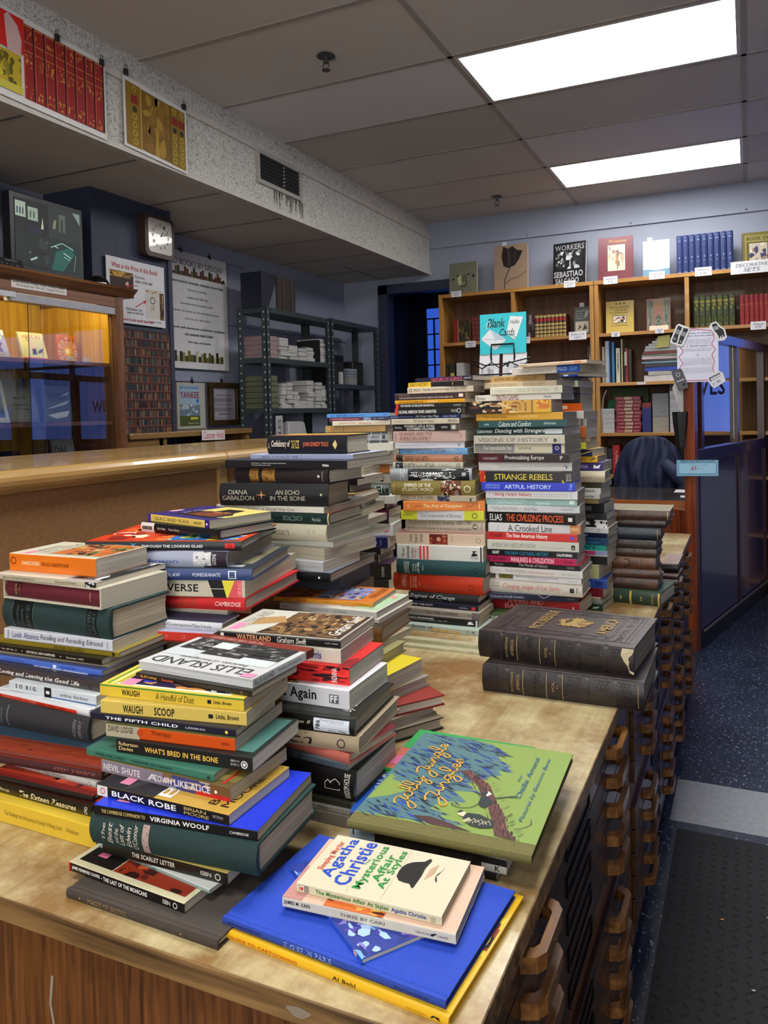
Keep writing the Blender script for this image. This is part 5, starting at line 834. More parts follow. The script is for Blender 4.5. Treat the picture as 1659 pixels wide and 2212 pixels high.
# ---------------------------------------------------------------- books
def T(u0,u1,v0,v1,t,c,f=''): return ('T',u0,u1,v0,v1,t,c,f)
def R(u0,u1,v0,v1,c): return ('R',u0,u1,v0,v1,c)
def Cc(u,v,r,c): return ('C',u,v,r,c)
def O(u,v,r,c): return ('O',u,v,r,c)
def G(p,c): return ('G',p,c)
def L(p,w,c): return ('L',p,w,c)
def B(u0,u1,v0,v1,cols,n,seed=1): return ('B',u0,u1,v0,v1,cols,n,seed)
CR='ddd6c2'
K_={}
K_.update({
'a1':('p','22243a','3a3448',[T(.3,.83,.2,.8,'NATURE OF SCIENCE','e05f9a'),T(.86,.98,.3,.7,'HARVARD','c9c9d8')],[],'navy paperback with pink spine words "Nature of Science", topmost of left history stack'),
'a2':('p','1e1c20','c8b878',[R(0,.42,0,1,'d8b437'),T(.03,.36,.2,.85,'WHAT IS HISTORY?','2a2620'),R(.8,.81,.2,.8,'d8b437')],[],'yellow and black "What is History" paperback, second from top of left history stack'),
'a3':('p','cfc4ae','d8cdb8',[O(.05,.5,.3,'3a3430'),T(.1,.2,.3,.7,'FREUD','3a3430'),T(.24,.76,.25,.75,'Sexuality and the Psychology of Love','4a4440','i'),T(.8,.95,.3,.7,'TOUCHSTONE','d8c8b0')],[],'cream paperback on the psychology of love, third in the left history stack'),
'a4':('p','35272b','c9a98c',[T(.07,.22,.6,.8,'DIANE JOHNSON','b98a80'),T(.07,.83,.2,.45,'THE TRUE HISTORY OF THE FIRST MRS. MEREDITH AND OTHER LESSER LIVES','c8c0bc'),R(.91,.97,.3,.75,'e8d8cc')],[],'dark brown "True History" paperback above the thin yellow book'),
'a5':('p','dfa124','dfa124',[T(.06,.42,.2,.8,'The Drama of the Gifted Child','7a4a10'),T(.48,.62,.25,.75,'ALICE MILLER','f0d8a0')],[],'thin golden yellow paperback "Drama of the Gifted Child" in the left history stack'),
'a6':('p','15140f','222',[R(0,.04,0,1,'d63a34'),T(.07,.58,.2,.8,'THE TRAVELS OF SIR JOHN MANDEVILLE','e4e4e0','b'),T(.86,.98,.3,.7,'CLASSICS','c8c8c8')],[],'thin black travels paperback with red spine end, below the golden book'),
'a7':('p','111','1a1a1a',[R(0,.04,0,1,'d63a34'),T(.05,.62,.2,.7,'COLONIAL AMERICAN TRAVEL NARRATIVES','e4e4e0','b'),T(.84,.92,.3,.7,'PENGUIN','c8c8c8'),O(.95,.5,.35,'dcdcdc')],[],'black "Colonial American Travel Narratives" paperback with red spine end'),
'a8':('p','1e2c66','e0dc9a',[T(.02,.34,.3,.7,'Jews, Cheese, Chocolate and Sun','c8cce0'),T(.38,.7,.1,.9,'All Over the Map','e9efb0'),T(.76,.94,.3,.7,'Adam Roston','c8cce0')],[],'thin blue paperback with yellow words "All Over the Map"'),
'a9':('p','c6bea8','ccc4b0',[T(.04,.24,.35,.7,'Tamara Hareven, Ed.','8a8070'),T(.33,.64,.1,.9,'The Family in History','6a6050','i'),T(.84,.97,.2,.8,'PENN','5a5248')],[],'pale beige "The Family in History" paperback in the left history stack'),
'a10':('p','1c1b1c','3a3a36',[T(.03,.15,.35,.65,'SPRUILL','e8e8e4'),T(.18,.66,.52,.92,"WOMEN'S LIFE & WORK",'e8e8e4','b'),T(.22,.66,.1,.48,'SOUTHERN COLONIES','e8e8e4','b'),T(.76,.85,.35,.65,'NORTON','e8e8e4'),R(.9,.99,.12,.88,'8e8c80'),G([(.92,.5),(.945,.8),(.97,.5),(.945,.2)],'e0e0d8')],[],'black "Women\'s Life & Work" paperback in the left history stack'),
'a11':('p','c9a9a0','cdb0a8',[T(.02,.05,.15,.8,'LEVY','7a4a48','v'),T(.09,.55,.52,.88,'QUAKERS AND THE','7e4540'),T(.09,.53,.12,.48,'AMERICAN FAMILY','7e4540'),T(.92,.96,.3,.75,'Oxford','9a7a74','v')],[],'dusty pink paperback "Quakers and the American Family"'),
'a12':('p','d6d6de','e0e0e6',[T(.04,.62,.35,.6,'Documents and Social Life in Early America','8e94a4'),T(.91,.94,.3,.7,'B','444')],[],'plain white paperback below the dusty pink one in the history stack'),
'a13':('h','6ea2d2','c8ccd0',[G([(.05,.1),(.08,.9),(.82,.9),(.86,.5),(.82,.1)],'cfc4b4'),T(.12,.2,.3,.7,'BAILYN','5a4a40'),T(.24,.7,.2,.8,'ATLANTIC HISTORY','5a3c30')],[],'slim pale blue hardback with spine words "Atlantic History"'),
'a14':('h','b98064','b07a60',[B(.04,.14,.05,.95,['1c1412','d8b49a','6a4030'],6,3),T(.17,.52,.2,.8,'GEORGE WASHINGTON','2c1a14','b'),T(.56,.86,.4,.7,'JAMES MACGREGOR BURNS','d8a088'),O(.92,.5,.3,'2c1a14')],[],'copper brown presidential biography hardback with small portrait, left history stack'),
'a15':('h','b9b5a4','b5b0a0',[B(.04,.15,.05,.95,['22262a','d8d8d0','55606a'],6,5),T(.17,.6,.2,.8,'CHESTER ALAN ARTHUR','1c1c1c','b'),T(.66,.84,.25,.75,'KARABELL','8a8474'),O(.93,.5,.3,'333')],[],'grey-beige presidential biography hardback below the copper brown one'),
'a16':('h','8f949a','9a9ea2',[R(.125,.13,0,1,'dadada'),R(.17,.175,0,1,'dadada'),T(.135,.165,.25,.75,'LEVY','d8dce0','v'),B(.22,.97,0,1,['1a1a1e','b8bcc0','3c4046','d0d2d4'],34,8),T(.26,.75,.3,.72,'FREAKS OF FORTUNE','f2f2f2','b'),T(.88,.93,.35,.7,'##','eee')],[],'grey hardback with white words "Freaks of Fortune" over a black drawing'),
'a17':('h','7d6e31','8a7a3a',[T(.025,.04,.15,.85,'J.H.ELLIOTT','d8d0a8','v'),T(.16,.48,.58,.82,'EMPIRES OF THE','eee8d0'),T(.13,.51,.28,.52,'ATLANTIC WORLD','eee8d0'),T(.13,.5,.12,.2,'BRITAIN AND SPAIN IN AMERICA 1492-1830','c8be90'),B(.6,.84,0,1,['5a2c1a','d8c8a8','2a1812','b86a3a','8a8a80'],26,4),O(.91,.45,.24,'e0d8b8')],[],'thick olive hardback "Empires of the Atlantic World" with painted spine panel'),
'a18':('p','b1a48e','b8ac98',[T(.02,.45,.35,.9,'CITIES OF THE DEAD','4a4438'),B(.5,.66,0,1,['2a3450','8a8070','20242c'],10,9),T(.02,.1,.05,.3,'ROACH','2a2418'),R(.92,.94,.1,.6,'333')],[],'grey-tan "Cities of the Dead" paperback under the thick olive hardback'),
'a19':('p','d9781d','d98024',[T(.05,.08,.25,.75,'COOK','f0d0a0','v'),L([(.14,.3),(.17,.6),(.2,.45),(.22,.65)],.006,'8a3c08'),T(.25,.73,.25,.75,'The Arts of Deception','f7e0b0'),L([(.77,.3),(.8,.6),(.83,.45),(.86,.65)],.006,'8a3c08'),R(.93,.94,.25,.75,'f0d0a0')],[],'orange paperback with pale words "The Arts of Deception"'),
'a20':('p','c9cc22','d0d430',[R(.2,.765,0,1,'c9c9cd'),T(.03,.15,.4,.6,'MUHAMMAD','6a6c18'),T(.24,.73,.3,.68,'The Condemnation of Blackness','6a6468'),O(.89,.5,.3,'5a5c18')],[],'lime yellow and grey "Condemnation of Blackness" paperback'),
'a21':('h','c1b6a2','c8beac',[T(.03,.83,.52,.9,'The Economy of British America, 1607-1789','6a6058'),T(.03,.83,.18,.36,'JOHN J. McCUSKER & RUSSELL R. MENARD','4a4440'),Cc(.88,.5,.2,'3a3a38'),G([(.86,.48),(.9,.48),(.9,.52),(.86,.52)],'d8d0c0'),T(.95,.97,.2,.8,'UNC','6a6058','v')],[],'beige hardback "The Economy of British America" in the left history stack'),
'a22':('p','cbb49c','c98e84',[T(.15,.2,.2,.85,'The Spirited','3a2c24','vi'),T(.21,.25,.15,.9,'Frontier of','3a2c24','vi'),T(.27,.31,.2,.9,'North America','3a2c24','vi'),R(.385,.59,.06,.94,'2a0e0a'),B(.385,.59,.06,.94,['5a1410','1c0808','b06038','8a2a18'],16,3),Cc(.49,.5,.2,'c88a60'),T(.63,.65,.3,.8,'HUGHES','8a6a50','v'),O(.93,.45,.24,'a08a78')],[],'pinkish beige paperback with a dark red portrait on its spine'),
'a23':('p','d3d3cd','d8d8d2',[T(.06,.1,.15,.8,'THE post-','222','vb'),T(.11,.15,.08,.9,'colonial','222','vb'),T(.16,.2,.1,.8,'studies','333','v'),T(.2,.235,.1,.8,'reader','c0403c','v'),T(.25,.265,.2,.8,'EDITED BY','444','v'),R(.27,.292,.05,.95,'d04038'),R(.312,.334,.05,.95,'d04038'),R(.354,.376,.05,.95,'d04038'),R(.97,.985,0,1,'1a1a1a'),G([(.87,.35),(.94,.4),(.94,.5),(.9,.6),(.94,.72),(.88,.72),(.89,.6),(.87,.45)],'1a1a1a'),T(.86,.95,.2,.3,'ROUTLEDGE','222')],[],'thick white paperback with sideways title and three red spine bars'),
'a24':('h','123f42','154548',[R(.09,.145,.08,.88,'c8d0c8'),R(.094,.141,.1,.86,'0e3033'),T(.1,.135,.15,.82,'AMERICA','d8e0d8','v'),T(.185,.205,.2,.75,'Atlantic','c8d4d0','v'),T(.215,.235,.2,.75,'America','c8d4d0','v'),T(.245,.265,.12,.85,'1492-1800','e8e8e0','vb'),T(.3,.315,.3,.65,'MEINIG','c8d4d0','v'),O(.9,.45,.22,'0a2c30')],[],'dark teal large volume "Atlantic America" above the orange-red volume'),
'a25':('h','b8351c','c03c22',[R(.1,.15,.25,.88,'d8c0a8'),R(.103,.147,.27,.86,'a83018'),T(.11,.14,.3,.82,'AMERICA','e8d0b8','v'),T(.19,.21,.2,.85,'Continental','e0a890','v'),T(.22,.24,.2,.85,'America','e0a890','v'),T(.25,.27,.2,.85,'1800-1867','e8c0a8','v'),T(.3,.31,.35,.6,'MEINIG','e0a890','v'),O(.88,.42,.16,'8a2010')],[],'thick orange-red large volume near the base of the left history stack'),
'a26':('h','131415','1a1a1c',[T(.02,.68,.25,.85,'Engines of Change','c9ccd0','i'),T(.2,.5,.05,.18,'PAUL INGRASSIA','8a8a8a')],[],'glossy black hardback "Engines of Change" in the left history stack'),
'a27':('p','16182a','1c1e30',[T(.05,.38,.35,.7,'AFTER THE FACT','e4e4ea','b'),T(.74,.86,.35,.6,'Third Edition','b0b0c0'),R(.91,.96,.2,.8,'c83238')],[],'navy paperback "After the Fact" with tiny red emblem'),
'a28':('p','948a7e','9a9084',[R(0,1,.86,1,'c0bcb0'),R(0,1,0,.14,'c0bcb0'),R(.9,1,0,1,'70686a'),T(.3,.72,.25,.75,'The WEB of EMPIRE','3a3430'),T(.84,.93,.35,.6,'OXFORD','5a544c')],[],'grey patterned "Web of Empire" paperback near the base of the stack'),
'a29':('p','0f0f10','1a1a1c',[T(.02,.42,.62,.85,'COLONIAL ENCOUNTERS','e4e4e0','b'),T(.02,.6,.36,.55,'Europe and the Native Caribbean 1492-1797','b8b8b4'),G([(.86,.3),(.94,.35),(.94,.5),(.9,.6),(.94,.75),(.87,.75),(.88,.6),(.86,.45)],'eee'),R(.965,.99,0,1,'c8c8c8')],[],'black "Colonial Encounters" paperback, second from bottom of left history stack'),
'a30':('p','a9b7ac','b0beb4',[R(.02,.03,.1,.9,'6a7a74'),R(.07,.075,0,1,'8a9a94'),T(.12,.4,.45,.95,'Bonds of','2a3c38','i'),T(.36,.75,.1,.7,'Alliance','d59a24','b'),O(.85,.5,.28,'4a5a54'),R(.9,.94,.3,.7,'6a7a74')],[],'pale green "Bonds of Alliance" paperback, bottom of the left history stack'),
})
K_.update({
'b1':('p','d8bea4','e4d4c0',[T(.02,.12,.3,.75,'FREUD','4a3c34'),T(.6,.8,.35,.7,'PENGUIN','b87860'),R(.82,.92,.2,.8,'d88a60')],[],'thin cream paperback lying topmost on the right history stack'),
'b2':('p','ccc6bc','d8d4cc',[R(.675,1,0,1,'1a4aa0'),T(.1,.6,.2,.7,'THE HAPPY SUMMER DAYS','a8a094'),T(.69,.82,.25,.75,'FULCO','bcd4f0','b'),T(.85,.96,.2,.8,'FORDHAM','7aa8e0')],[],'white and blue "Happy Summer Days" paperback near top of right history stack'),
'b3':('p','b5925a','bfa070',[R(.94,1,0,1,'5a4c44'),T(.16,.52,.15,.85,'and three other plays','6a4a28'),T(.58,.82,.3,.7,'A CRITICAL GUIDE','6a4a28')],[B(.1,.7,.1,.9,['6aa0d0','d8b890','4a80b0'],8,2)],'tan "three other plays" paperback in the right history stack'),
'b4':('p','bdab90','c8b8a0',[T(.07,.1,.3,.7,'The','9a8468'),T(.13,.47,.2,.75,"DOCTOR'S DILEMMA",'94805f'),T(.55,.85,.2,.75,'BERNARD SHAW','94805f')],[],'tan-cream paperback with spine words "Doctor\'s Dilemma"'),
'b5':('p','d3d1bc','dcd8c4',[T(.06,.3,.3,.65,'Young and Innocent','b4b29c'),T(.38,.82,.25,.75,'VOICES OF THE DIASPORA','a4a28c'),O(.92,.5,.25,'8a8a74')],[],'pale greenish white paperback just above "Truth Games"'),
'b6':('p','d5d4cc','dddcd4',[T(.02,.13,.2,.7,'Forrester','3a3430'),T(.25,.52,.1,.9,'TRUTH GAMES','7a2c28'),T(.81,.89,.3,.7,'Harvard','3a3430')],[],'white paperback with maroon words "Truth Games"'),
'b7':('p','8a6a3c','a07a48',[B(0,.5,0,1,['1a1412','d8c09a','5a3420','2c1c14','b08a5a'],40,6),B(.45,.78,0,1,['d0a050','e0c080','a86a28'],18,2),R(.8,1,0,1,'d6a83a'),B(.84,.98,.3,1,['c87a30','e8c050'],8,2),T(.55,.58,.2,.75,'NO ONE','2a1c14','v'),T(.59,.62,.15,.8,'HERE GETS','2a1c14','v'),T(.64,.67,.25,.8,'OUT','2a1c14','v'),T(.7,.73,.15,.8,'ALIVE','2a1c14','v')],[],'thick paperback with a sepia face picture wrapping its spine'),
'b8':('p','d9a233','d9a233',[T(.08,.37,.25,.7,'Where Research Begins','7a5618'),T(.5,.73,.3,.7,'MULLANEY AND REA','f0d080')],[],'amber yellow "Where Research Begins" paperback'),
'b9':('p','1a4a4c','22585a',[T(.07,.13,.35,.6,'GRIER','c8d8d4'),T(.24,.61,.15,.85,'Culture and Comfort','dfe8e0','i'),T(.75,.88,.35,.65,'SMITHSONIAN','c8d8d4')],[],'teal paperback "Culture and Comfort" in the right history stack'),
'b10':('p','143634','204440',[T(.02,.2,.3,.65,'CLENDINNEN','dfe8e4','b'),T(.23,.8,.15,.85,'Dancing with Strangers','f2f5f0','ib'),R(.8,.99,.12,.75,'c9ced2')],[],'dark green "Dancing with Strangers" paperback with white tape patch on spine'),
'b11':('p','c9c4b4','d0ccbe',[T(.05,.83,.22,.7,'VISIONS OF HISTORY','7a7468'),Cc(.9,.4,.22,'5a564e'),R(.94,.943,.1,.9,'8a8478')],[],'ivory paperback with widely spaced words "Visions of History"'),
'b12':('p','cfcaae','d8d4bc',[R(.01,.46,.1,.98,'8a8a88'),T(.11,.43,.2,.8,'The Unpredictable Past','cfcabc','b'),T(.51,.65,.4,.65,'LEVINE','6a6450'),R(.87,.97,0,1,'2a2c6a'),O(.92,.55,.2,'e8e8e0'),R(.965,.97,0,1,'e8e4d0')],[],'cream paperback with grey title block "The Unpredictable Past"'),
'b13':('p','26191e','2a2024',[R(0,.28,0,1,'4a1826'),T(.05,.22,.3,.6,'CHAKRABARTY','b8a8a8'),T(.3,.73,.2,.8,'Provincializing Europe','e4dcd8'),T(.9,.93,.3,.75,'P','c8c8c8','b')],[],'dark maroon-black paperback "Provincializing Europe"'),
'b14':('p','c7c6c2','d0d0cc',[R(.2,.82,.2,.8,'bcbbb6'),R(.203,.817,.23,.77,'cccbc6'),T(.22,.8,.38,.62,'THE SOCIAL ORIGINS OF PRIVATE LIFE  STEPHANIE COONTZ','8a8a86'),G([(.92,.75),(.955,.45),(.945,.2),(.935,.45)],'2a5a8a')],[],'pale grey paperback with thin framed title just above "Strange Rebels"'),
'b15':('p','1f1e20','2a2a2c',[B(0,.06,0,1,['c8341c','e8b02a','7a1410'],8,2),T(.16,.79,.22,.74,'STRANGE REBELS','e9d34f'),R(.89,1,0,1,'3a3a38'),G([(.89,0),(.915,0),(.89,.3)],'e8d040'),T(.93,.955,.15,.8,'BASIC','c8c8c0','v'),T(.96,.985,.15,.8,'BOOKS','c8c8c0','v')],[],'black paperback with yellow words "Strange Rebels"'),
'b16':('p','1a2fc0','2438c8',[T(.04,.2,.55,.8,'AARON SACHS','9cc0f0'),T(.04,.2,.2,.45,'JOHN DEMOS','9cc0f0'),T(.25,.75,.25,.75,'ARTFUL HISTORY','d9ecff'),T(.93,.965,.1,.9,'Yale','8ac0ff','v')],[],'bright cobalt blue "Artful History" paperback'),
'b17':('p','d7d6d8','e0e0e2',[R(.04,.045,.2,.8,'999'),R(.08,.085,.2,.8,'999'),T(.1,.51,.25,.75,'doing recent history','b93030','b'),T(.53,.9,.5,.7,'on privacy, copyright, video games,','a0a0a0'),T(.53,.9,.28,.42,'institutional review boards, activist','a0a0a0'),R(.93,.935,.2,.8,'999')],[],'white paperback with red words "doing recent history"'),
'b18':('p','96b8b4','a0c0bc',[T(.05,.46,.58,.95,'The Structural Transformation','d9ecec'),T(.12,.4,.1,.45,'of the Public Sphere','d9ecec'),T(.56,.71,.15,.6,'Habermas','d9ecec'),R(.92,.97,.3,.8,'d9ecec')],[],'pale aqua "Public Sphere" paperback in the right history stack'),
'b19':('p','cfd0d4','dcdde0',[T(.05,.34,.25,.75,'Thinking About History','80848c'),Cc(.37,.5,.06,'80848c'),T(.41,.55,.25,.75,'Sarah Maza','80848c'),T(.8,.95,.35,.65,'CHICAGO','80848c')],[],'white "Thinking About History" paperback just above "The Civilizing Process"'),
'b20':('p','120f10','1c1a1a',[T(.05,.19,.18,.78,'ELIAS','f0f0ee'),T(.235,.87,.18,.8,'THE CIVILIZING PROCESS','f0673a'),R(.92,.965,.3,.65,'dcdcd8')],[],'black paperback with orange words "The Civilizing Process"'),
'b21':('p','cfced0','d4d4d6',[R(.89,1,0,1,'c4804e'),R(.9,.98,.3,.7,'dca878'),T(.09,.12,.2,.85,'Eley','b8b8bc','v'),T(.22,.7,.12,.85,'A Crooked Line','1d1b1d')],[],'white paperback with orange end and black words "A Crooked Line"'),
'b22':('p','c92c28','cc302c',[T(.03,.18,.3,.75,'FONER','5a1414','b'),T(.22,.68,.18,.85,'The New American History','f3ece8','b'),R(.92,.96,.3,.7,'6a4ac0')],[],'red paperback with white words "The New American History"'),
'b23':('p','c4c4b8','ccccc2',[T(.05,.54,.25,.7,'AMERICAN HISTORY NOW','80807a'),T(.6,.85,.28,.42,'ERIC FONER AND LISA McGIRR','9a9a90'),R(.92,.96,.2,.7,'3a3a38'),R(.93,.95,.3,.4,'c4c4b8')],[],'light grey-green paperback with thin grey words "American History Now"'),
'b24':('p','0f0f12','141416',[T(.06,.14,.25,.75,'HUNT','eee','b'),T(.2,.69,.2,.75,'THE NEW CULTURAL HISTORY','2f8fb4'),T(.78,.95,.25,.7,'CALIFORNIA','f0f0f0','b')],[],'black "New Cultural History" paperback with blue lettering'),
'b25':('p','b5124f','6a3a84',[T(.01,.24,.25,.7,'GAIL BEDERMAN','4a0a26','b'),T(.29,.76,.15,.85,'MANLINESS & CIVILIZATION','efc4cf','b'),T(.86,.96,.35,.65,'CHICAGO','4a0a26','b')],[],'magenta paperback "Manliness & Civilization"'),
'b26':('p','17171a','c83038',[T(.06,.16,.3,.8,'Ricoeur','999'),T(.33,.65,.15,.85,'The Morals of History','c8c8c8'),T(.86,.94,.3,.7,'SERIES','999')],[],'thin black "Morals of History" paperback below the magenta one'),
'b27':('p','d2d1cf','d9d8d6',[T(.03,.12,.35,.6,'THOMAS','a0a0a0'),T(.17,.4,.3,.7,'THE NEW HISTORICISM','8a8a88'),T(.41,.7,.25,.6,'and Other Old-Fashioned Topics','c46a60','i'),T(.78,.92,.3,.55,'PRINCETON','a0a0a0'),O(.95,.4,.22,'a0a0a0')],[],'off-white "New Historicism" paperback under the thin black one'),
'b28':('p','d5d6da','dcdde0',[R(.04,.21,.2,.95,'4c4a1c'),R(.05,.2,.28,.88,'7a7628'),T(.06,.19,.35,.8,'CANTO','1a1a10','b'),T(.24,.74,.52,.78,'THE RETURN OF GRAND THEORY IN THE HUMAN SCIENCES','7a7a80'),T(.42,.62,.2,.4,'QUENTIN SKINNER','8a8a90'),T(.84,.95,.3,.5,'CAMBRIDGE','9a9aa0')],[],'white paperback with small olive box at left spine end'),
'b29':('h','cdc8be','d2cec4',[T(.02,.11,.62,.76,'TUFTE AND','6a6460'),T(.02,.11,.4,.54,'MYERHOFF','6a6460'),T(.15,.78,.25,.72,'Changing Images of the Family','c25a58','i'),R(.87,.915,.3,.65,'333'),R(.94,.95,.3,.7,'777')],[],'cream book with red handwritten-style "Changing Images of the Family"'),
'b30':('p','141c3a','2a3050',[T(.02,.4,.3,.7,'The Structure of Scientific Revolutions','a8b0c8'),L([(.56,.95),(.62,.4),(.7,.95)],.006,'b0b8d0'),T(.88,.96,.3,.6,'Chicago','8a9a60')],[],'dark navy "Scientific Revolutions" paperback above the red "Empires" book'),
'b31':('p','9c1c24','b52028',[T(.03,.06,.2,.85,'HEATHER','d07a7a','v'),T(.24,.62,.52,.9,'EMPIRES AND','e5a59a'),T(.2,.75,.05,.45,'BARBARIANS','e5a59a'),R(.93,.945,.3,.6,'e8c0b8')],[],'thick deep red paperback "Empires and Barbarians"'),
'b32':('p','3c5434','46603c',[T(.02,.2,.3,.75,'GIVE ME','d8dcd0','b'),T(.22,.4,.3,.75,'LIBERTY!','d8dcd0','b')],[],'green paperback at the bottom of the right history stack'),
})
def simple(d):
    for k,v in d.items(): K_[k]=v
BK='in the tall stack behind right history stack'
simple({
'r1':('p','1b3c8c','c8c8cc',[R(.76,.84,.15,.85,'c8d4f0'),T(.3,.6,.3,.7,'REASON','a8b8e0')],[],'dark blue paperback with white emblem, topmost '+BK),
'r2':('p','4a4038','5a5048',[T(.3,.9,.3,.7,'ESSAYS ON MAN','8a8078')],[],'thin brown paperback, second from top '+BK),
'r3':('p','aeb09a','b8baa4',[T(.2,.9,.2,.8,'THE POLITICS','84867a')],[],'pale sage paperback, third from top '+BK),
'r4':('p','0e0e14','1a1a20',[R(.85,.93,.2,.8,'3a3a44')],[],'black paperback just above the white-dotted black one, rear tall stack'),
'r5':('p','121214','1c1c1e',[Cc(.6,.45,.2,'e8e8e8'),R(.7,.9,.3,.8,'2a2a2a')],[],'black paperback with white dot '+BK),
'r6':('p','df5f14','d86020',[R(.72,.8,.3,.7,'f0d0b8')],[],'bright orange paperback near the top of the rear tall stack'),
'r7':('p','c8c8c6','d0d0ce',[O(.8,.5,.32,'8a8a88')],[],'white paperback with grey ring emblem '+BK),
'r8':('p','b8b8b0','c0c0b8',[R(.93,.95,.1,.9,'6a6a60')],[],'pale grey paperback between white ring book and brown-orange book'),
'r9':('p','b35a1c','b86020',[O(.85,.5,.2,'3a1c08')],[],'brown-orange thick paperback in the rear tall stack'),
'r10':('p','a8885c','b09468',[],[],'thin tan paperback below the brown-orange one in rear stack'),
'r11':('p','c9c83a','a8a8a4',[Cc(.9,.5,.3,'1c1c1c')],[],'paperback with yellow spine end and black dot '+BK),
'r12':('p','171a44','c8a838',[L([(.85,.3),(.95,.6),(1,.75)],.01,'c8a838')],[],'navy paperback with yellow stroke '+BK),
'r13':('p','d8a622','e0b030',[T(.7,.85,.3,.7,'PERU','5a4410'),G([(.88,.3),(.96,.5),(.98,.8),(.93,.6)],'3a2c0c')],[],'golden paperback with black swoosh '+BK),
'r14':('p','2a1768','34207a',[T(.4,.82,.3,.7,'EUROPE AND RUSSIA','c0b0e8','b'),G([(.88,.3),(.95,.3),(.97,.75),(.92,.55),(.89,.75)],'f0f0f4')],[],'purple paperback with white emblem in the rear tall stack'),
'r15':('h','b9b094','c4bca2',[L([(.7,.45),(.78,.4),(.85,.5)],.006,'7a6c44')],[],'cream hardback below the purple paperback in rear stack'),
'r16':('p','34301c','4a4630',[T(.3,.8,.3,.6,'OXFORD WORLD','7a7458')],[],'dark olive book with gold specks in the rear tall stack'),
'r17':('p','bdbdb8','c8c8c4',[T(.7,.92,.3,.65,'NORRIS','4a4a4a','b')],[],'white paperback spine reading "Norris" in the rear stack'),
'r18':('p','b8b8b0','c0c0b8',[T(.66,.93,.3,.65,'kennedy','3a3a3a','b')],[],'off-white paperback with lowercase black name in the rear stack'),
'r19':('p','8a7c54','94865e',[],[],'slim khaki book under the off-white ones in rear stack'),
'r20':('p','0e0e10','161618',[R(.75,.84,.25,.75,'4a4a4a')],[],'thick black book with grey emblem, rear stack'),
'r21':('p','101012','18181a',[T(.3,.6,.35,.65,'1789','8a8a8a'),R(.7,.84,.25,.75,'3a3a3a')],[],'black book between emblem book and striped book, rear stack'),
'r22':('p','0c0c0e','141416',[T(.2,.5,.35,.65,'Frank','6a6a6a'),G([(.7,.3),(.78,.35),(.78,.5),(.74,.6),(.78,.75),(.71,.75)],'e8e8e8'),B(.84,1,0,1,['e0e0e0','111'],10,3)],[],'black paperback with white striped end, rear stack'),
'r23':('p','c6c6ca','d2d2d6',[O(.88,.5,.26,'6a6a70')],[],'white paperback with round emblem above the navy one, rear stack'),
'r24':('p','0e1638','141c44',[T(.5,.75,.3,.7,'HAWKINS','a8b0d0','b')],[],'navy thin paperback, rear stack below white emblem one'),
'r25':('p','103a5c','184468',[T(.5,.9,.25,.5,'Manchester','3a88b0')],[],'petrol blue paperback in the lower rear stack'),
'r26':('p','2a9a88','34a492',[T(.5,.85,.2,.8,'BWI','1a5a78','b')],[],'sea green paperback in the lower rear stack'),
'r27':('p','bdbcb8','c8c8c4',[R(.1,1,.7,1,'8a90b8'),R(.62,.85,.7,1,'a83a6a'),R(.66,1,0,.62,'141416'),T(.2,.5,.15,.3,'HISTORY','6a6a6a')],[],'thick white book with pink, blue and black blocks, lower rear stack'),
'r28':('p','b5b884','bcc08e',[],[],'pale yellow-green thick book in the lower rear stack'),
'r29':('p','1c4aa6','1a48a8',[T(.5,.8,.3,.7,'GERSON','b8d0f4'),R(.86,.95,.2,.8,'0e2c70')],[],'royal blue book jutting out low in the rear stack'),
'r30':('p','6e0f1c','7a1424',[T(.6,.9,.3,.7,'ROMANS','a04048')],[],'dark red book under the royal blue one, rear stack'),
'r31':('p','b9a48c','c0ac94',[],[],'thin beige book below the dark red one, rear stack'),
'r32':('p','8a8c84','94968e',[],[],'thin grey book second from bottom of the rear stack'),
'r33':('p','0e3a22','14442a',[G([(.85,.3),(.93,.4),(.96,.75),(.88,.6)],'c8d8cc')],[],'dark green book at the bottom of the rear stack'),
})
LT='in the old leather stack'
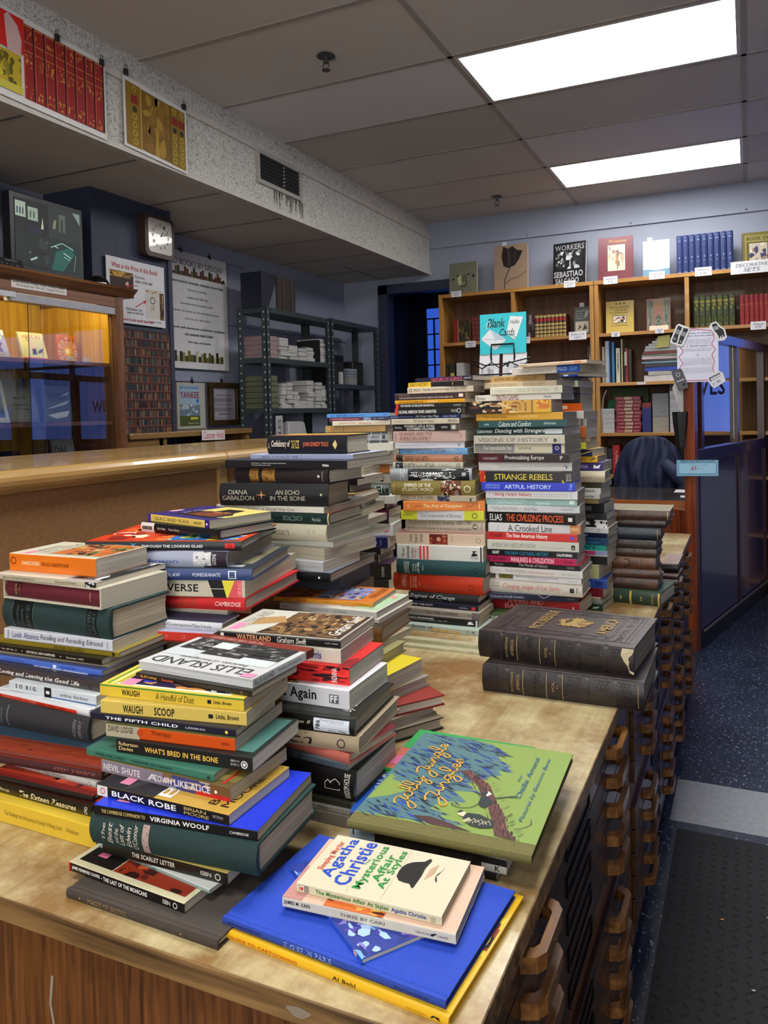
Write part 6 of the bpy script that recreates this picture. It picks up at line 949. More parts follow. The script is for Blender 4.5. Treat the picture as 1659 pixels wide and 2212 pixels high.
simple({
'c1':('l','43281f','7a7450',[T(.36,.42,.2,.85,'PART','c8a85a','v'),R(.97,.98,.1,.9,'a8885a')],[],'large brown leather volume, topmost '+LT),
'c2':('l','2a1814','3a2420',[],[],'thin dark brown leather volume, second '+LT),
'c3':('l','0f1c28','142430',[T(.28,.33,.1,.95,'RACINE','b89a50','v'),R(.96,.965,.05,.95,'b89a50')],[],'navy leather volume with gilt letters '+LT),
'c4':('l','2e2420','3a302a',[R(.3,.42,.6,.66,'6a5a40'),R(.3,.42,.4,.46,'6a5a40'),R(.68,.95,.1,.9,'3c3428')],[],'very dark brown volume below the navy one '+LT),
'c5':('l','3a281c','443024',[],[],'plain mid-brown leather volume above the tan one '+LT),
'c6':('l','5c3a26','64422c',[O(.55,.5,.4,'3c2214'),R(.2,.21,0,1,'3c2214'),R(.78,.79,0,1,'3c2214')],[],'tan brown leather volume with oval stamped spine '+LT),
'c7':('l','44291e','4c3024',[],[],'reddish brown leather volume, third from bottom '+LT),
'c8':('l','3a241c','4a3428',[R(.8,.98,.2,.8,'5a3c2c')],[],'worn dark brown leather volume resting on the green one'),
'c9':('h','26382a','3c5844',[R(.01,.05,0,1,'c0a04a'),R(.39,.43,0,1,'c0a04a'),R(.96,.995,0,1,'c0a04a'),T(.2,.23,.35,.6,'1','c8a85a'),T(.6,.65,.35,.65,'2','c8a85a'),T(.83,.87,.1,.85,'MODERN LIFE','a8944a','v')],[],'dark green book with gold bands, bottom of old leather stack'),
'd1':('l','14100e','8a7068',[],[],'small black leather book with pinkish cover behind the leather stack'),
'd2':('l','3a241a','5a4438',[R(.1,.2,.2,.8,'a89058')],[],'small brown book under the black one behind leather stack'),
'd3':('l','30201a','4a382c',[],[],'small dark brown book, bottom of the little rear leather stack'),
})
simple({
'e1':('h','14161f','c8922e',[T(.01,.04,.3,.6,'A','d8d0c0'),T(.06,.3,.3,.75,'Confederacy of','e0d8c8','b'),T(.32,.42,.3,.75,'DUNCES','d8bc60','b'),T(.47,.79,.35,.65,'JOHN KENNEDY TOOLE','d86c4c','b'),G([(.84,.5),(.87,.75),(.9,.5),(.87,.25)],'e0c878')],[R(0,1,.5,1,'e0c43c'),R(0,1,0,.2,'7a5068'),R(0,1,.2,.5,'c85a34')],'thick black novel with sunset cover, topmost of the left rear hardback stack'),
'e2':('p','8f98b4','a8b0c6',[T(.12,.2,.3,.65,'MONTAGE','3a3e50'),T(.22,.4,.3,.65,'the four cities, 1871','3a3e50'),T(.42,.48,.3,.65,'WALTER','3a3e50')],[],'wide thin pale blue book under the thick black novel'),
'e3':('p','16181c','3c4050',[T(.23,.52,.55,.72,'Paul Revere - Artisan, Businessman, and Patriot','d8d8d8'),T(.23,.39,.3,.46,'The Man Behind the Myth','d8d8d8'),T(.81,.86,.28,.55,'PRMA','e8e8e8','b')],[],'large flat black book "The Man Behind the Myth"'),
'e4':('h','1c1014','241618',[R(.17,.27,.05,.95,'7a5428'),R(.31,.45,.05,.95,'7a5428'),B(.17,.27,.2,.8,['a87c3c','4a3018'],6,1),B(.31,.45,.2,.8,['a87c3c','4a3018'],6,2),Cc(.91,.5,.1,'c8c4b8'),T(.94,.955,.15,.85,'SCRIBNER','9a948a','v')],[],'dark maroon hardback with two gold spine panels, left rear stack'),
'e5':('h','15171a','1c2024',[T(.09,.27,.52,.72,'DIANA','b0aa9c'),T(.03,.33,.25,.46,'GABALDON','b0aa9c'),Cc(.4,.5,.24,'3a1c1c'),G([(.35,.5),(.4,.53),(.45,.5),(.4,.47)],'d09060'),G([(.395,.5),(.4,.75),(.405,.5),(.4,.25)],'e8c090'),T(.53,.75,.52,.72,'AN ECHO','b0aa9c'),T(.48,.8,.25,.46,'IN THE BONE','b0aa9c'),R(.935,.95,.48,.58,'c8c0a0')],[],'very thick black hardback with spine words "An Echo in the Bone"'),
'e6':('p','cfccc0','a8a89c',[T(.3,.74,.25,.7,'Soldiers of World War One','6a4a3a')],[],'wide white book with spine words "World War One"'),
'e7':('h','152c28','b4543c',[T(.48,.7,.3,.7,'SCHALDACH','8aa49a'),T(.81,.91,.3,.6,'Macmillan','a8bcb4','i'),R(.985,1,0,1,'c8b87c')],[],'dark green hardback with salmon endpapers in left rear stack'),
'e8':('h','bdb8a0','c8c4ae',[T(.42,.62,.3,.75,'Letters','7a705c'),T(.81,.84,.5,.7,'N Y','6a6456','v'),T(.86,.89,.5,.7,'S O','6a6456','v')],[],'cream hardback with spine word "Letters"'),
'e9':('p','a4a49c','6c705c',[],[R(.6,.75,.6,.9,'b89a60')],'large thin grey-green book sticking out below the "Letters" book'),
'e10':('f','96928a','8a8474',[],[],'deckled book with pages facing front in the left rear stack'),
'e11':('p','aeb0b2','b8babc',[T(.6,.95,.35,.6,'Thames and Hudson','8a8c90')],[],'pale silver paperback second from bottom visible in left rear stack'),
'e12':('h','15171c','7a8498',[Cc(.9,.5,.12,'e8e8e8')],[B(.2,.9,.1,.9,['2a2c34','8a94a8','14161c'],10,4)],'large black art book low in the left rear hardback stack'),
'q1':('f','aaa48e','b8b09a',[],[],'cream-paged book jutting out behind the maroon hardback'),
'q2':('p','101014','b0aca4',[],[],'black book with white pages, second row behind the thick black hardback'),
'q3':('p','0e0e12','1a2038',[],[],'black paperback with blue cover edge in the hidden second row'),
'q4':('p','a88a5c','b89a6c',[],[],'tan-covered paperback in the hidden second row'),
'q5':('p','c0bcac','c8c4b4',[],[],'white thin book below the tan one in the second row'),
'q6':('p','8a8478','94908a',[],[],'grey-brown paged book in the second row'),
'q7':('p','a4a090','4a4c48',[],[],'thick cream-paged book with dark grey cover in the second row'),
'q8':('p','a49c8a','b0a898',[],[],'book with cream pages above the lower cream edge in the second row'),
})
FL='in the far left history stack'
simple({
'm1':('p','4f92d8','5a9ade',[T(.05,.13,.25,.75,'HUNT','2a5ca0'),T(.16,.34,.2,.8,'HISTORY:','1c3c80','b'),T(.36,.6,.2,.8,'why it matters','2a5ca0'),T(.9,.97,.3,.7,'polity','1c3c80')],[],'sky blue thin paperback "History: why it matters"'),
'm2':('p','2a2a4a','343454',[R(0,.55,0,1,'6a2c40'),T(.04,.5,.25,.75,'COLONIAL AMERICA: A Very Short Introduction','c8a8b0'),B(.58,.7,0,1,['8a9ab8','3a4060'],5,1),T(.74,.92,.3,.7,'Taylor   OXFORD','c0c4d8')],[],'thin maroon and navy paperback below the sky blue one'),
'm3':('p','cbc4ae','d4cebc',[T(.1,.4,.25,.75,'republic of letters','b86a58','i'),T(.45,.68,.25,.75,'American','b86a58','i'),T(.72,.92,.3,.7,'intellectual','c08a78','i')],[],'cream paperback with faint red script '+FL),
'm4':('p','b38c48','bc9650',[R(.1,.11,0,1,'8a6830'),R(.3,.31,0,1,'8a6830'),R(.88,.885,0,1,'8a6830')],[],'plain ochre tan paperback '+FL),
'm5':('p','34383c','3c4044',[R(0,1,.25,.8,'9aa0a4'),T(.6,.86,.4,.7,'son, editor','3a3c40'),R(.92,.96,.35,.7,'3a3c40'),L([(.7,0),(.76,1)],.008,'dcdce0'),L([(.88,0),(.9,1)],.008,'dcdce0')],[],'grey banded paperback marked "editor" '+FL),
'm6':('p','c9c8ba','d0cfc2',[],[],'plain ivory paperback '+FL),
'm7':('p','8a8468','94907a',[],[],'dull khaki paperback '+FL),
'm8':('p','b86a20','c07428',[],[],'burnt orange paperback '+FL),
'm9':('p','b8b4a4','c0bcac',[G([(.85,.2),(.88,.8),(.92,.5),(.9,.15)],'1a1a1a'),T(.7,.82,.3,.8,'ART','2a2a2a','b')],[],'off-white paperback with black ink drawing '+FL),
'm10':('h','0f2a20','163428',[R(.8,.9,.25,.85,'b8c4bc'),R(.81,.89,.28,.82,'0f2a20'),G([(.82,.35),(.85,.6),(.82,.8),(.88,.6),(.88,.3),(.85,.5)],'dce4e0'),T(.93,.95,.3,.75,'NORTON','b8c4bc','v')],[],'dark green hardback with boxed white emblem '+FL),
'm11':('p','b4b4ac','bcbcb4',[R(.85,.855,.1,.9,'6a6a64')],[],'light grey paperback below the dark green one'),
'm12':('p','1a1616','2a2424',[],[],'thin near-black paperback '+FL),
'm13':('p','5a1c3c','6a2448',[],[],'plum paperback '+FL),
'm14':('p','181618','242024',[],[],'black paperback under the plum one '+FL),
'm15':('p','c8cacb','d2d4d6',[R(.86,.94,.35,.8,'c84050'),T(.87,.93,.4,.75,'AN','f0c8cc','b')],[],'white paperback with small red square emblem '+FL),
'm16':('p','1a1c50','20225c',[O(.8,.5,.24,'d8dcf0'),Cc(.8,.5,.14,'d8dcf0'),T(.88,.91,.25,.75,'Columbia','8a90c8','v'),T(.66,.69,.25,.75,'Moral','8a90c8','v')],[],'indigo paperback with round white emblem '+FL),
'm17':('p','121216','1a1a1e',[],[],'black paperback under the indigo one'),
'm18':('p','2a2422','342e2c',[],[],'dark brown-black paperback low in the far left stack'),
'm19':('p','141216','3a1c3c',[T(.86,.9,.15,.8,'OXFORD','c8c8c8','vb')],[],'black paperback with sideways word "Oxford"'),
'm20':('p','1a1a1e','222226',[],[],'black book at the very bottom of the far left stack'),
})
ML='in the second-row stack with the red spine'
simple({
'f1':('p','d4bc5c','2c1c6a',[R(0,.05,0,1,'3a2a8a'),R(.93,1,0,1,'2c1c6a'),T(.12,.68,.3,.7,'LILAC AND FLAG','5a4c34'),T(.76,.88,.35,.65,'BERGER','5a4c34'),Cc(.96,.5,.16,'e8e4f0')],[R(.3,1,.25,1,'d9c86e'),G([(.25,.2),(.85,.15),(.95,.4),(.8,.6),(.75,.85),(.5,.85),(.5,.6),(.2,.55)],'1a1210'),B(.4,.8,.25,.6,['7a3c20','c08a50','2a1810'],8,3),T(.22,.3,.3,.65,'LILAC AND','a8a0e0','k'),T(.88,.94,.2,.95,'John Berger','e8e0a8','k'),R(.02,.1,.3,.5,'e8b0c8')],'purple and yellow "Lilac and Flag" paperback, topmost of its stack'),
'f2':('h','12161a','1a2428',[R(0,.18,0,1,'d8d4cc'),R(.02,.155,.3,.65,'1c1c1c'),T(.03,.145,.38,.58,'PANTHEON','c8c8c8'),T(.23,.34,.35,.65,'John Berger','c8ccc8'),T(.38,.52,.35,.65,'Once in Europa','c8ccc8')],[],'black and white hardback directly under the purple and yellow paperback'),
'f3':('h','17191e','b8401c',[T(.3,.33,.2,.8,'Y','4aa0e0','b'),T(.37,.76,.35,.65,'THROUGH THE LOOKING GLASS','e4e6ea','b'),R(.9,.96,.25,.8,'cc2420'),T(.915,.945,.3,.75,'ICA','3a0a0a','v')],[B(0,1,0,1,['c83c14','e0762c','8a1c10','e8d4b4','d85a20','b02818'],60,7),B(.5,.95,0,.4,['2a68b0','d8c02c','e8e8e0','1c3c78','3a8a4a'],34,2)],'large black art book with fiery painted cover "Through the Looking Glass"'),
'f4':('h','9fa4ba','a8adc2',[R(.82,1,0,1,'281e28'),T(.3,.62,.15,.5,'Johnson','3a5ca8'),B(.74,.88,.1,.95,['c8c8c8','55505c','e0e0e4'],12,5),T(.89,.92,.15,.85,'GODINE','d0d0d4','v')],[],'pale lavender hardback with dark right spine end'),
'f5':('h','2c4070','26303c',[T(.38,.54,.35,.65,'WARDLAW','d0d8e8'),T(.62,.8,.35,.65,'POMEGRANATE','d0d8e8'),R(.85,.9,.15,.85,'e8ecf0'),R(.857,.893,.22,.78,'2c4070'),G([(.865,.35),(.885,.35),(.885,.7),(.865,.7)],'e8ecf0')],[B(.1,.95,.15,.95,['8a8468','2c2c28','5a5a50','141618','a09878'],40,5),R(.8,.92,.02,.1,'b8bcc0')],'steel blue hardback with white square logo and dark photographic cover'),
'f6':('p','bdb6a2','b4ac98',[T(.3,.67,.3,.75,'UNIVERSE','141418','b'),G([(.74,1),(.84,1),(.87,0),(.78,0)],'121212'),R(.76,.86,.48,.52,'bdb6a2'),G([(.84,1),(.93,1),(.88,0),(.87,0)],'d6ca3c'),G([(.93,1),(.98,1),(.98,0),(.88,0)],'cc5058'),T(.95,.98,.1,.9,'VIKING','e0a0a0','v')],[],'thick cream paperback with word "Universe" and black-yellow-red bars'),
'f7':('h','bc1a1e','c41c1e',[T(.25,.6,.2,.9,'CALDER','8a4420','i'),T(.76,.97,.35,.68,'CAMBRIDGE','ecdcd8')],[],'red book with white word "Cambridge"'),
'f8':('p','8a8478','948e84',[],[],'thin grey-paged booklet under the red spine'),
'f9':('h','c9cacf','1a1a34',[T(.3,.9,.25,.7,'Alvarez/Dreishpoon/Pau-Llosa','3a3a40')],[],'white spine book with dark navy cover below the red one'),
'f10':('p','c42c1e','a0a0b8',[T(.25,.5,.3,.65,'SCULLY','e08a80'),O(.67,.5,.2,'e08a80')],[],'small bright red book under the white-spined one'),
'f11':('p','b04a30','a83c28',[],[],'thin rust red book at the lowest visible level behind the left stack'),
})
LL='in the leftmost stack'
simple({
'g1':('p','d9701b','ddd6c0',[O(.05,.6,.22,'8a2c08'),T(.15,.36,.4,.62,'CHARLES DICKENS','ecd0a4','b'),T(.38,.7,.4,.6,'THE OLD CURIOSITY SHOP','7a3408','b')],[R(.36,.97,.12,.97,'a8a080'),B(.4,.97,.15,.97,['c06a34','2c2c28','b8a478','5a6a38','a89a30','3c4440','8a4a2a','1c1c1a'],60,11),T(.14,.22,.2,.7,'CHARLES DICKENS','7a7468','k'),T(.25,.33,.15,.9,'THE OLD CURIOSITY SHOP','8a8478','k'),R(.13,.2,.05,.25,'e58aa8')],'orange-spined classic "The Old Curiosity Shop", topmost of the leftmost stack'),
'g2':('p','b5ab94','a8a8a4',[T(.1,.42,.3,.75,'SING OF THE RAIN IN BROOKLYN','5a5448'),T(.62,.82,.3,.75,'Howard Frank','5a5448'),B(.9,1,0,1,['1c1c1e','c8c8c8'],6,2)],[R(.02,.2,.1,.4,'e855b0'),G([(0,0),(.7,0),(.6,.6),(0,.8)],'cfc4b0'),B(.7,1,.1,.95,['1e1e20','e0e0e0','5a5a5c'],16,3)],'grey-beige paperback under the orange classic'),
'g3':('s','5a0e20','b9b3a0',[R(.1,.18,.05,.95,'3a0a16'),T(.11,.135,.15,.85,'TROLLOPE','b89a6a','v'),T(.15,.17,.15,.85,'Barsetshire','9a6a5a','v'),R(.9,.905,.3,.8,'b89a6a')],[],'maroon book in a beige slipcase '+LL),
'g4':('h','16302f','1c3a38',[R(.1,.3,0,1,'0c1416'),R(.097,.1,0,1,'6a7a78'),R(.3,.303,0,1,'6a7a78'),R(.8,.89,0,1,'0c1416'),T(.14,.17,.15,.8,'Complete','4a5c58','v'),T(.18,.21,.2,.7,'Poems','4a5c58','v'),T(.24,.27,.1,.85,'POETRY SET','4a5c58','v'),T(.81,.84,.15,.85,'MODERN','46585a','v'),T(.85,.88,.15,.85,'LIBRARY','46585a','v')],[],'very thick dark green cloth hardback '+LL),
'g5':('p','c3c6cf','d0d2d8',[T(.03,.055,.1,.9,'Wesleyan','6a6a74','v'),T(.08,.34,.25,.8,'Lavish Absence:','3c4080'),T(.35,.92,.2,.8,'Recalling and Rereading Edmond','4a4a54','i'),R(.955,.96,.15,.85,'8a8a94')],[],'pale blue-white paperback "Lavish Absence"'),
'g6':('p','7c6c1c','94822c',[T(.5,.74,.2,.8,'ANNIE DILLARD','3c3408'),R(.95,.965,.2,.8,'141404')],[],'thin olive gold book '+LL),
'g7':('p','16140f','2a2620',[T(.1,.25,.35,.65,'Vol. 48 No. 2','c8c4b8'),Cc(.3,.5,.1,'d8d4c8'),T(.34,.6,.3,.7,'HISTORICAL NEW HAMPSHIRE','d0ccc0','b'),Cc(.65,.5,.1,'d8d4c8'),T(.7,.85,.35,.65,'Summer 1993','c8c4b8')],[],'thin black "Historical New Hampshire" journal'),
'g8':('p','a09474','aca084',[],[],'thin cream-grey booklet below the black journal'),
'g9':('p','4a6ac0','4e6ec4',[T(.1,.3,.3,.7,'Poetry Anthology','2a3c80','i'),R(.57,.6,.2,.8,'e0e4f0'),T(.64,.78,.25,.75,'Dorothy Miles','24348a','i')],[],'cornflower blue paperback '+LL),
'g10':('h','3c3536','3a3434',[T(.02,.12,.4,.7,'SNARING','2a2020'),T(.14,.84,.2,.75,'Loving and Leaving the Good Life','e0dcd8','ib'),Cc(.93,.45,.25,'2a2426')],[R(.35,.9,.05,.5,'b8c4d4'),L([(.4,.05),(.4,.5)],.01,'3a4a5a'),L([(.5,.05),(.5,.5)],.01,'3a4a5a'),L([(.6,.05),(.6,.5)],.01,'3a4a5a'),R(.68,.8,.1,.5,'6a4c34'),R(.82,.9,.05,.5,'1c2c5c')],'charcoal hardback with white script "Loving and Leaving the Good Life"'),
'g11':('p','c3cad0','d0d6da',[T(.08,.32,.4,.8,'S O  B I G','22262c','b'),R(.42,.5,0,1,'101214'),R(.44,.48,.35,.65,'d8dce0'),T(.6,.92,.35,.7,'edna ferber','5a626c'),R(.5,1,.05,.15,'2c5c98')],[],'white "So Big" paperback with black square'),
'g12':('h','d0d2d6','d8dade',[R(0,.88,0,.62,'cf3820'),T(.1,.46,.12,.5,'EDGAR ALLAN POE','e08a78','b'),T(.48,.76,.12,.5,'PAUL COLLINS','5a140c','b')],[],'white hardback with orange-red spine label '+LL),
'g13':('h','26252a','2c2c30',[R(.22,.235,.1,.95,'5c6068'),T(.1,.13,.15,.8,'Hawthorne','5c6068','v'),T(.15,.18,.15,.8,'Nathaniel','5c6068','v'),T(.86,.89,.15,.85,'MODERN','7c7c84','v'),T(.91,.94,.15,.85,'LIBRARY','7c7c84','v')],[],'thick charcoal cloth hardback '+LL),
'g14':('b','6c241a','2c4050',[B(0,1,.15,.85,['8a3420','5a1a14','a85a34','3a1210'],60,2)],[],'large book with blue-grey boards and deckled red edges facing front'),
'g15':('h','3c1014','44141a',[T(.6,.95,.3,.8,'my years','8a5048','i')],[],'dark red hardback under the blue-grey boards'),
'g16':('h','b0aeaa','b8b6b2',[T(.08,.22,.35,.65,'MOSER','5c5854'),T(.34,.68,.3,.8,'We Were Brothers','6a6662','i'),G([(.9,.3),(.96,.3),(.93,.8)],'3a3a3a'),G([(.915,.38),(.945,.38),(.93,.68)],'c8c6c2')],[],'silver-white hardback "We Were Brothers" lying askew'),
'g17':('h','1c1412','7a1c14',[],[B(0,1,0,1,['a8301c','2a1410','5a1410','c04828','1c2c20','3c4c30'],50,9)],'black hardback with red floral cover, third from bottom of leftmost stack'),
'g18':('h','1e1c12','3a1c14',[T(.05,.2,.3,.65,'Hellenga','c8bc94'),T(.3,.86,.25,.8,'The Sixteen Pleasures','d4c89c','ib'),R(.93,.97,.1,.9,'2c2418'),T(.935,.965,.15,.85,'SOHO','d8d8c8','v')],[B(0,1,0,1,['a8301c','2a1410','1c2418','5a1410'],40,4)],'dark olive hardback with script "The Sixteen Pleasures"'),
'g19':('p','d4b132','d9ba3c',[T(.2,.72,.35,.62,'The Paintings and the Journal of Joseph Whiting Stock','8a7428'),T(.75,.86,.35,.62,'Wesleyan','8a7428','i')],[G([(.28,.12),(.3,.95),(1,.95),(1,.12)],'1f3c40'),B(.6,1,.12,.9,['2c5054','8a9a2c','c8c8b0','16282c','4a4a1c','b8b090'],30,6),T(.12,.2,.3,.9,'NOC','4a4420','k')],'wide yellow art paperback, bottom of the leftmost stack'),
})
FS='in the front stack'
simple({
'h1':('e','c8caca','b4b8b8',[],[R(0,1,.86,1,'7c2c1e'),T(.1,.6,.89,.95,'THE NEW YORK PUBLIC LIBRARY','c0a098','z'),B(.05,.95,.42,.86,['2a2c2c','5a5c5c','8a8c8c','141616','3c3e3e'],150,5),R(.02,.3,.3,.5,'c4ccce'),R(.28,.45,.62,.8,'ccd4d4'),R(.66,.95,.3,.48,'ccd4d4'),T(.05,.9,.06,.22,'ELLIS ISLAND','3a3c3c','z'),T(.2,.8,.25,.32,'Portraits of Immigrants','6a6c6c','z'),R(.88,.98,.02,.12,'e88aac')],'grey paperback with old photograph cover, turned around, topmost of the front stack'),
'h2':('p','1c1916','24201c',[T(.05,.19,.25,.8,'R.D.Laing','d89a34','b'),T(.24,.34,.25,.8,'knots','c85a34','b'),O(.92,.5,.25,'8a8478')],[],'thin black paperback with word "knots"'),
'h3':('p','d3b437','d8c048',[R(0,1,.9,1,'3c8a34'),T(.16,.29,.25,.75,'WAUGH','141410','b'),T(.4,.67,.2,.75,'A Handful of Dust','5c4c18','i'),R(.76,.785,.35,.65,'141410'),T(.8,.92,.35,.65,'Little, Brown','2c2810','b')],[R(0,1,0,1,'d8c048'),L([(.04,.05),(.04,.98)],.015,'2c8a34'),L([(.07,.05),(.07,.98)],.008,'e8e8d0'),L([(.1,.05),(.1,.98)],.008,'2c8a34'),R(.1,.9,.05,.1,'e8e4c8'),B(.12,.9,.1,.5,['1c1c40','e0d8b0','2c3cb0','c88a40','141414','e8e4d8'],30,5),R(.12,.22,.06,.28,'e58aac')],'yellow paperback "A Handful of Dust" with green edging'),
'h4':('p','ccb258','ccb45c',[T(.16,.3,.2,.8,'WAUGH','141410','b'),T(.38,.52,.2,.8,'SCOOP','141410','b'),R(.75,.78,.35,.65,'141410'),T(.8,.95,.3,.7,'Little, Brown','2c2810','b')],[],'pale yellow "Scoop" paperback just below the green-edged yellow one'),
'h5':('p','15182a','2c2c38',[T(.11,.62,.3,.7,'THE FIFTH CHILD','e4e6ee','b'),T(.67,.8,.35,.6,'LESSING','c8ccd8'),Cc(.94,.5,.22,'e0cc50')],[],'navy "The Fifth Child" paperback '+FS),
'h6':('p','c84c10','5a5a30',[R(0,.27,0,1,'a8a088'),T(.02,.22,.4,.9,'DAVID LODGE','3c3828','b'),Cc(.275,.55,.28,'b84018'),T(.36,.52,.4,.85,'Therapy','6a2008'),T(.9,.96,.4,.6,'ISBN','6a2008')],[],'orange "Therapy" paperback '+FS),
'h7':('p','121110','16201e',[T(.02,.17,.55,.8,'Robertson','ecc88a'),T(.02,.13,.22,.48,'Davies','ecc88a'),T(.22,.76,.3,.68,"WHAT'S BRED IN THE BONE",'e8b84a','b'),T(.85,.91,.55,.7,'ISBN 0 14','c8c8c8'),T(.85,.91,.3,.45,'00 9711 2','c8c8c8'),O(.945,.45,.26,'dcdcdc'),Cc(.945,.45,.12,'dcdcdc')],[R(.72,.97,.1,.95,'4c7c74'),T(.76,.82,.15,.9,'A wonderful novel','b0a860','k'),R(.02,.1,.55,.9,'c8c8c8'),R(.0,.07,.2,.5,'e58aac')],'black "What\'s Bred in the Bone" paperback with teal cover panel'),
'h8':('p','3a7260','427a68',[T(.08,.32,.3,.65,'PENELOPE LIVELY','16342a','b'),T(.37,.69,.3,.65,'OLEANDER, JACARANDA','16342a','b'),R(.95,.97,.25,.6,'16342a')],[R(.05,.14,.4,.8,'e58aac')],'sea green slim paperback '+FS),
'h9':('p','7f7684','6a5a30',[R(.6,.85,0,1,'3a3a6a'),B(.5,.9,.2,1,['3a3c7a','7a5a38','b0a090'],14,3),R(.86,1,0,1,'6a4a2a'),R(.75,1,0,.3,'b82420'),T(.02,.32,.25,.75,'NEVIL SHUTE','d4ced0','b'),T(.38,.46,.25,.75,'A','d4ced0','b'),T(.43,.57,.25,.75,'TOWN','d4ced0','b'),T(.59,.86,.25,.75,'LIKE ALICE','d4ced0','b'),Cc(.9,.5,.12,'e8e4e0')],[B(.7,1,.1,1,['8a7c40','3c2c1c','b89a40','5a4a24'],16,4),L([(.93,.05),(.93,1)],.02,'c83030')],'mauve to red "A Town Like Alice" paperback'),
'h10':('p','131112','c09a40',[R(0,.085,0,1,'d4d4d4'),O(.045,.5,.3,'c03030'),T(.12,.62,.22,.75,'BLACK ROBE','ecece8','b'),T(.68,.84,.55,.85,'BRIAN','c8b070'),T(.68,.86,.15,.45,'MOORE','c8b070'),T(.89,.96,.45,.7,'FICTION','a8a8a8')],[R(0,.45,0,1,'26262a'),G([(.2,0),(.4,.4),(.45,1),(.3,1)],'3c3c40'),T(.45,.55,.05,.5,'BR','e8e8e4','k'),T(.8,.86,.1,.6,'BRIAN','1c1812','k'),T(.89,.95,.1,.7,'MOORE','1c1812','k'),R(.12,.2,.1,.4,'e58aac')],'black "Black Robe" paperback with gold cover'),
'h11':('p','111013','2038d0',[T(.05,.33,.35,.7,'THE CAMBRIDGE COMPANION TO','d8c078'),T(.36,.72,.3,.75,'VIRGINIA WOOLF','ecece8','b'),T(.84,.95,.35,.6,'CAMBRIDGE','dcdcd8')],[R(.1,.18,.1,.3,'e58aac')],'black-spined paperback with vivid blue cover, third visible thick level above red-brown base books'),
'h12':('h','12302e','163a36',[T(.08,.1,.25,.8,'The','c8beb0','vi'),T(.115,.145,.15,.85,'Best','c8beb0','vi'),T(.16,.185,.2,.7,'and the','c8beb0','vi'),T(.19,.22,.15,.85,'Last of','c8beb0','vi'),T(.235,.265,.15,.8,'Edwin','d4cabc','vi'),T(.275,.305,.1,.9,"O'Connor",'d4cabc','vi'),R(.335,.375,.05,.95,'a89088'),L([(.345,.1),(.365,.3),(.345,.5),(.365,.7),(.345,.9)],.004,'4a3c38')],[],'thick dark green jacketed hardback near base of front stack'),
'h13':('p','17140f','a89850',[T(.25,.6,.35,.75,'THE SCARLET LETTER','c8c4b8','b'),T(.8,.88,.35,.7,'ISBN','c8c4b8'),O(.93,.5,.28,'c8c4b8')],[],'black "Scarlet Letter" paperback under the thick green hardback'),
'h14':('p','8a9c98','c4c8c4',[T(.1,.55,.2,.8,'OLD ENGLISH COFFEE HOUSES','22484a','i'),O(.9,.5,.3,'2c5c5c')],[L([(.5,.1),(.6,.9),(.7,.2),(.9,.9)],.01,'b03040'),L([(.3,.1),(.9,.8)],.006,'3c3c3c'),L([(.4,.8),(.8,.1)],.006,'3c3c3c'),T(.2,.9,.2,.6,'coffee houses of the city','5a5c5a')],'slim map-patterned booklet lying askew on the red-brown classic'),
'h15':('p','131011','cfc9a4',[R(0,.015,0,1,'b82c24'),T(.03,.29,.3,.75,'JAMES FENIMORE COOPER','e8e4dc','b'),Cc(.305,.5,.06,'e8e4dc'),T(.32,.7,.3,.75,'THE LAST OF THE MOHICANS','e8e4dc','b'),T(.83,.89,.3,.75,'ISBN','d8d8d0'),O(.93,.5,.3,'e0e0d8')],[R(.04,.34,.1,.9,'14110f'),R(.35,.96,.1,.9,'4c160c'),B(.35,.96,.1,.9,['8a2c14','2c0c08','b04c20','5a180c','3a0e08'],36,3),R(.12,.2,.25,.5,'e07aa0'),T(.1,.16,.6,.88,'JA','e8e8e0','k')],'black-spined classic with cream border and red-brown scene'),
'h16':('h','3a322d','443c36',[Cc(.1,.5,.12,'a8843c'),T(.15,.43,.25,.75,'IMAGES OF BRISTOL','8a7444'),Cc(.78,.5,.1,'a8843c'),R(.81,.813,.2,.8,'2a2420')],[],'brown cloth hardback "Images of Bristol", bottom of the front stack'),
})
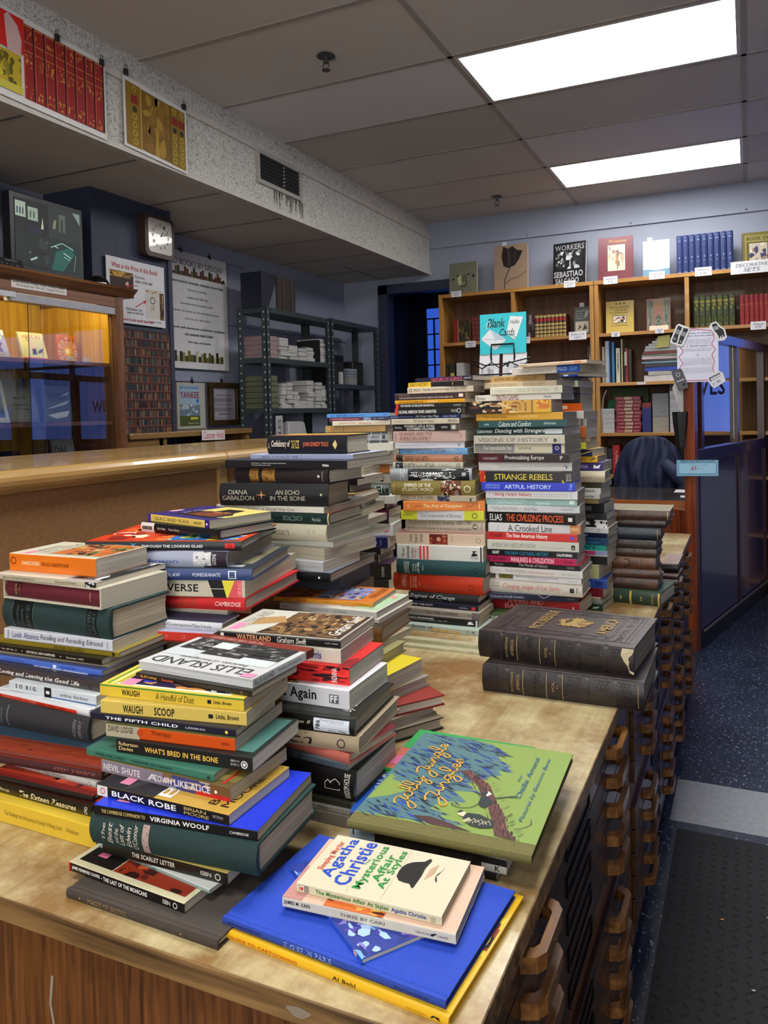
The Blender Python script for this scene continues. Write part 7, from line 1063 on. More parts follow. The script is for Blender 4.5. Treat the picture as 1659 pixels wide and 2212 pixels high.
simple({
'i1':('p','c9c3a4','d4cdb2',[R(.02,.09,.15,.9,'8a8474'),R(.026,.055,.2,.85,'e0d8c8'),Cc(.04,.5,.2,'c84030'),T(.14,.65,.2,.75,'The Mysterious Affair At Styles','2c7a38','b'),T(.67,.9,.2,.75,'Agatha Christie','2c4490','b'),R(.93,.96,.2,.7,'a8a088')],[T(.05,.11,.30,.88,'Sleeping Murder','c8503c','kb'),T(.10,.21,.20,.97,'Agatha','1c48b8','kb'),T(.215,.33,.12,.97,'Christie','1c48b8','kb'),T(.335,.355,.54,.66,'The','2a8a3c','k'),T(.36,.44,.12,.95,'Mysterious','2a8a3c','kb'),T(.445,.505,.30,.82,'Affair','2a8a3c','kb'),T(.51,.58,.20,.93,'At Styles','2a8a3c','kb'),('HAT',),R(.345,.3465,.02,.3,'b0a890'),R(.583,.5845,.04,.98,'b0a890')],'cream mystery paperback with black bowler hat and moustache cover, topmost of front right pile'),
'i2':('p','c6c0ae','d8b49c',[T(.01,.17,.3,.75,'JAMES M. CAIN','1c1a18','b'),T(.35,.61,.35,.65,'THREE BY CAIN','4a4640'),T(.78,.88,.35,.55,'VINTAGE','5a564e'),T(.9,.96,.35,.55,'CRIME','5a564e'),G([(.87,.3),(.9,.6),(.89,.65),(.865,.5)],'141414')],[R(0,.12,0,.5,'c08a84'),R(.25,.6,0,.1,'b83a24'),B(.25,.6,0,.1,['d86a2c','5a1c14','e0b050'],8,2)],'cream-grey paperback "Three by Cain" under the bowler hat book'),
'i3':('p','2a5cc0','4a78c4',[R(.9,.94,0,1,'d8a8a8')],[B(0,1,0,1,['2c3c94','7ab0e0','5a48a8','a8c8e8','3c68c0','8a80d0','24307c'],150,12),R(.62,.66,.3,.4,'e8f0f8')],'small blue-violet glossy book lying diagonally on the large blue book'),
'i4':('h','1a3a94','1c44b8',[T(.03,.2,.4,.75,'Kay Thompson and Hilary Knight','141c3c','b'),T(.31,.53,.15,.85,'ELOISE IN PARIS','7a90c8','b'),T(.8,.94,.4,.7,'Simon and Schuster','12245c','b')],[],'large plain royal blue hardback second from bottom of front right pile'),
'i5':('h','d8a818','dcb020',[T(.04,.37,.3,.7,'GUIDE TO CARTOONING','b84818','b'),T(.53,.63,.3,.75,'Al Bohl','1c1810','b'),T(.84,.91,.35,.6,'PELICAN','b88a10'),G([(.93,.3),(.95,.6),(.97,.3),(.965,.7),(.94,.7)],'141410')],[B(.1,.25,0,.06,['5a90b8','e8e0c8'],6,2),B(.6,.8,0,.06,['5a90b8','e8e0c8','c87858'],8,3),R(.9,.99,.4,.75,'e0cc3c'),B(.9,.99,.45,.7,['8a3c20','f0e8d0','141410','e8d040'],9,4)],'large yellow cartoon guide, bottom of the front right pile'),
'j1':('j','5c5828','6a6432',[],[],'green picture book with yellow script and blue feathered tail cover'),
'j2':('p','2c9c4c','c86a58',[],[R(0,1,.5,1,'2c9c4c'),R(.02,.1,.1,.3,'e070a0')],'salmon and green paperback peeping out behind the jungle picture book'),
'j3':('p','2450a8','2458b8',[],[T(.08,.25,.1,.95,'VERNON GOD','ecf0f8','kb')],'blue paperback "Vernon God" peeping out left of the jungle picture book'),
'j4':('p','1a1a1c','9ab4c4',[R(0,.17,0,1,'93a9b8'),R(.02,.03,.4,.8,'1c1c1c'),T(.25,.8,.2,.75,'GOODBYE SCHOOL OF NIGHT','3a3430','b'),R(.85,1,0,.5,'b0b0a8'),T(.93,.96,.1,.45,'K','141414','b')],[],'black and grey-blue paperback under the jungle picture book'),
'j5':('p','0e0e10','1a1a1c',[],[],'black paperback at the bottom beneath the jungle picture book'),
'p1':('L','211a1a','3a3030',[],[],'very large worn leather volume one with gilt cover, upper of the two'),
'p2':('L','211a1a','2c2424',[],[],'very large worn leather volume two, lower of the two'),
})
simple({
'k1':('p','151412','b8b4a8',[R(.01,.04,.25,.75,'e4e4e0'),T(.15,.44,.15,.75,'WATERLAND','e2a070','b'),T(.49,.73,.15,.8,'Graham Swift','e8e4da','i'),T(.88,.98,.45,.6,'0-671-49868','c8c8c8'),R(0,1,.85,.9,'8a8a84')],[R(.02,.98,.03,.97,'c4c4b8'),G([(.3,.03),(.98,.03),(.98,.97),(.45,.97)],'3a281c'),B(.35,.95,.05,.95,['6a4a2c','1c1410','a88a5c','8a6a3c','2c1c14'],110,7),G([(.15,.3),(.4,.5),(.3,.75),(.12,.6)],'b08a58'),T(.06,.16,.15,.9,'WATERLAND','8a8474','k'),R(.04,.12,.08,.35,'e58aac'),T(.84,.94,.15,.95,'Graham Swift','e8e8e0','ki')],'glossy black "Waterland" novel with sepia cover'),
'k2':('p','c5bdae','c8c0b2',[Cc(.04,.5,.22,'8a9084'),T(.09,.68,.25,.8,'The Artist in American Society','1c1b1a','b'),T(.71,.84,.25,.8,'Harris','24408c','b')],[],'beige paperback "The Artist in American Society"'),
'k3':('p','9c1820','b81c20',[B(0,1,0,1,['d02824','4a0c14','8a141c','e03830','2c0a10'],50,3),T(.87,.91,.1,.9,'INDIANA','ecd8d0','v')],[B(0,1,0,1,['d02824','4a0c14','8a141c','e03830'],30,4)],'red paperback with dark wood-engraved figures and word "Indiana"'),
'k4':('p','c6c6cb','dcdce2',[T(.02,.72,.15,.85,'Home and Again','121214','b'),R(.83,.91,.25,.7,'55555c'),T(.84,.9,.3,.65,'FF','e8e8ec','b')],[B(.2,.55,.02,.25,['1a1a1c','b8a03c','e0e0e0','3c3c40'],20,2)],'thick white paperback with large black word "Again"'),
'k5':('h','12120f','20221c',[T(.25,.7,.45,.7,'and Spy in George II','c8c0a8','i'),R(.72,.965,.12,.9,'c8ced6'),T(.76,.93,.72,.85,'THRIFTBOOKS','6a7078'),('BAR',.82,.93,.35,.68),T(.735,.765,.2,.8,'786','141414','vb'),T(.82,.94,.16,.28,'412 786','141414')],[T(.86,.94,.1,.95,'by Charles Chenevix','dcdcd4','ki')],'black jacketed hardback with white barcode sticker'),
'k6':('h','97866c','a39278',[T(.22,.68,.2,.9,'March','1c1814','i'),O(.88,.5,.3,'3c342c')],[],'tan hardback with script word "March"'),
'k7':('h','b06054','6a1c28',[T(.68,.72,.15,.85,'lll','7a3c34')],[],'salmon pink hardback under "March"'),
'k8':('p','465058','50606a',[T(.15,.62,.15,.9,'the TONGUE','22282c'),T(.74,.9,.3,.65,'OXFORD','2c3c58')],[],'slate grey-blue "Tongue" paperback'),
'k9':('h','0d0b0b','141212',[T(.93,.97,.1,.9,'RANDOM HOUSE','c8c4bc','v'),L([(.8,.35),(.8,.55),(.82,.65),(.84,.55),(.84,.6),(.87,.7),(.9,.6),(.9,.35),(.8,.35)],.003,'e0dcd4')],[],'very thick black hardback with white house emblem'),
'k10':('p','22241a','2a2c22',[],[],'dark olive book under the very thick black hardback'),
'k11':('p','6c6a60','74726a',[T(.5,.65,.3,.8,'WORDS','3c3a34'),T(.76,.84,.25,.8,'WW','22201c')],[],'grey-beige paperback second from bottom of the middle stack'),
'k12':('p','5c564c','645e54',[T(.3,.8,.5,.75,'COMPANION TO THE','3c342c'),T(.4,.8,.2,.42,'WESTERN DIARY','3c342c')],[],'grey book at the bottom of the middle stack'),
'l1':('p','d8932c','d4782c',[T(.1,.18,.35,.7,'Calvert','7a3410','b'),T(.24,.34,.35,.7,'BIGGER','b82c1c','b'),T(.5,.65,.4,.6,'NEWBERY HONOR','8a5414'),T(.82,.95,.35,.6,'Troll Medallion','8a5414')],[T(.2,.36,.1,.95,'BIGGER','5a2410','kb'),R(.04,.14,.12,.35,'e890b0'),R(.4,.84,.1,.9,'b0a0a8'),B(.4,.84,.1,.9,['8a9ac8','d8a04c','5a3c60','2c5c54','e0c8a8','c07048','7a88c0','b86a90'],60,6),T(.88,.95,.3,.95,'PATRICIA CALVERT','8a3c14','k')],'orange "Bigger" children\'s paperback with painted cover'),
'l2':('p','c4c3bc','cfcfc4',[T(.02,.1,.4,.7,'$5.75','4a4a46'),T(.32,.52,.3,.65,'STUART LITTLE','7c7c78'),T(.56,.7,.3,.65,'E. B. WHITE','7c7c78')],[B(.6,.98,.1,.9,['a8c8a0','d0d0c0','8ab090','c89a8a'],12,3)],'white children\'s paperback under the orange one'),
'l3':('p','b8b2a4','c0bab0',[],[],'thin off-white booklet third from top behind "Waterland"'),
'l4':('h','6a4418','3a2c24',[],[],'hardback with black boards and tan spine behind "Waterland"'),
'l5':('p','9a8a6c','a4967c',[],[],'brown-paged paperback with white slip behind middle stack'),
'l6':('h','8a8450','949060',[],[],'khaki-edged hardback behind middle stack'),
'l7':('p','c8b41c','d4c01c',[],[],'thick paperback with bright yellow cover behind middle stack'),
'l8':('h','8a8478','948e84',[],[],'grey-paged hardback under the bright yellow paperback'),
'l9':('h','7a2018','8a281c',[],[],'hardback with brick red cover behind middle stack'),
'l10':('h','948a78','a09684',[],[],'thin beige hardback below the brick red one'),
'l11':('h','16161a','948a78',[],[],'black-edged hardback at the bottom behind the middle stack'),
})
GRP={'HL':'books in the left history stack','HR':'books in the right history stack','HB':'books in the rear tall stack','HA':'old leather volumes stacked at the table edge','HS':'small old books behind the leather stack','GB':'books in the left rear hardback stack','GC':'books in the hidden second row','HH':'books in the far left history stack','LI':'books in the second-row stack','OC':'books in the leftmost stack','WA':'books in the front stack','AG':'books in the front right pile','JU':'books in the pile under the jungle picture book','PA':'large leather picture volumes','WL':'books in the middle stack','BI':'books behind the middle stack'}

for q,c in enumerate(('6a5a48','3c4450','8a8070','4a3428')): K_['z%d'%q]=('p',c,c,[],[],'plain low book hidden at the base, carrying the visible stack')

TABLE = [
('a1',-0.6820,2.0163,1.3824,-18.5,0.2080,0.1400,0.0132,'HL'),
('a2',-0.7044,2.0080,1.3675,-12.3,0.1863,0.1117,0.0148,'HL'),
('a3',-0.6836,2.0254,1.3513,2.8,0.1924,0.1198,0.0163,'HL'),
('a4',-0.7014,2.0092,1.3320,-1.3,0.2139,0.1200,0.0193,'HL'),
('a5',-0.6970,1.9930,1.3223,-4.6,0.2167,0.1400,0.0097,'HL'),
('a6',-0.7067,2.0022,1.3092,0.0,0.1995,0.1300,0.0131,'HL'),
('a7',-0.7087,2.0034,1.2914,2.2,0.1980,0.1263,0.0178,'HL'),
('a8',-0.7134,2.0039,1.2800,-6.0,0.2279,0.1500,0.0113,'HL'),
('a9',-0.7178,2.0012,1.2648,1.9,0.2001,0.1271,0.0152,'HL'),
('a10',-0.7247,2.0044,1.2455,-3.1,0.1988,0.1247,0.0193,'HL'),
('a11',-0.7071,2.0182,1.2150,3.4,0.2122,0.1377,0.0305,'HL'),
('a12',-0.7143,2.0310,1.1961,6.3,0.2011,0.1244,0.0189,'HL'),
('a13',-0.7053,2.0281,1.1782,0.4,0.2021,0.1400,0.0179,'HL'),
('a14',-0.7161,2.0155,1.1582,0.0,0.2065,0.1193,0.0200,'HL'),
('a15',-0.7145,2.0156,1.1406,3.7,0.2059,0.1232,0.0176,'HL'),
('a16',-0.6923,2.0228,1.1074,9.6,0.2308,0.1280,0.0331,'HL'),
('a17',-0.6808,2.0146,1.0671,7.2,0.2387,0.1240,0.0403,'HL'),
('a18',-0.6760,2.0067,1.0506,3.1,0.2208,0.1200,0.0165,'HL'),
('a19',-0.6572,2.0226,1.0245,12.4,0.2269,0.1240,0.0261,'HL'),
('a20',-0.6588,2.0188,0.9985,8.3,0.2346,0.1240,0.0260,'HL'),
('a21',-0.6594,2.0306,0.9610,3.2,0.2322,0.1550,0.0375,'HL'),
('a22',-0.6571,2.0155,0.9291,5.8,0.2545,0.1320,0.0319,'HL'),
('a23',-0.6589,2.0027,0.8876,4.4,0.2476,0.1400,0.0414,'HL'),
('a24',-0.6507,1.9948,0.8482,3.9,0.2539,0.1440,0.0394,'HL'),
('a25',-0.6569,1.9913,0.7992,0.9,0.2613,0.1440,0.0490,'HL'),
('a26',-0.6672,1.9749,0.7774,-0.3,0.2022,0.1200,0.0218,'HL'),
('a27',-0.6604,1.9580,0.7646,-0.5,0.2100,0.1200,0.0129,'HL'),
('a28',-0.6508,1.9400,0.7472,-0.4,0.2200,0.1200,0.0174,'HL'),
('a29',-0.6521,1.9307,0.7300,0.9,0.2160,0.1500,0.0172,'HL'),
('a30',-0.6399,1.9042,0.7150,-0.2,0.2177,0.1200,0.0150,'HL'),
('b1',-0.3685,1.9838,1.4114,-18.2,0.2024,0.1040,0.0085,'HR'),
('b2',-0.3909,2.0094,1.3924,-18.9,0.2091,0.1361,0.0191,'HR'),
('b3',-0.4879,2.0832,1.3744,-5.1,0.1885,0.1078,0.0180,'HR'),
('b4',-0.4604,2.0468,1.3600,-8.7,0.2110,0.1400,0.0144,'HR'),
('b5',-0.4446,2.0435,1.3404,-0.2,0.1974,0.1342,0.0196,'HR'),
('b6',-0.4495,2.0500,1.3235,-0.6,0.2386,0.1605,0.0169,'HR'),
('b7',-0.4729,2.0366,1.2897,1.4,0.2430,0.1546,0.0338,'HR'),
('b8',-0.4432,2.0374,1.2699,-2.1,0.2411,0.1562,0.0198,'HR'),
('b9',-0.4333,2.0389,1.2505,0.2,0.2431,0.1543,0.0194,'HR'),
('b10',-0.4458,2.0514,1.2297,-3.9,0.2491,0.1693,0.0208,'HR'),
('b11',-0.4390,2.0359,1.2062,-3.6,0.2559,0.1640,0.0235,'HR'),
('b12',-0.4419,2.0472,1.1803,-3.5,0.2572,0.1686,0.0260,'HR'),
('b13',-0.4265,2.0312,1.1573,-0.6,0.2494,0.1458,0.0230,'HR'),
('b14',-0.4239,2.0478,1.1331,1.5,0.2543,0.1380,0.0242,'HR'),
('b15',-0.4221,2.0457,1.1028,2.0,0.2520,0.1279,0.0303,'HR'),
('b16',-0.4143,2.0419,1.0805,3.8,0.2520,0.1240,0.0223,'HR'),
('b17',-0.4104,2.0447,1.0585,2.1,0.2478,0.1284,0.0219,'HR'),
('b18',-0.4131,2.0511,1.0403,1.4,0.2475,0.1200,0.0182,'HR'),
('b19',-0.4080,2.0578,1.0210,4.1,0.2486,0.1200,0.0193,'HR'),
('b20',-0.4166,2.0460,0.9910,-1.1,0.2484,0.1240,0.0300,'HR'),
('b21',-0.4059,2.0552,0.9666,4.1,0.2479,0.1240,0.0243,'HR'),
('b22',-0.4139,2.0503,0.9448,2.0,0.2454,0.1240,0.0218,'HR'),
('b23',-0.4106,2.0519,0.9190,3.9,0.2468,0.1413,0.0258,'HR'),
('b24',-0.4156,2.0505,0.9016,2.2,0.2436,0.1233,0.0174,'HR'),
('b25',-0.4174,2.0488,0.8825,0.2,0.2491,0.1200,0.0191,'HR'),
('b26',-0.4092,2.0577,0.8676,0.1,0.2485,0.1530,0.0149,'HR'),
('b27',-0.4036,2.0582,0.8481,0.5,0.2541,0.1486,0.0195,'HR'),
('b28',-0.4079,2.0635,0.8314,-0.3,0.2362,0.1130,0.0166,'HR'),
('b29',-0.4068,2.0710,0.7953,0.7,0.2555,0.1240,0.0361,'HR'),
('b30',-0.4214,2.0863,0.7775,8.6,0.2421,0.1500,0.0179,'HR'),
('b31',-0.4190,2.0852,0.7425,-4.0,0.2634,0.1280,0.0350,'HR'),
('b32',-0.4117,2.0517,0.7150,3.4,0.2506,0.1600,0.0275,'HR'),
('r1',-0.4475,2.2663,1.3905,-20.8,0.2000,0.1625,0.0151,'HB'),
('r2',-0.4765,2.2894,1.3783,-4.7,0.2000,0.1300,0.0123,'HB'),
('r3',-0.4496,2.2739,1.3598,-8.3,0.2000,0.1371,0.0185,'HB'),
('r4',-0.4449,2.2844,1.3399,-5.2,0.2200,0.1387,0.0199,'HB'),
('r5',-0.4459,2.2876,1.3134,-4.6,0.2200,0.1381,0.0265,'HB'),
('r6',-0.4424,2.2889,1.2897,-2.7,0.2100,0.1393,0.0237,'HB'),
('r7',-0.4365,2.2849,1.2665,-5.5,0.2200,0.1501,0.0232,'HB'),
('r8',-0.4316,2.2999,1.2445,-2.8,0.2200,0.1385,0.0220,'HB'),
('r9',-0.4307,2.2875,1.2115,-2.8,0.2300,0.1455,0.0331,'HB'),
('r10',-0.4252,2.3037,1.1985,1.6,0.2000,0.1216,0.0129,'HB'),
('r11',-0.4328,2.2908,1.1778,-4.8,0.2000,0.1322,0.0207,'HB'),
('r12',-0.4157,2.2928,1.1574,-6.1,0.2200,0.1308,0.0204,'HB'),
('r13',-0.4026,2.3028,1.1385,-2.3,0.2200,0.1275,0.0189,'HB'),
('r14',-0.3878,2.3106,1.1137,-1.4,0.2400,0.1379,0.0248,'HB'),
('r15',-0.3804,2.2960,1.0815,1.2,0.2400,0.1318,0.0322,'HB'),
('r16',-0.3908,2.2977,1.0641,-4.0,0.2200,0.1281,0.0174,'HB'),
('r17',-0.3927,2.2935,1.0482,-4.4,0.2200,0.1120,0.0159,'HB'),
('r18',-0.3956,2.2882,1.0331,-6.7,0.2200,0.1120,0.0151,'HB'),
('r19',-0.4004,2.2920,1.0188,-7.4,0.2200,0.1238,0.0143,'HB'),
('r20',-0.3857,2.3029,0.9899,-3.0,0.2300,0.1381,0.0289,'HB'),
('r21',-0.3791,2.3043,0.9701,-1.9,0.2300,0.1224,0.0198,'HB'),
('r22',-0.3784,2.3080,0.9481,-3.1,0.2300,0.1200,0.0220,'HB'),
('r23',-0.3745,2.3012,0.9318,-2.3,0.2350,0.1394,0.0163,'HB'),
('r24',-0.3780,2.3011,0.9178,-5.1,0.2300,0.1200,0.0140,'HB'),
('r25',-0.3747,2.2990,0.8970,-3.9,0.2300,0.1200,0.0209,'HB'),
('r26',-0.3818,2.3012,0.8797,-6.6,0.2200,0.1120,0.0172,'HB'),
('r27',-0.3786,2.2995,0.8401,-1.9,0.2300,0.1592,0.0397,'HB'),
('r28',-0.4010,2.2849,0.8002,-7.9,0.2300,0.1280,0.0399,'HB'),
('r29',-0.3787,2.2819,0.7749,1.0,0.2350,0.1589,0.0253,'HB'),
('r30',-0.3884,2.2740,0.7506,-5.1,0.2200,0.1200,0.0243,'HB'),
('r31',-0.3952,2.2701,0.7430,-9.3,0.2200,0.1200,0.0076,'HB'),
('r32',-0.3911,2.2640,0.7319,-7.1,0.2200,0.1200,0.0111,'HB'),
('r33',-0.3868,2.2560,0.7150,-5.5,0.2200,0.1200,0.0169,'HB'),
('c1',-0.2205,2.4817,0.9486,0.2,0.2700,0.1611,0.0310,'HA'),
('c2',-0.2337,2.4773,0.9289,-1.8,0.2500,0.1800,0.0197,'HA'),
('c3',-0.2444,2.4422,0.8951,0.7,0.2500,0.1360,0.0338,'HA'),
('c4',-0.2569,2.4320,0.8687,-1.8,0.1950,0.1500,0.0264,'HA'),
('c5',-0.2564,2.4297,0.8442,-1.8,0.1900,0.1500,0.0246,'HA'),
('c6',-0.2572,2.4172,0.8107,-2.4,0.1900,0.1180,0.0334,'HA'),
('c7',-0.2450,2.4099,0.7853,3.5,0.1850,0.1257,0.0254,'HA'),
('c8',-0.2495,2.3963,0.7533,-2.1,0.1850,0.1371,0.0320,'HA'),
('c9',-0.2404,2.3584,0.7150,-8.4,0.1441,0.1887,0.0383,'HA'),
('d1',-0.2190,2.7208,0.7439,-0.5,0.0547,0.1986,0.0280,'HS'),
('d2',-0.2160,2.6764,0.7314,-2.1,0.0505,0.1360,0.0125,'HS'),
('d3',-0.2144,2.6536,0.7150,2.4,0.0498,0.1360,0.0164,'HS'),
('e1',-0.8072,1.5158,1.2101,0.1,0.2050,0.1160,0.0423,'GB'),
('e2',-0.7844,1.5001,1.1993,-0.9,0.2702,0.1720,0.0109,'GB'),
('e3',-0.7809,1.4658,1.1806,-0.8,0.3203,0.2330,0.0187,'GB'),
('e4',-0.8279,1.4673,1.1485,-5.9,0.2639,0.1419,0.0321,'GB'),
('e5',-0.8286,1.4664,1.0993,7.0,0.2632,0.1320,0.0492,'GB'),
('e6',-0.8328,1.4515,1.0860,0.5,0.2800,0.2191,0.0133,'GB'),
('e7',-0.8222,1.4549,1.0613,2.1,0.2150,0.1668,0.0247,'GB'),
('e8',-0.8261,1.4503,1.0260,-0.1,0.2400,0.2125,0.0352,'GB'),
('e9',-0.8116,1.4505,1.0134,-1.8,0.2800,0.2741,0.0126,'GB'),
('e10',-0.8231,1.4322,0.9880,-9.2,0.2500,0.1902,0.0255,'GB'),
('e11',-0.8194,1.4194,0.9660,-4.4,0.2200,0.1490,0.0220,'GB'),
('e12',-0.8022,1.4176,0.9450,2.5,0.2500,0.2449,0.0211,'GB'),
('z0',-0.8222,1.5176,0.7000,2.5,0.2350,0.1600,0.0406,'GB'),
('z1',-0.8322,1.5176,0.7408,2.5,0.2350,0.1600,0.0406,'GB'),
('z2',-0.8222,1.5176,0.7817,2.5,0.2350,0.1600,0.0406,'GB'),
('z3',-0.8322,1.5176,0.8225,2.5,0.2350,0.1600,0.0406,'GB'),
('z0',-0.8222,1.5176,0.8633,2.5,0.2350,0.1600,0.0406,'GB'),
('z1',-0.8322,1.5176,0.9041,2.5,0.2350,0.1600,0.0406,'GB'),
('q1',-0.9563,1.8936,1.1309,6.8,0.2200,0.1317,0.0209,'GC'),
('q2',-0.9335,1.8062,1.1101,0.7,0.2200,0.1656,0.0207,'GC'),
('q3',-0.9570,1.8070,1.0910,-1.1,0.2200,0.1239,0.0192,'GC'),
('q4',-0.9313,1.7847,1.0819,2.4,0.2200,0.1510,0.0091,'GC'),
('q5',-0.9230,1.8013,1.0651,3.9,0.2200,0.1319,0.0168,'GC'),
('q6',-0.9229,1.8070,1.0529,9.3,0.2200,0.1293,0.0122,'GC'),
('q7',-0.9017,1.7678,1.0341,8.7,0.2400,0.2005,0.0188,'GC'),
('q8',-0.8664,1.7063,1.0172,3.2,0.2400,0.1519,0.0169,'GC'),
('z0',-0.9664,1.7263,0.7000,3.2,0.2350,0.1600,0.0395,'GC'),
('z1',-0.9764,1.7263,0.7397,3.2,0.2350,0.1600,0.0395,'GC'),
('z2',-0.9664,1.7263,0.7793,3.2,0.2350,0.1600,0.0395,'GC'),
('z3',-0.9764,1.7263,0.8190,3.2,0.2350,0.1600,0.0395,'GC'),
('z0',-0.9664,1.7263,0.8586,3.2,0.2350,0.1600,0.0395,'GC'),
('z1',-0.9764,1.7263,0.8983,3.2,0.2350,0.1600,0.0395,'GC'),
('z2',-0.9664,1.7263,0.9379,3.2,0.2350,0.1600,0.0395,'GC'),
('z3',-0.9764,1.7263,0.9776,3.2,0.2350,0.1600,0.0395,'GC'),
('m1',-1.0908,2.3555,1.2855,10.1,0.2198,0.1500,0.0132,'HH'),
('m2',-1.0929,2.3545,1.2741,10.4,0.2099,0.1500,0.0114,'HH'),
('m3',-1.0919,2.3614,1.2583,18.3,0.1954,0.1350,0.0159,'HH'),
('m4',-1.1090,2.3596,1.2353,12.7,0.2084,0.1352,0.0229,'HH'),
('m5',-1.1052,2.3688,1.1975,18.3,0.2200,0.1450,0.0378,'HH'),
('m6',-1.0879,2.3712,1.1706,21.0,0.2200,0.1412,0.0269,'HH'),
('m7',-1.0909,2.3436,1.1264,10.5,0.2200,0.1500,0.0442,'HH'),
('m8',-1.0989,2.3629,1.0972,10.5,0.2200,0.1500,0.0292,'HH'),
('m9',-1.1033,2.3707,1.0606,10.5,0.2200,0.1500,0.0366,'HH'),
('m10',-1.1030,2.3630,1.0207,18.7,0.2300,0.1200,0.0399,'HH'),
('m11',-1.0798,2.3526,0.9941,13.6,0.2300,0.1200,0.0266,'HH'),
('m12',-1.1096,2.3548,0.9745,10.5,0.2200,0.1500,0.0197,'HH'),
('m13',-1.1047,2.3619,0.9479,3.8,0.2200,0.1200,0.0265,'HH'),
('m14',-1.1041,2.3589,0.9238,6.4,0.2200,0.1290,0.0241,'HH'),
('m15',-1.0908,2.3615,0.8846,10.3,0.2350,0.1240,0.0392,'HH'),
('m16',-1.0965,2.3294,0.8477,10.6,0.2350,0.1240,0.0369,'HH'),
('m17',-1.1196,2.3216,0.8268,0.4,0.2200,0.1200,0.0210,'HH'),
('m18',-1.1264,2.3167,0.8002,-0.2,0.2200,0.1201,0.0265,'HH'),
('m19',-1.0804,2.3174,0.7477,12.1,0.2350,0.1240,0.0525,'HH'),
('m20',-1.0845,2.3048,0.7150,10.5,0.2350,0.1550,0.0327,'HH'),
('f1',-0.9088,1.1612,1.0934,-15.4,0.2013,0.1491,0.0148,'LI'),
('f2',-0.8824,1.1533,1.0745,-11.6,0.2278,0.1464,0.0190,'LI'),
('f3',-0.8342,1.1538,1.0574,16.4,0.3000,0.2158,0.0170,'LI'),
('f4',-0.8551,1.1387,1.0283,11.6,0.2500,0.2264,0.0291,'LI'),
('f5',-0.8046,1.1423,1.0076,16.1,0.2900,0.2392,0.0207,'LI'),
('f6',-0.8172,1.1371,0.9768,12.6,0.2700,0.2750,0.0308,'LI'),
('f7',-0.8167,1.1358,0.9537,9.1,0.2400,0.2500,0.0230,'LI'),
('f8',-0.8486,1.1262,0.9464,5.6,0.2300,0.1600,0.0073,'LI'),
('f9',-0.8245,1.0788,0.9317,6.6,0.2000,0.0591,0.0147,'LI'),
('f10',-0.8320,1.0638,0.9156,9.9,0.1700,0.0213,0.0161,'LI'),
('f11',-0.8217,1.0744,0.9083,5.6,0.2500,0.1800,0.0073,'LI'),
('z0',-0.8417,1.0944,0.7000,5.6,0.2350,0.1600,0.0415,'LI'),
('z1',-0.8517,1.0944,0.7417,5.6,0.2350,0.1600,0.0415,'LI'),
('z2',-0.8417,1.0944,0.7833,5.6,0.2350,0.1600,0.0415,'LI'),
('z3',-0.8517,1.0944,0.8250,5.6,0.2350,0.1600,0.0415,'LI'),
('z0',-0.8417,1.0944,0.8666,5.6,0.2350,0.1600,0.0415,'LI'),
('g1',-0.9895,0.9639,1.0375,0.7,0.2002,0.1224,0.0311,'OC'),
('g2',-0.9588,0.9328,1.0292,0.4,0.2356,0.1656,0.0083,'OC'),
('g3',-0.9467,0.9299,0.9948,-2.2,0.2333,0.1497,0.0344,'OC'),
('g4',-0.9356,0.9397,0.9450,-1.0,0.2480,0.1353,0.0498,'OC'),
('g5',-0.9331,0.9374,0.9269,1.4,0.2393,0.1422,0.0181,'OC'),
('g6',-0.9210,0.9392,0.9181,1.6,0.2795,0.1600,0.0087,'OC'),
('g7',-0.9443,0.9245,0.9077,0.3,0.2521,0.1634,0.0104,'OC'),
('g8',-0.9439,0.9398,0.8990,1.4,0.2766,0.1600,0.0087,'OC'),
('g9',-0.9432,0.9235,0.8910,-0.2,0.2497,0.1440,0.0080,'OC'),
('g10',-0.9242,0.8995,0.8752,-0.8,0.2622,0.1440,0.0157,'OC'),
('g11',-0.9175,0.8854,0.8594,-0.7,0.1929,0.1300,0.0159,'OC'),
('g12',-0.9161,0.8690,0.8493,-3.4,0.2243,0.1400,0.0101,'OC'),
('g13',-0.9122,0.8660,0.8106,0.3,0.2213,0.1280,0.0386,'OC'),
('g14',-0.8778,0.8526,0.7779,4.2,0.2288,0.1900,0.0327,'OC'),
('g15',-0.8767,0.8516,0.7660,4.4,0.2228,0.1600,0.0119,'OC'),
('g16',-0.8813,0.8443,0.7567,-2.7,0.1998,0.1400,0.0093,'OC'),
('g17',-0.8682,0.8250,0.7479,0.9,0.2107,0.1600,0.0088,'OC'),
('g18',-0.8606,0.8152,0.7319,-1.0,0.2104,0.1600,0.0160,'OC'),
('g19',-0.8360,0.7972,0.7000,-1.0,0.2317,0.2000,0.0319,'OC'),
('h1',-0.6188,0.8721,0.9293,-2.6,0.2095,0.1520,0.0120,'WA'),
('h2',-0.6136,0.8623,0.9209,-1.1,0.2055,0.1120,0.0084,'WA'),
('h3',-0.6201,0.8528,0.9039,5.7,0.2333,0.1120,0.0170,'WA'),
('h4',-0.6157,0.8519,0.8854,9.1,0.2255,0.1400,0.0185,'WA'),
('h5',-0.6228,0.8372,0.8754,5.7,0.2344,0.1120,0.0100,'WA'),
('h6',-0.6210,0.8322,0.8584,6.3,0.2032,0.1393,0.0170,'WA'),
('h7',-0.5895,0.8253,0.8387,4.6,0.2144,0.1313,0.0197,'WA'),
('h8',-0.6339,0.8035,0.8284,-0.1,0.2211,0.1300,0.0103,'WA'),
('h9',-0.6055,0.7978,0.8103,-1.0,0.2199,0.1306,0.0180,'WA'),
('h10',-0.5877,0.7704,0.7965,-0.1,0.2148,0.1394,0.0138,'WA'),
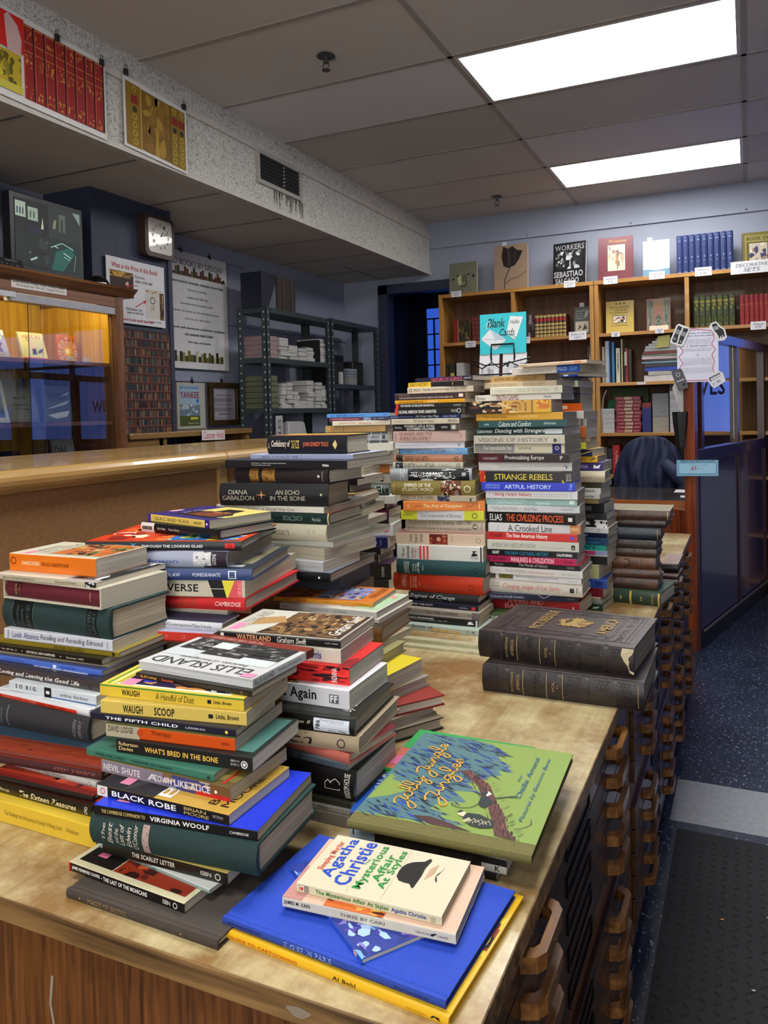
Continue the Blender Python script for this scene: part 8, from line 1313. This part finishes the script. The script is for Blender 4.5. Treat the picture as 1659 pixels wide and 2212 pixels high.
('h11',-0.5486,0.7745,0.7832,6.2,0.2397,0.1577,0.0133,'WA'),
('h12',-0.5452,0.7697,0.7435,4.3,0.2490,0.1596,0.0397,'WA'),
('h13',-0.5852,0.7608,0.7284,1.0,0.1980,0.1300,0.0151,'WA'),
('h14',-0.6005,0.7454,0.7234,-7.6,0.2065,0.1300,0.0050,'WA'),
('h15',-0.6167,0.7184,0.7114,-3.8,0.1999,0.1040,0.0120,'WA'),
('h16',-0.5504,0.6943,0.7000,-1.7,0.2378,0.1850,0.0114,'WA'),
('i1',-0.3130,0.7800,0.7352,2.3,0.1812,0.1107,0.0112,'AG'),
('i2',-0.2948,0.7739,0.7230,4.1,0.2111,0.1303,0.0122,'AG'),
('i3',-0.3788,0.7154,0.7181,-35.8,0.1985,0.0880,0.0049,'AG'),
('i4',-0.2794,0.7003,0.7094,-4.5,0.2864,0.1982,0.0087,'AG'),
('i5',-0.2730,0.6914,0.7000,-4.7,0.2877,0.2142,0.0094,'AG'),
('j1',-0.2484,0.9182,0.7420,2.1,0.2509,0.3020,0.0106,'JU'),
('j2',-0.3250,1.0920,0.7334,0.0,0.2070,0.1530,0.0086,'JU'),
('j3',-0.3285,1.0040,0.7285,10.7,0.2000,0.1570,0.0050,'JU'),
('j4',-0.2866,0.9394,0.7093,0.1,0.2244,0.1600,0.0191,'JU'),
('j5',-0.2991,0.9351,0.7000,-1.6,0.2000,0.1400,0.0093,'JU'),
('p1',-0.2146,1.6002,0.7566,-4.6,0.3350,0.2485,0.0586,'PA'),
('p2',-0.1929,1.5740,0.7000,-0.2,0.3313,0.2469,0.0566,'PA'),
('k1',-0.5843,1.0597,0.9326,4.4,0.2196,0.1444,0.0134,'WL'),
('k2',-0.5817,1.0547,0.9101,4.5,0.2097,0.1378,0.0225,'WL'),
('k3',-0.5612,1.0429,0.8829,2.4,0.2350,0.1355,0.0272,'WL'),
('k4',-0.5517,1.0234,0.8530,0.7,0.2030,0.1400,0.0299,'WL'),
('k5',-0.5274,0.9928,0.8288,4.3,0.2350,0.1632,0.0242,'WL'),
('k6',-0.5205,0.9923,0.8056,4.0,0.2350,0.1711,0.0232,'WL'),
('k7',-0.5335,0.9846,0.7898,-9.5,0.2300,0.1229,0.0158,'WL'),
('k8',-0.5375,0.9858,0.7796,-5.2,0.2100,0.1403,0.0102,'WL'),
('k9',-0.5260,0.9881,0.7350,0.3,0.2400,0.1551,0.0446,'WL'),
('k10',-0.5317,0.9824,0.7262,0.2,0.2300,0.1500,0.0087,'WL'),
('k11',-0.5316,0.9790,0.7180,0.2,0.2300,0.1500,0.0083,'WL'),
('k12',-0.5318,0.9766,0.7000,0.2,0.2300,0.1500,0.0180,'WL'),
('l1',-0.7160,1.4414,0.8952,3.9,0.2338,0.1375,0.0092,'BI'),
('l2',-0.6925,1.4095,0.8820,-0.8,0.2334,0.1614,0.0132,'BI'),
('l3',-0.6853,1.4049,0.8736,-0.5,0.2000,0.1719,0.0084,'BI'),
('l4',-0.6663,1.3773,0.8442,2.8,0.2200,0.1660,0.0294,'BI'),
('l5',-0.6703,1.3868,0.8316,-7.8,0.2200,0.1120,0.0126,'BI'),
('l6',-0.6501,1.3235,0.8116,-3.0,0.2200,0.1200,0.0201,'BI'),
('l7',-0.6172,1.2847,0.7802,-10.2,0.2300,0.1280,0.0314,'BI'),
('l8',-0.6221,1.2861,0.7606,-19.5,0.2300,0.1280,0.0196,'BI'),
('l9',-0.6090,1.2667,0.7409,-36.1,0.2300,0.1280,0.0197,'BI'),
('l10',-0.6032,1.2532,0.7227,-24.1,0.2300,0.1280,0.0182,'BI'),
('l11',-0.6023,1.2502,0.7000,-33.2,0.2300,0.1280,0.0227,'BI')]
PG = ['c8bfa8', 'b8b0a0', 'bcb4a4', 'd2cab8', 'b0a48c', 'beb298']
def gloss(h, i): return mat(h, (.28, .38, .33, .45)[i % 4], var=.05, sc=(12, 12, 12))
def make_book(bid, loc, rz, Ln, W, h, look, group):
    kind, sc, cc, sd, cd, label = look
    root = thing('book' if kind not in 'lL' else 'leather_book', label, 'book', loc, rz, group)
    i = sum(map(ord, bid)); pg = pages(PG[i % 6] if kind not in 'lLf' else ('8a8070' if kind != 'f' else 'aaa28e'))
    hard = kind in 'hlLjbs'
    X0, X1 = -Ln, 0.0
    fl = -1 if kind in 'fb' else 1   # pages toward the front
    Y = (lambda y: y) if fl == 1 else (lambda y: W-y)
    cm = (leather if kind in 'lL' else (cloth if (kind == 'j' or (hard and i % 2 and not cd)) else lambda q: gloss(q, i)))
    ms, mc = cm(sc), cm(cc)
    mb = MB()
    if kind == 's':
        t = .003
        mb.box(X0, 0, 0, X1, W, t); mb.box(X0, 0, h-t, X1, W, h); mb.box(X0, 0, t, X0+t, W, h-t); mb.box(X1-t, 0, t, X1, W, h-t); mb.box(X0+t, W-t, t, X1-t, W, h-t)
        mb.build('slipcase', cloth(cc), root, .0006)
        m2 = MB(); n = 8
        pr = [(.012, t+.0005)]+[(.006-.005*math.sin(PI*j/n), t+.0005+(h-2*t-.001)*j/n) for j in range(n+1)]+[(.012, h-t-.0005)]
        m2.ext(pr, lambda y, z, x: (x, y, z), X0+t+.001, X1-t-.001)
        m2.box(X0+t+.001, .012, t+.0005, X1-t-.001, W-.006, h-t-.0005)
        bk = m2.build('inner_volume', cloth(sc), root)
        design(sd, lambda u, v, e: (X0+t+(Ln-2*t)*u, .006-.005*math.sin(PI*v)-e, t+(h-2*t)*v), Ln, h, 'spine_lettering', bk)
        return root
    if kind == 'e':   # pages to the front, spine on the right end
        t = .0006
        mb.ext([(0, 0), (0, h), (-Ln, h), (-Ln, h-t), (-.001, h-t), (-.001, t), (-Ln, t), (-Ln, 0)], lambda x, z, y: (x, y, z), 0, W)
        mb.build('cover', ms, root); MB().box(X0+.001, .0008, t, X1-.001, W-.0008, h-t).build('page_block', pages('c4c6c6'), root)
        design(cd, lambda u, v, e: (X0+Ln*u, W*v, h+e), Ln, W, 'cover_picture', root)
        design([T(.03, .33, .2, .8, 'ELLIS ISLAND', '3a3c3c'), T(.38, .78, .25, .75, 'Portraits of Immigrants', '5a5c5c', 'i'), R(.86, 1, 0, 1, '5c2018')],
               lambda u, v, e: (e, W*u, h*v), W, h, 'spine_lettering', root)
        return root
    if not hard:
        t = .0005; r = min(.0015, h*.25)
        pr = [(W, 0), (r, 0), (r*.3, r*.3), (0, r), (0, h-r), (r*.3, h-r*.3), (r, h), (W, h), (W, h-t), (t*1.5, h-t), (t*1.5, t), (W, t)]
        bul = lambda v: 0.0
        page = (t*1.5, W-.0006, t, h-t, X0+.0005, X1-.0005)
        topz = h
    else:
        t = min(.0028, h*.2); ov = .0035 if kind != 'L' else .005; b = min(.007, h*.16) if kind != 'j' else .002; n = 10
        bul = lambda v: b*math.sin(PI*min(1, max(0, v)))
        g = .0012
        pr = [(W, 0), (.012, 0), (.009, g), (.006, 0)]+[(.001-bul(j/n), h*j/n) for j in range(n+1)]+[(.006, h), (.009, h-g), (.012, h), (W, h), (W, h-t), (.012, h-t), (.004, h-t), (.002, h*.5), (.004, t), (.012, t), (W, t)]
        page = (.0045, W-ov, t, h-t, X0+ov, X1-ov)
    mb.ext(pr, lambda y, z, x: (x, Y(y), z), X0, X1)
    cov = mb.build('cover', [ms, mc], root)
    # colour the top and back boards differently from the spine
    if cc != sc:
        for p in cov.data.polygons:
            if abs(p.normal.z) > .8 and p.center.z > h*.5 and len(p.vertices) == 4: p.material_index = 1
    y0, y1, z0, z1, xa, xb = page
    pm = MB(); c = .0 if not hard else min(.004, h*.1); n = 6
    pr2 = [(y0, z0)]+[(y1-c*math.sin(PI*j/n), z0+(z1-z0)*j/n) for j in range(n+1)]+[(y0, z1)]
    pm.ext(pr2, lambda y, z, x: (x, Y(y), z), xa, xb)
    pm.build('page_block', pg if kind != 'b' else pages('7a3426'), root)
    if kind in 'lL':
        nb = 5
        for q in range(nb):
            u = (q+1)/(nb+1); xx = X0+Ln*u; w = .0035; bm_ = MB()
            bm_.ext([(.0035-bul(j/8)-.003*(1 if 0 < j < 8 else 0)-.0012, h*j/8) for j in range(9)]+[(.006, h), (.006, 0)], lambda y, z, x: (x, y, z), xx-w, xx+w)
            bm_.build('raised_band', leather(sc), root)
    spf = lambda u, v, e: (X0+Ln*u, .001*(1 if hard else 0)-bul(v)-e, h*v)
    if kind == 'b': design(sd, lambda u, v, e: (xa+(xb-xa)*u, W-y1+c*math.sin(PI*v)-e, z0+(z1-z0)*v), Ln, h, 'deckled_edge', root)
    elif kind != 'f': design(sd, spf, Ln, h, 'spine_lettering', root, dv=6 if hard else 1)
    yb = .013 if hard else .0
    design(cd, lambda u, v, e: (X0+Ln*u, yb+(W-yb)*v, h+e), Ln, W-yb, 'cover_picture', root, dv=1)
    if kind == 'L': big_leather(root, bid, Ln, W, h, spf, X0)
    if kind == 'j': jungle(root, Ln, W, h, X0)
    return root
def big_leather(root, bid, Ln, W, h, spf, X0):
    g = 'a08650'; els = []
    for u in (.155, .265, .415, .515): els.append(R(u, u+.004, .03, .97, g))
    els += [T(.19, .205, .12, .86, 'PICTURESQUE', g, 'v'), T(.225, .245, .2, .8, 'AMERICA', g, 'v'), T(.45, .468, .3, .7, 'VOL', g, 'v'), T(.482, .495, .45, .58 if bid == 'p1' else .65, 'I.' if bid == 'p1' else 'II.', g, 'v')]
    for u in (.05, .32, .56, .74, .87):
        for q in range(3):
            a = u+.022*q; els.append(L([(a-.011, .72), (a, .86), (a+.011, .72)], .0025, '0c0a0a'))
        for zz in (.68, .62, .9): els.append(R(u-.015, u+.06, zz, zz+.015, '0c0a0a'))
    if bid == 'p1': els.append(G([(.93, .97), (1, .97), (1, .1), (.975, .15), (.965, .4), (.945, .55), (.925, .75)], 'b8ab8c'))
    else: els += [R(.965, .97, .1, .9, '8a7040')]
    for u, v in ((.34, .5), (.52, .2), (.7, .35), (.9, .2), (.6, .8)): els.append(B(u, u+.02, v, v+.05, ['4a3222', '2a1c14'], 3, 2))
    design(els, spf, Ln, h, 'spine_lettering', root, dv=8)
    if bid == 'p1':
        e2 = []; d = '1f1818'
        for a, w in ((.05, .004), (.075, .008), (.17, .004), (.185, .004)):
            for p in ((a, a), (1-a, a), (1-a, 1-a), (a, 1-a)), :
                q = list(p)+[p[0]]; e2.append(L(q, w, d))
        rn = random.Random(4)
        for k in range(90):
            s = rn.random(); side = k % 4; a = .12
            u, v = ((a, s), (1-a, s), (s, a), (s, 1-a))[side]; u = min(1-a, max(a, u)); v = min(1-a, max(a, v))
            e2.append(L([(u-.02, v-.03), (u, v+.03), (u+.02, v-.02)], .003, d))
        gold = '9c8048'
        c0 = (.53, .52); ps = []
        for k in range(40):
            a = 2*PI*k/40; r = (.15 if k % 2 else .12)*(1+.12*math.sin(5*a)); ps.append((c0[0]+r*.8*math.cos(a), c0[1]+r*1.15*math.sin(a)))
        e2.append(G(ps, gold)); e2.append(G([(.475, .45), (.5, .55), (.49, .66), (.455, .55)], '4a3c28'))
        for k in range(30):
            a = rn.uniform(-.8, .8); r = rn.uniform(.05, .13); e2.append(L([(c0[0]+r*.3, c0[1]+a*.05), (c0[0]+r, c0[1]+a*.16)], .0015, '5c4a2a'))
        e2 += [T(.28, .37, .18, .86, 'PICTURESQUE', gold, 'kb'), T(.71, .79, .24, .78, 'AMERICA', gold, 'kb')]
        design(e2, lambda u, v, e: (X0+Ln*u, .013+(W-.013)*v, h+e), Ln, W-.013, 'cover_decoration', root, dv=1, step=.00001)
def smooth(P, n=4):
    out = []
    for i in range(len(P)-1):
        p0, p1, p2, p3 = P[max(0, i-1)], P[i], P[i+1], P[min(len(P)-1, i+2)]
        for q in range(n):
            t = q/n; out.append(tuple(.5*((2*p1[c])+(-p0[c]+p2[c])*t+(2*p0[c]-5*p1[c]+4*p2[c]-p3[c])*t*t+(-p0[c]+3*p1[c]-3*p2[c]+p3[c])*t**3) for c in (0, 1)))
    return out+[P[-1]]
SCRIPT = {'J': ([(.1, .9), (.5, 1.15), (.95, 1.1), (.95, .8), (.7, .1), (.45, -.6), (.15, -1.0), (-.15, -.8), (.05, -.4), (.6, 0), (1.2, .3)], 1.1), 'o': ([(.35, .68), (.08, .55), (.02, .25), (.3, .02), (.62, .2), (.65, .5), (.35, .68), (.9, .5)], .88),
  'l': ([(0, .1), (.35, .9), (.42, 1.5), (.22, 1.65), (.08, 1.1), (.15, .3), (.3, 0), (.6, .2)], .58), 'y': ([(0, .6), (.05, .15), (.3, .05), (.55, .4), (.6, .7), (.55, .1), (.4, -.6), (.15, -.9), (0, -.6), (.4, -.1), (.9, .3)], .88),
  'u': ([(0, .65), (.05, .1), (.3, .05), (.5, .5), (.5, .7), (.5, .15), (.7, .05), (.85, .3)], .86), 'n': ([(0, 0), (.05, .65), (.12, .3), (.35, .65), (.5, .5), (.5, .05), (.7, .05), (.8, .3)], .82),
  'g': ([(.55, .6), (.2, .68), (.02, .3), (.3, .05), (.58, .6), (.55, -.4), (.3, -.9), (0, -.7), (.3, -.2), (.9, .3)], .88), 'i': ([(0, .2), (.15, .65), (.2, .1), (.4, .1), (.55, .3)], .52), 'e': ([(0, .2), (.4, .4), (.4, .65), (.15, .65), (.05, .3), (.25, 0), (.6, .25)], .58), 's': ([(0, .2), (.3, .75), (.38, .3), (.15, 0), (-.05, .12), (.5, .2)], .5)}
def jungle(root, Ln, W, h, X0):
    # picture on the upper board: green ground, tree trunk, blue feathered tail, script letters
    els = []; rn = random.Random(9); v0 = .085; GR, TL = '829a48', '4f747a'
    els.append(R(0, 1, v0, 1, GR))
    blue = [(.0, .09), (.0, 1), (.15, 1), (.358, 1), (.497, .967), (.63, .869), (.565, .841), (.64, .75), (.703, .678), (.613, .684), (.653, .64), (.531, .579), (.57, .544), (.471, .499), (.555, .434), (.441, .414), (.548, .331), (.414, .305), (.379, .224), (.507, .196), (.433, .173), (.619, .133), (.486, .115), (.3, .1)]
    els.append(G(blue, TL)); els.append(G([(.0, .212), (.02, .484), (.10, .42), (.187, .346), (.106, .27)], GR))
    def inside(u, v):
        c_ = False
        for (a, b_), (p, q) in zip(blue, blue[1:]+blue[:1]):
            if (b_ > v) != (q > v) and u < (p-a)*(v-b_)/(q-b_)+a: c_ = not c_
        return c_ and not (.0 <= u < .17 and .24 < v < .44)
    k = 0
    while k < 330:
        u, v = rn.random()*.66, v0+.915*rn.random()
        if not inside(u, v): continue
        k += 1; l = rn.uniform(.03, .10); sl = rn.uniform(-.55, -.15)
        c = rn.choice(['1d3a9c', '26324e', '1c2c44', '2444b0', '16243c', '16243c', '2c3c5c', '2440a8'])
        w = rn.uniform(.003, .008)
        els.append(G([(u, v), (u+l*.5, v+w+l*sl*.5), (u+l, v+l*sl), (u+l*.5, v-w+l*sl*.5)], c))
    tr = [(.40, .62), (.457, .638), (.565, .558), (.623, .514), (.711, .366), (.778, .278), (.827, .165), (.90, .088), (.84, .088), (.781, .095), (.742, .189), (.682, .302), (.619, .395), (.547, .506), (.462, .575)]
    els.append(G(tr, '5a3230')); ax = [(.44, .61), (.56, .53), (.65, .41), (.73, .29), (.79, .17), (.86, .09)]
    els.append(G([(.315, .138), (.409, .153), (.534, .126), (.666, .09), (.442, .09)], '4a2c2c'))
    def along(t):
        i = min(4, int(t*5)); f = t*5-i; return (ax[i][0]+f*(ax[i+1][0]-ax[i][0]), ax[i][1]+f*(ax[i+1][1]-ax[i][1]))
    for k in range(170):
        u, v = along(rn.random()); u += rn.uniform(-.035, .045); v += rn.uniform(-.02, .02)
        els.append(G([(u, v), (u+.006, v+.004), (u+rn.uniform(.008, .022), max(v0, v-rn.uniform(.02, .05)))], rn.choice(['1c1416', '8a5044', '241a1c', '7a443c', '1c1416'])))
    for k in range(60):
        u, v = along(rn.random()); s = rn.choice((-1, 1)); u += .045*s; v += .02*s
        els.append(L([(u, v), (u+.02*s, v+.03)], .002, '24282a'))
    els += [G([(.613, .337), (.609, .399), (.65, .404), (.696, .362), (.66, .30), (.63, .31)], '1e2c30'), G([(.614, .429), (.632, .457), (.66, .436), (.64, .408)], 'd8d8cc'), G([(.60, .41), (.61, .46), (.635, .445), (.63, .41)], '1e2c30'),
            L(smooth([(.621, .339), (.589, .288), (.529, .27), (.482, .283), (.478, .30)]), .005, '1e2c30'), L([(.684, .4), (.741, .431), (.8, .456)], .009, '1e2c30'), L([(.76, .435), (.80, .44)], .005, '1e2c30')]
    els += [G([(.57, .20), (.591, .235), (.654, .24), (.746, .203), (.755, .15), (.70, .13), (.64, .135), (.60, .16)], '202a2c'), G([(.536, .218), (.548, .241), (.582, .238), (.58, .198), (.55, .202)], 'cfcaa8'), G([(.530, .222), (.545, .25), (.566, .243), (.55, .225)], '202a2c'),
            G([(.585, .165), (.61, .20), (.63, .18), (.60, .15)], 'b8b48c')]+[L([(.62+.02*q, .15+.01*(q % 3)), (.64+.02*q, .2-.008*(q % 2)), (.66+.02*q, .165)], .003, 'cfcaa8') for q in range(5)]
    els += [L(smooth([(.86, .17), (.90, .19), (.935, .23), (.925, .27)]), .004, '1e2c30')]
    def word(s, u0, vs, span, H):
        tot = sum(SCRIPT[ch][1] for ch in s); k = span/tot; x = 0
        for ch in s:
            P, ad = SCRIPT[ch]; els.append(L([(u0-y*H, vs+(x+a)*k) for a, y in smooth(P)], .011, 'd0a03c')); x += ad
    word('Jolly', .235, .20, .30, .066); word('Jungle', .225, .52, .37, .066); word('Jingles', .385, .27, .47, .066)
    b = '1f5f80'
    els += [T(.755, .775, .60, .68, 'by', b, 'ki'), T(.79, .822, .44, .89, 'Ottilie Amend', b, 'ki'), T(.865, .895, .24, .89, 'Pictures by Eleanore Barte', b, 'ki')]
    for k in range(50): u, v = rn.random(), v0+.9*rn.random(); els.append(L([(u, v), (u+rn.uniform(-.03, .03), v+rn.uniform(-.03, .03))], .0012, 'b0c088'))
    design(els, lambda u, v, e: (X0+Ln*u, max(W*v, .0125), h+e), Ln, W, 'cover_picture', root, eps0=.0003, step=.000002, du=1, dv=1)
BK = []
for bid, x, y, z, th, Ln, W, h, gi in TABLE:
    if bid[0] == 'z':      # plain low books hidden at the foot of the piles
        th = math.radians(th); c_, s_ = math.cos(th), math.sin(th); m_ = mat(K_[bid][1], .5); 
        if m_ not in STM: STM.append(m_)
        STF.add([(x+a*c_-b*s_, y+a*s_+b*c_, z+q) for q in (0, h) for a, b in ((-Ln, 0), (0, 0), (0, W), (-Ln, W))], [(0, 3, 2, 1), (4, 5, 6, 7), (0, 1, 5, 4), (1, 2, 6, 5), (2, 3, 7, 6), (3, 0, 4, 7)], STM.index(m_)); continue
    BK.append(make_book(bid, (x, y, z), math.radians(th), Ln, W, h, K_[bid], GRP[gi]))

tag(STF.build('distant_books', STM), 'further books: white piles on the steel shelving, small shelf sets, hidden books under the piles', 'books', None, 'stuff')
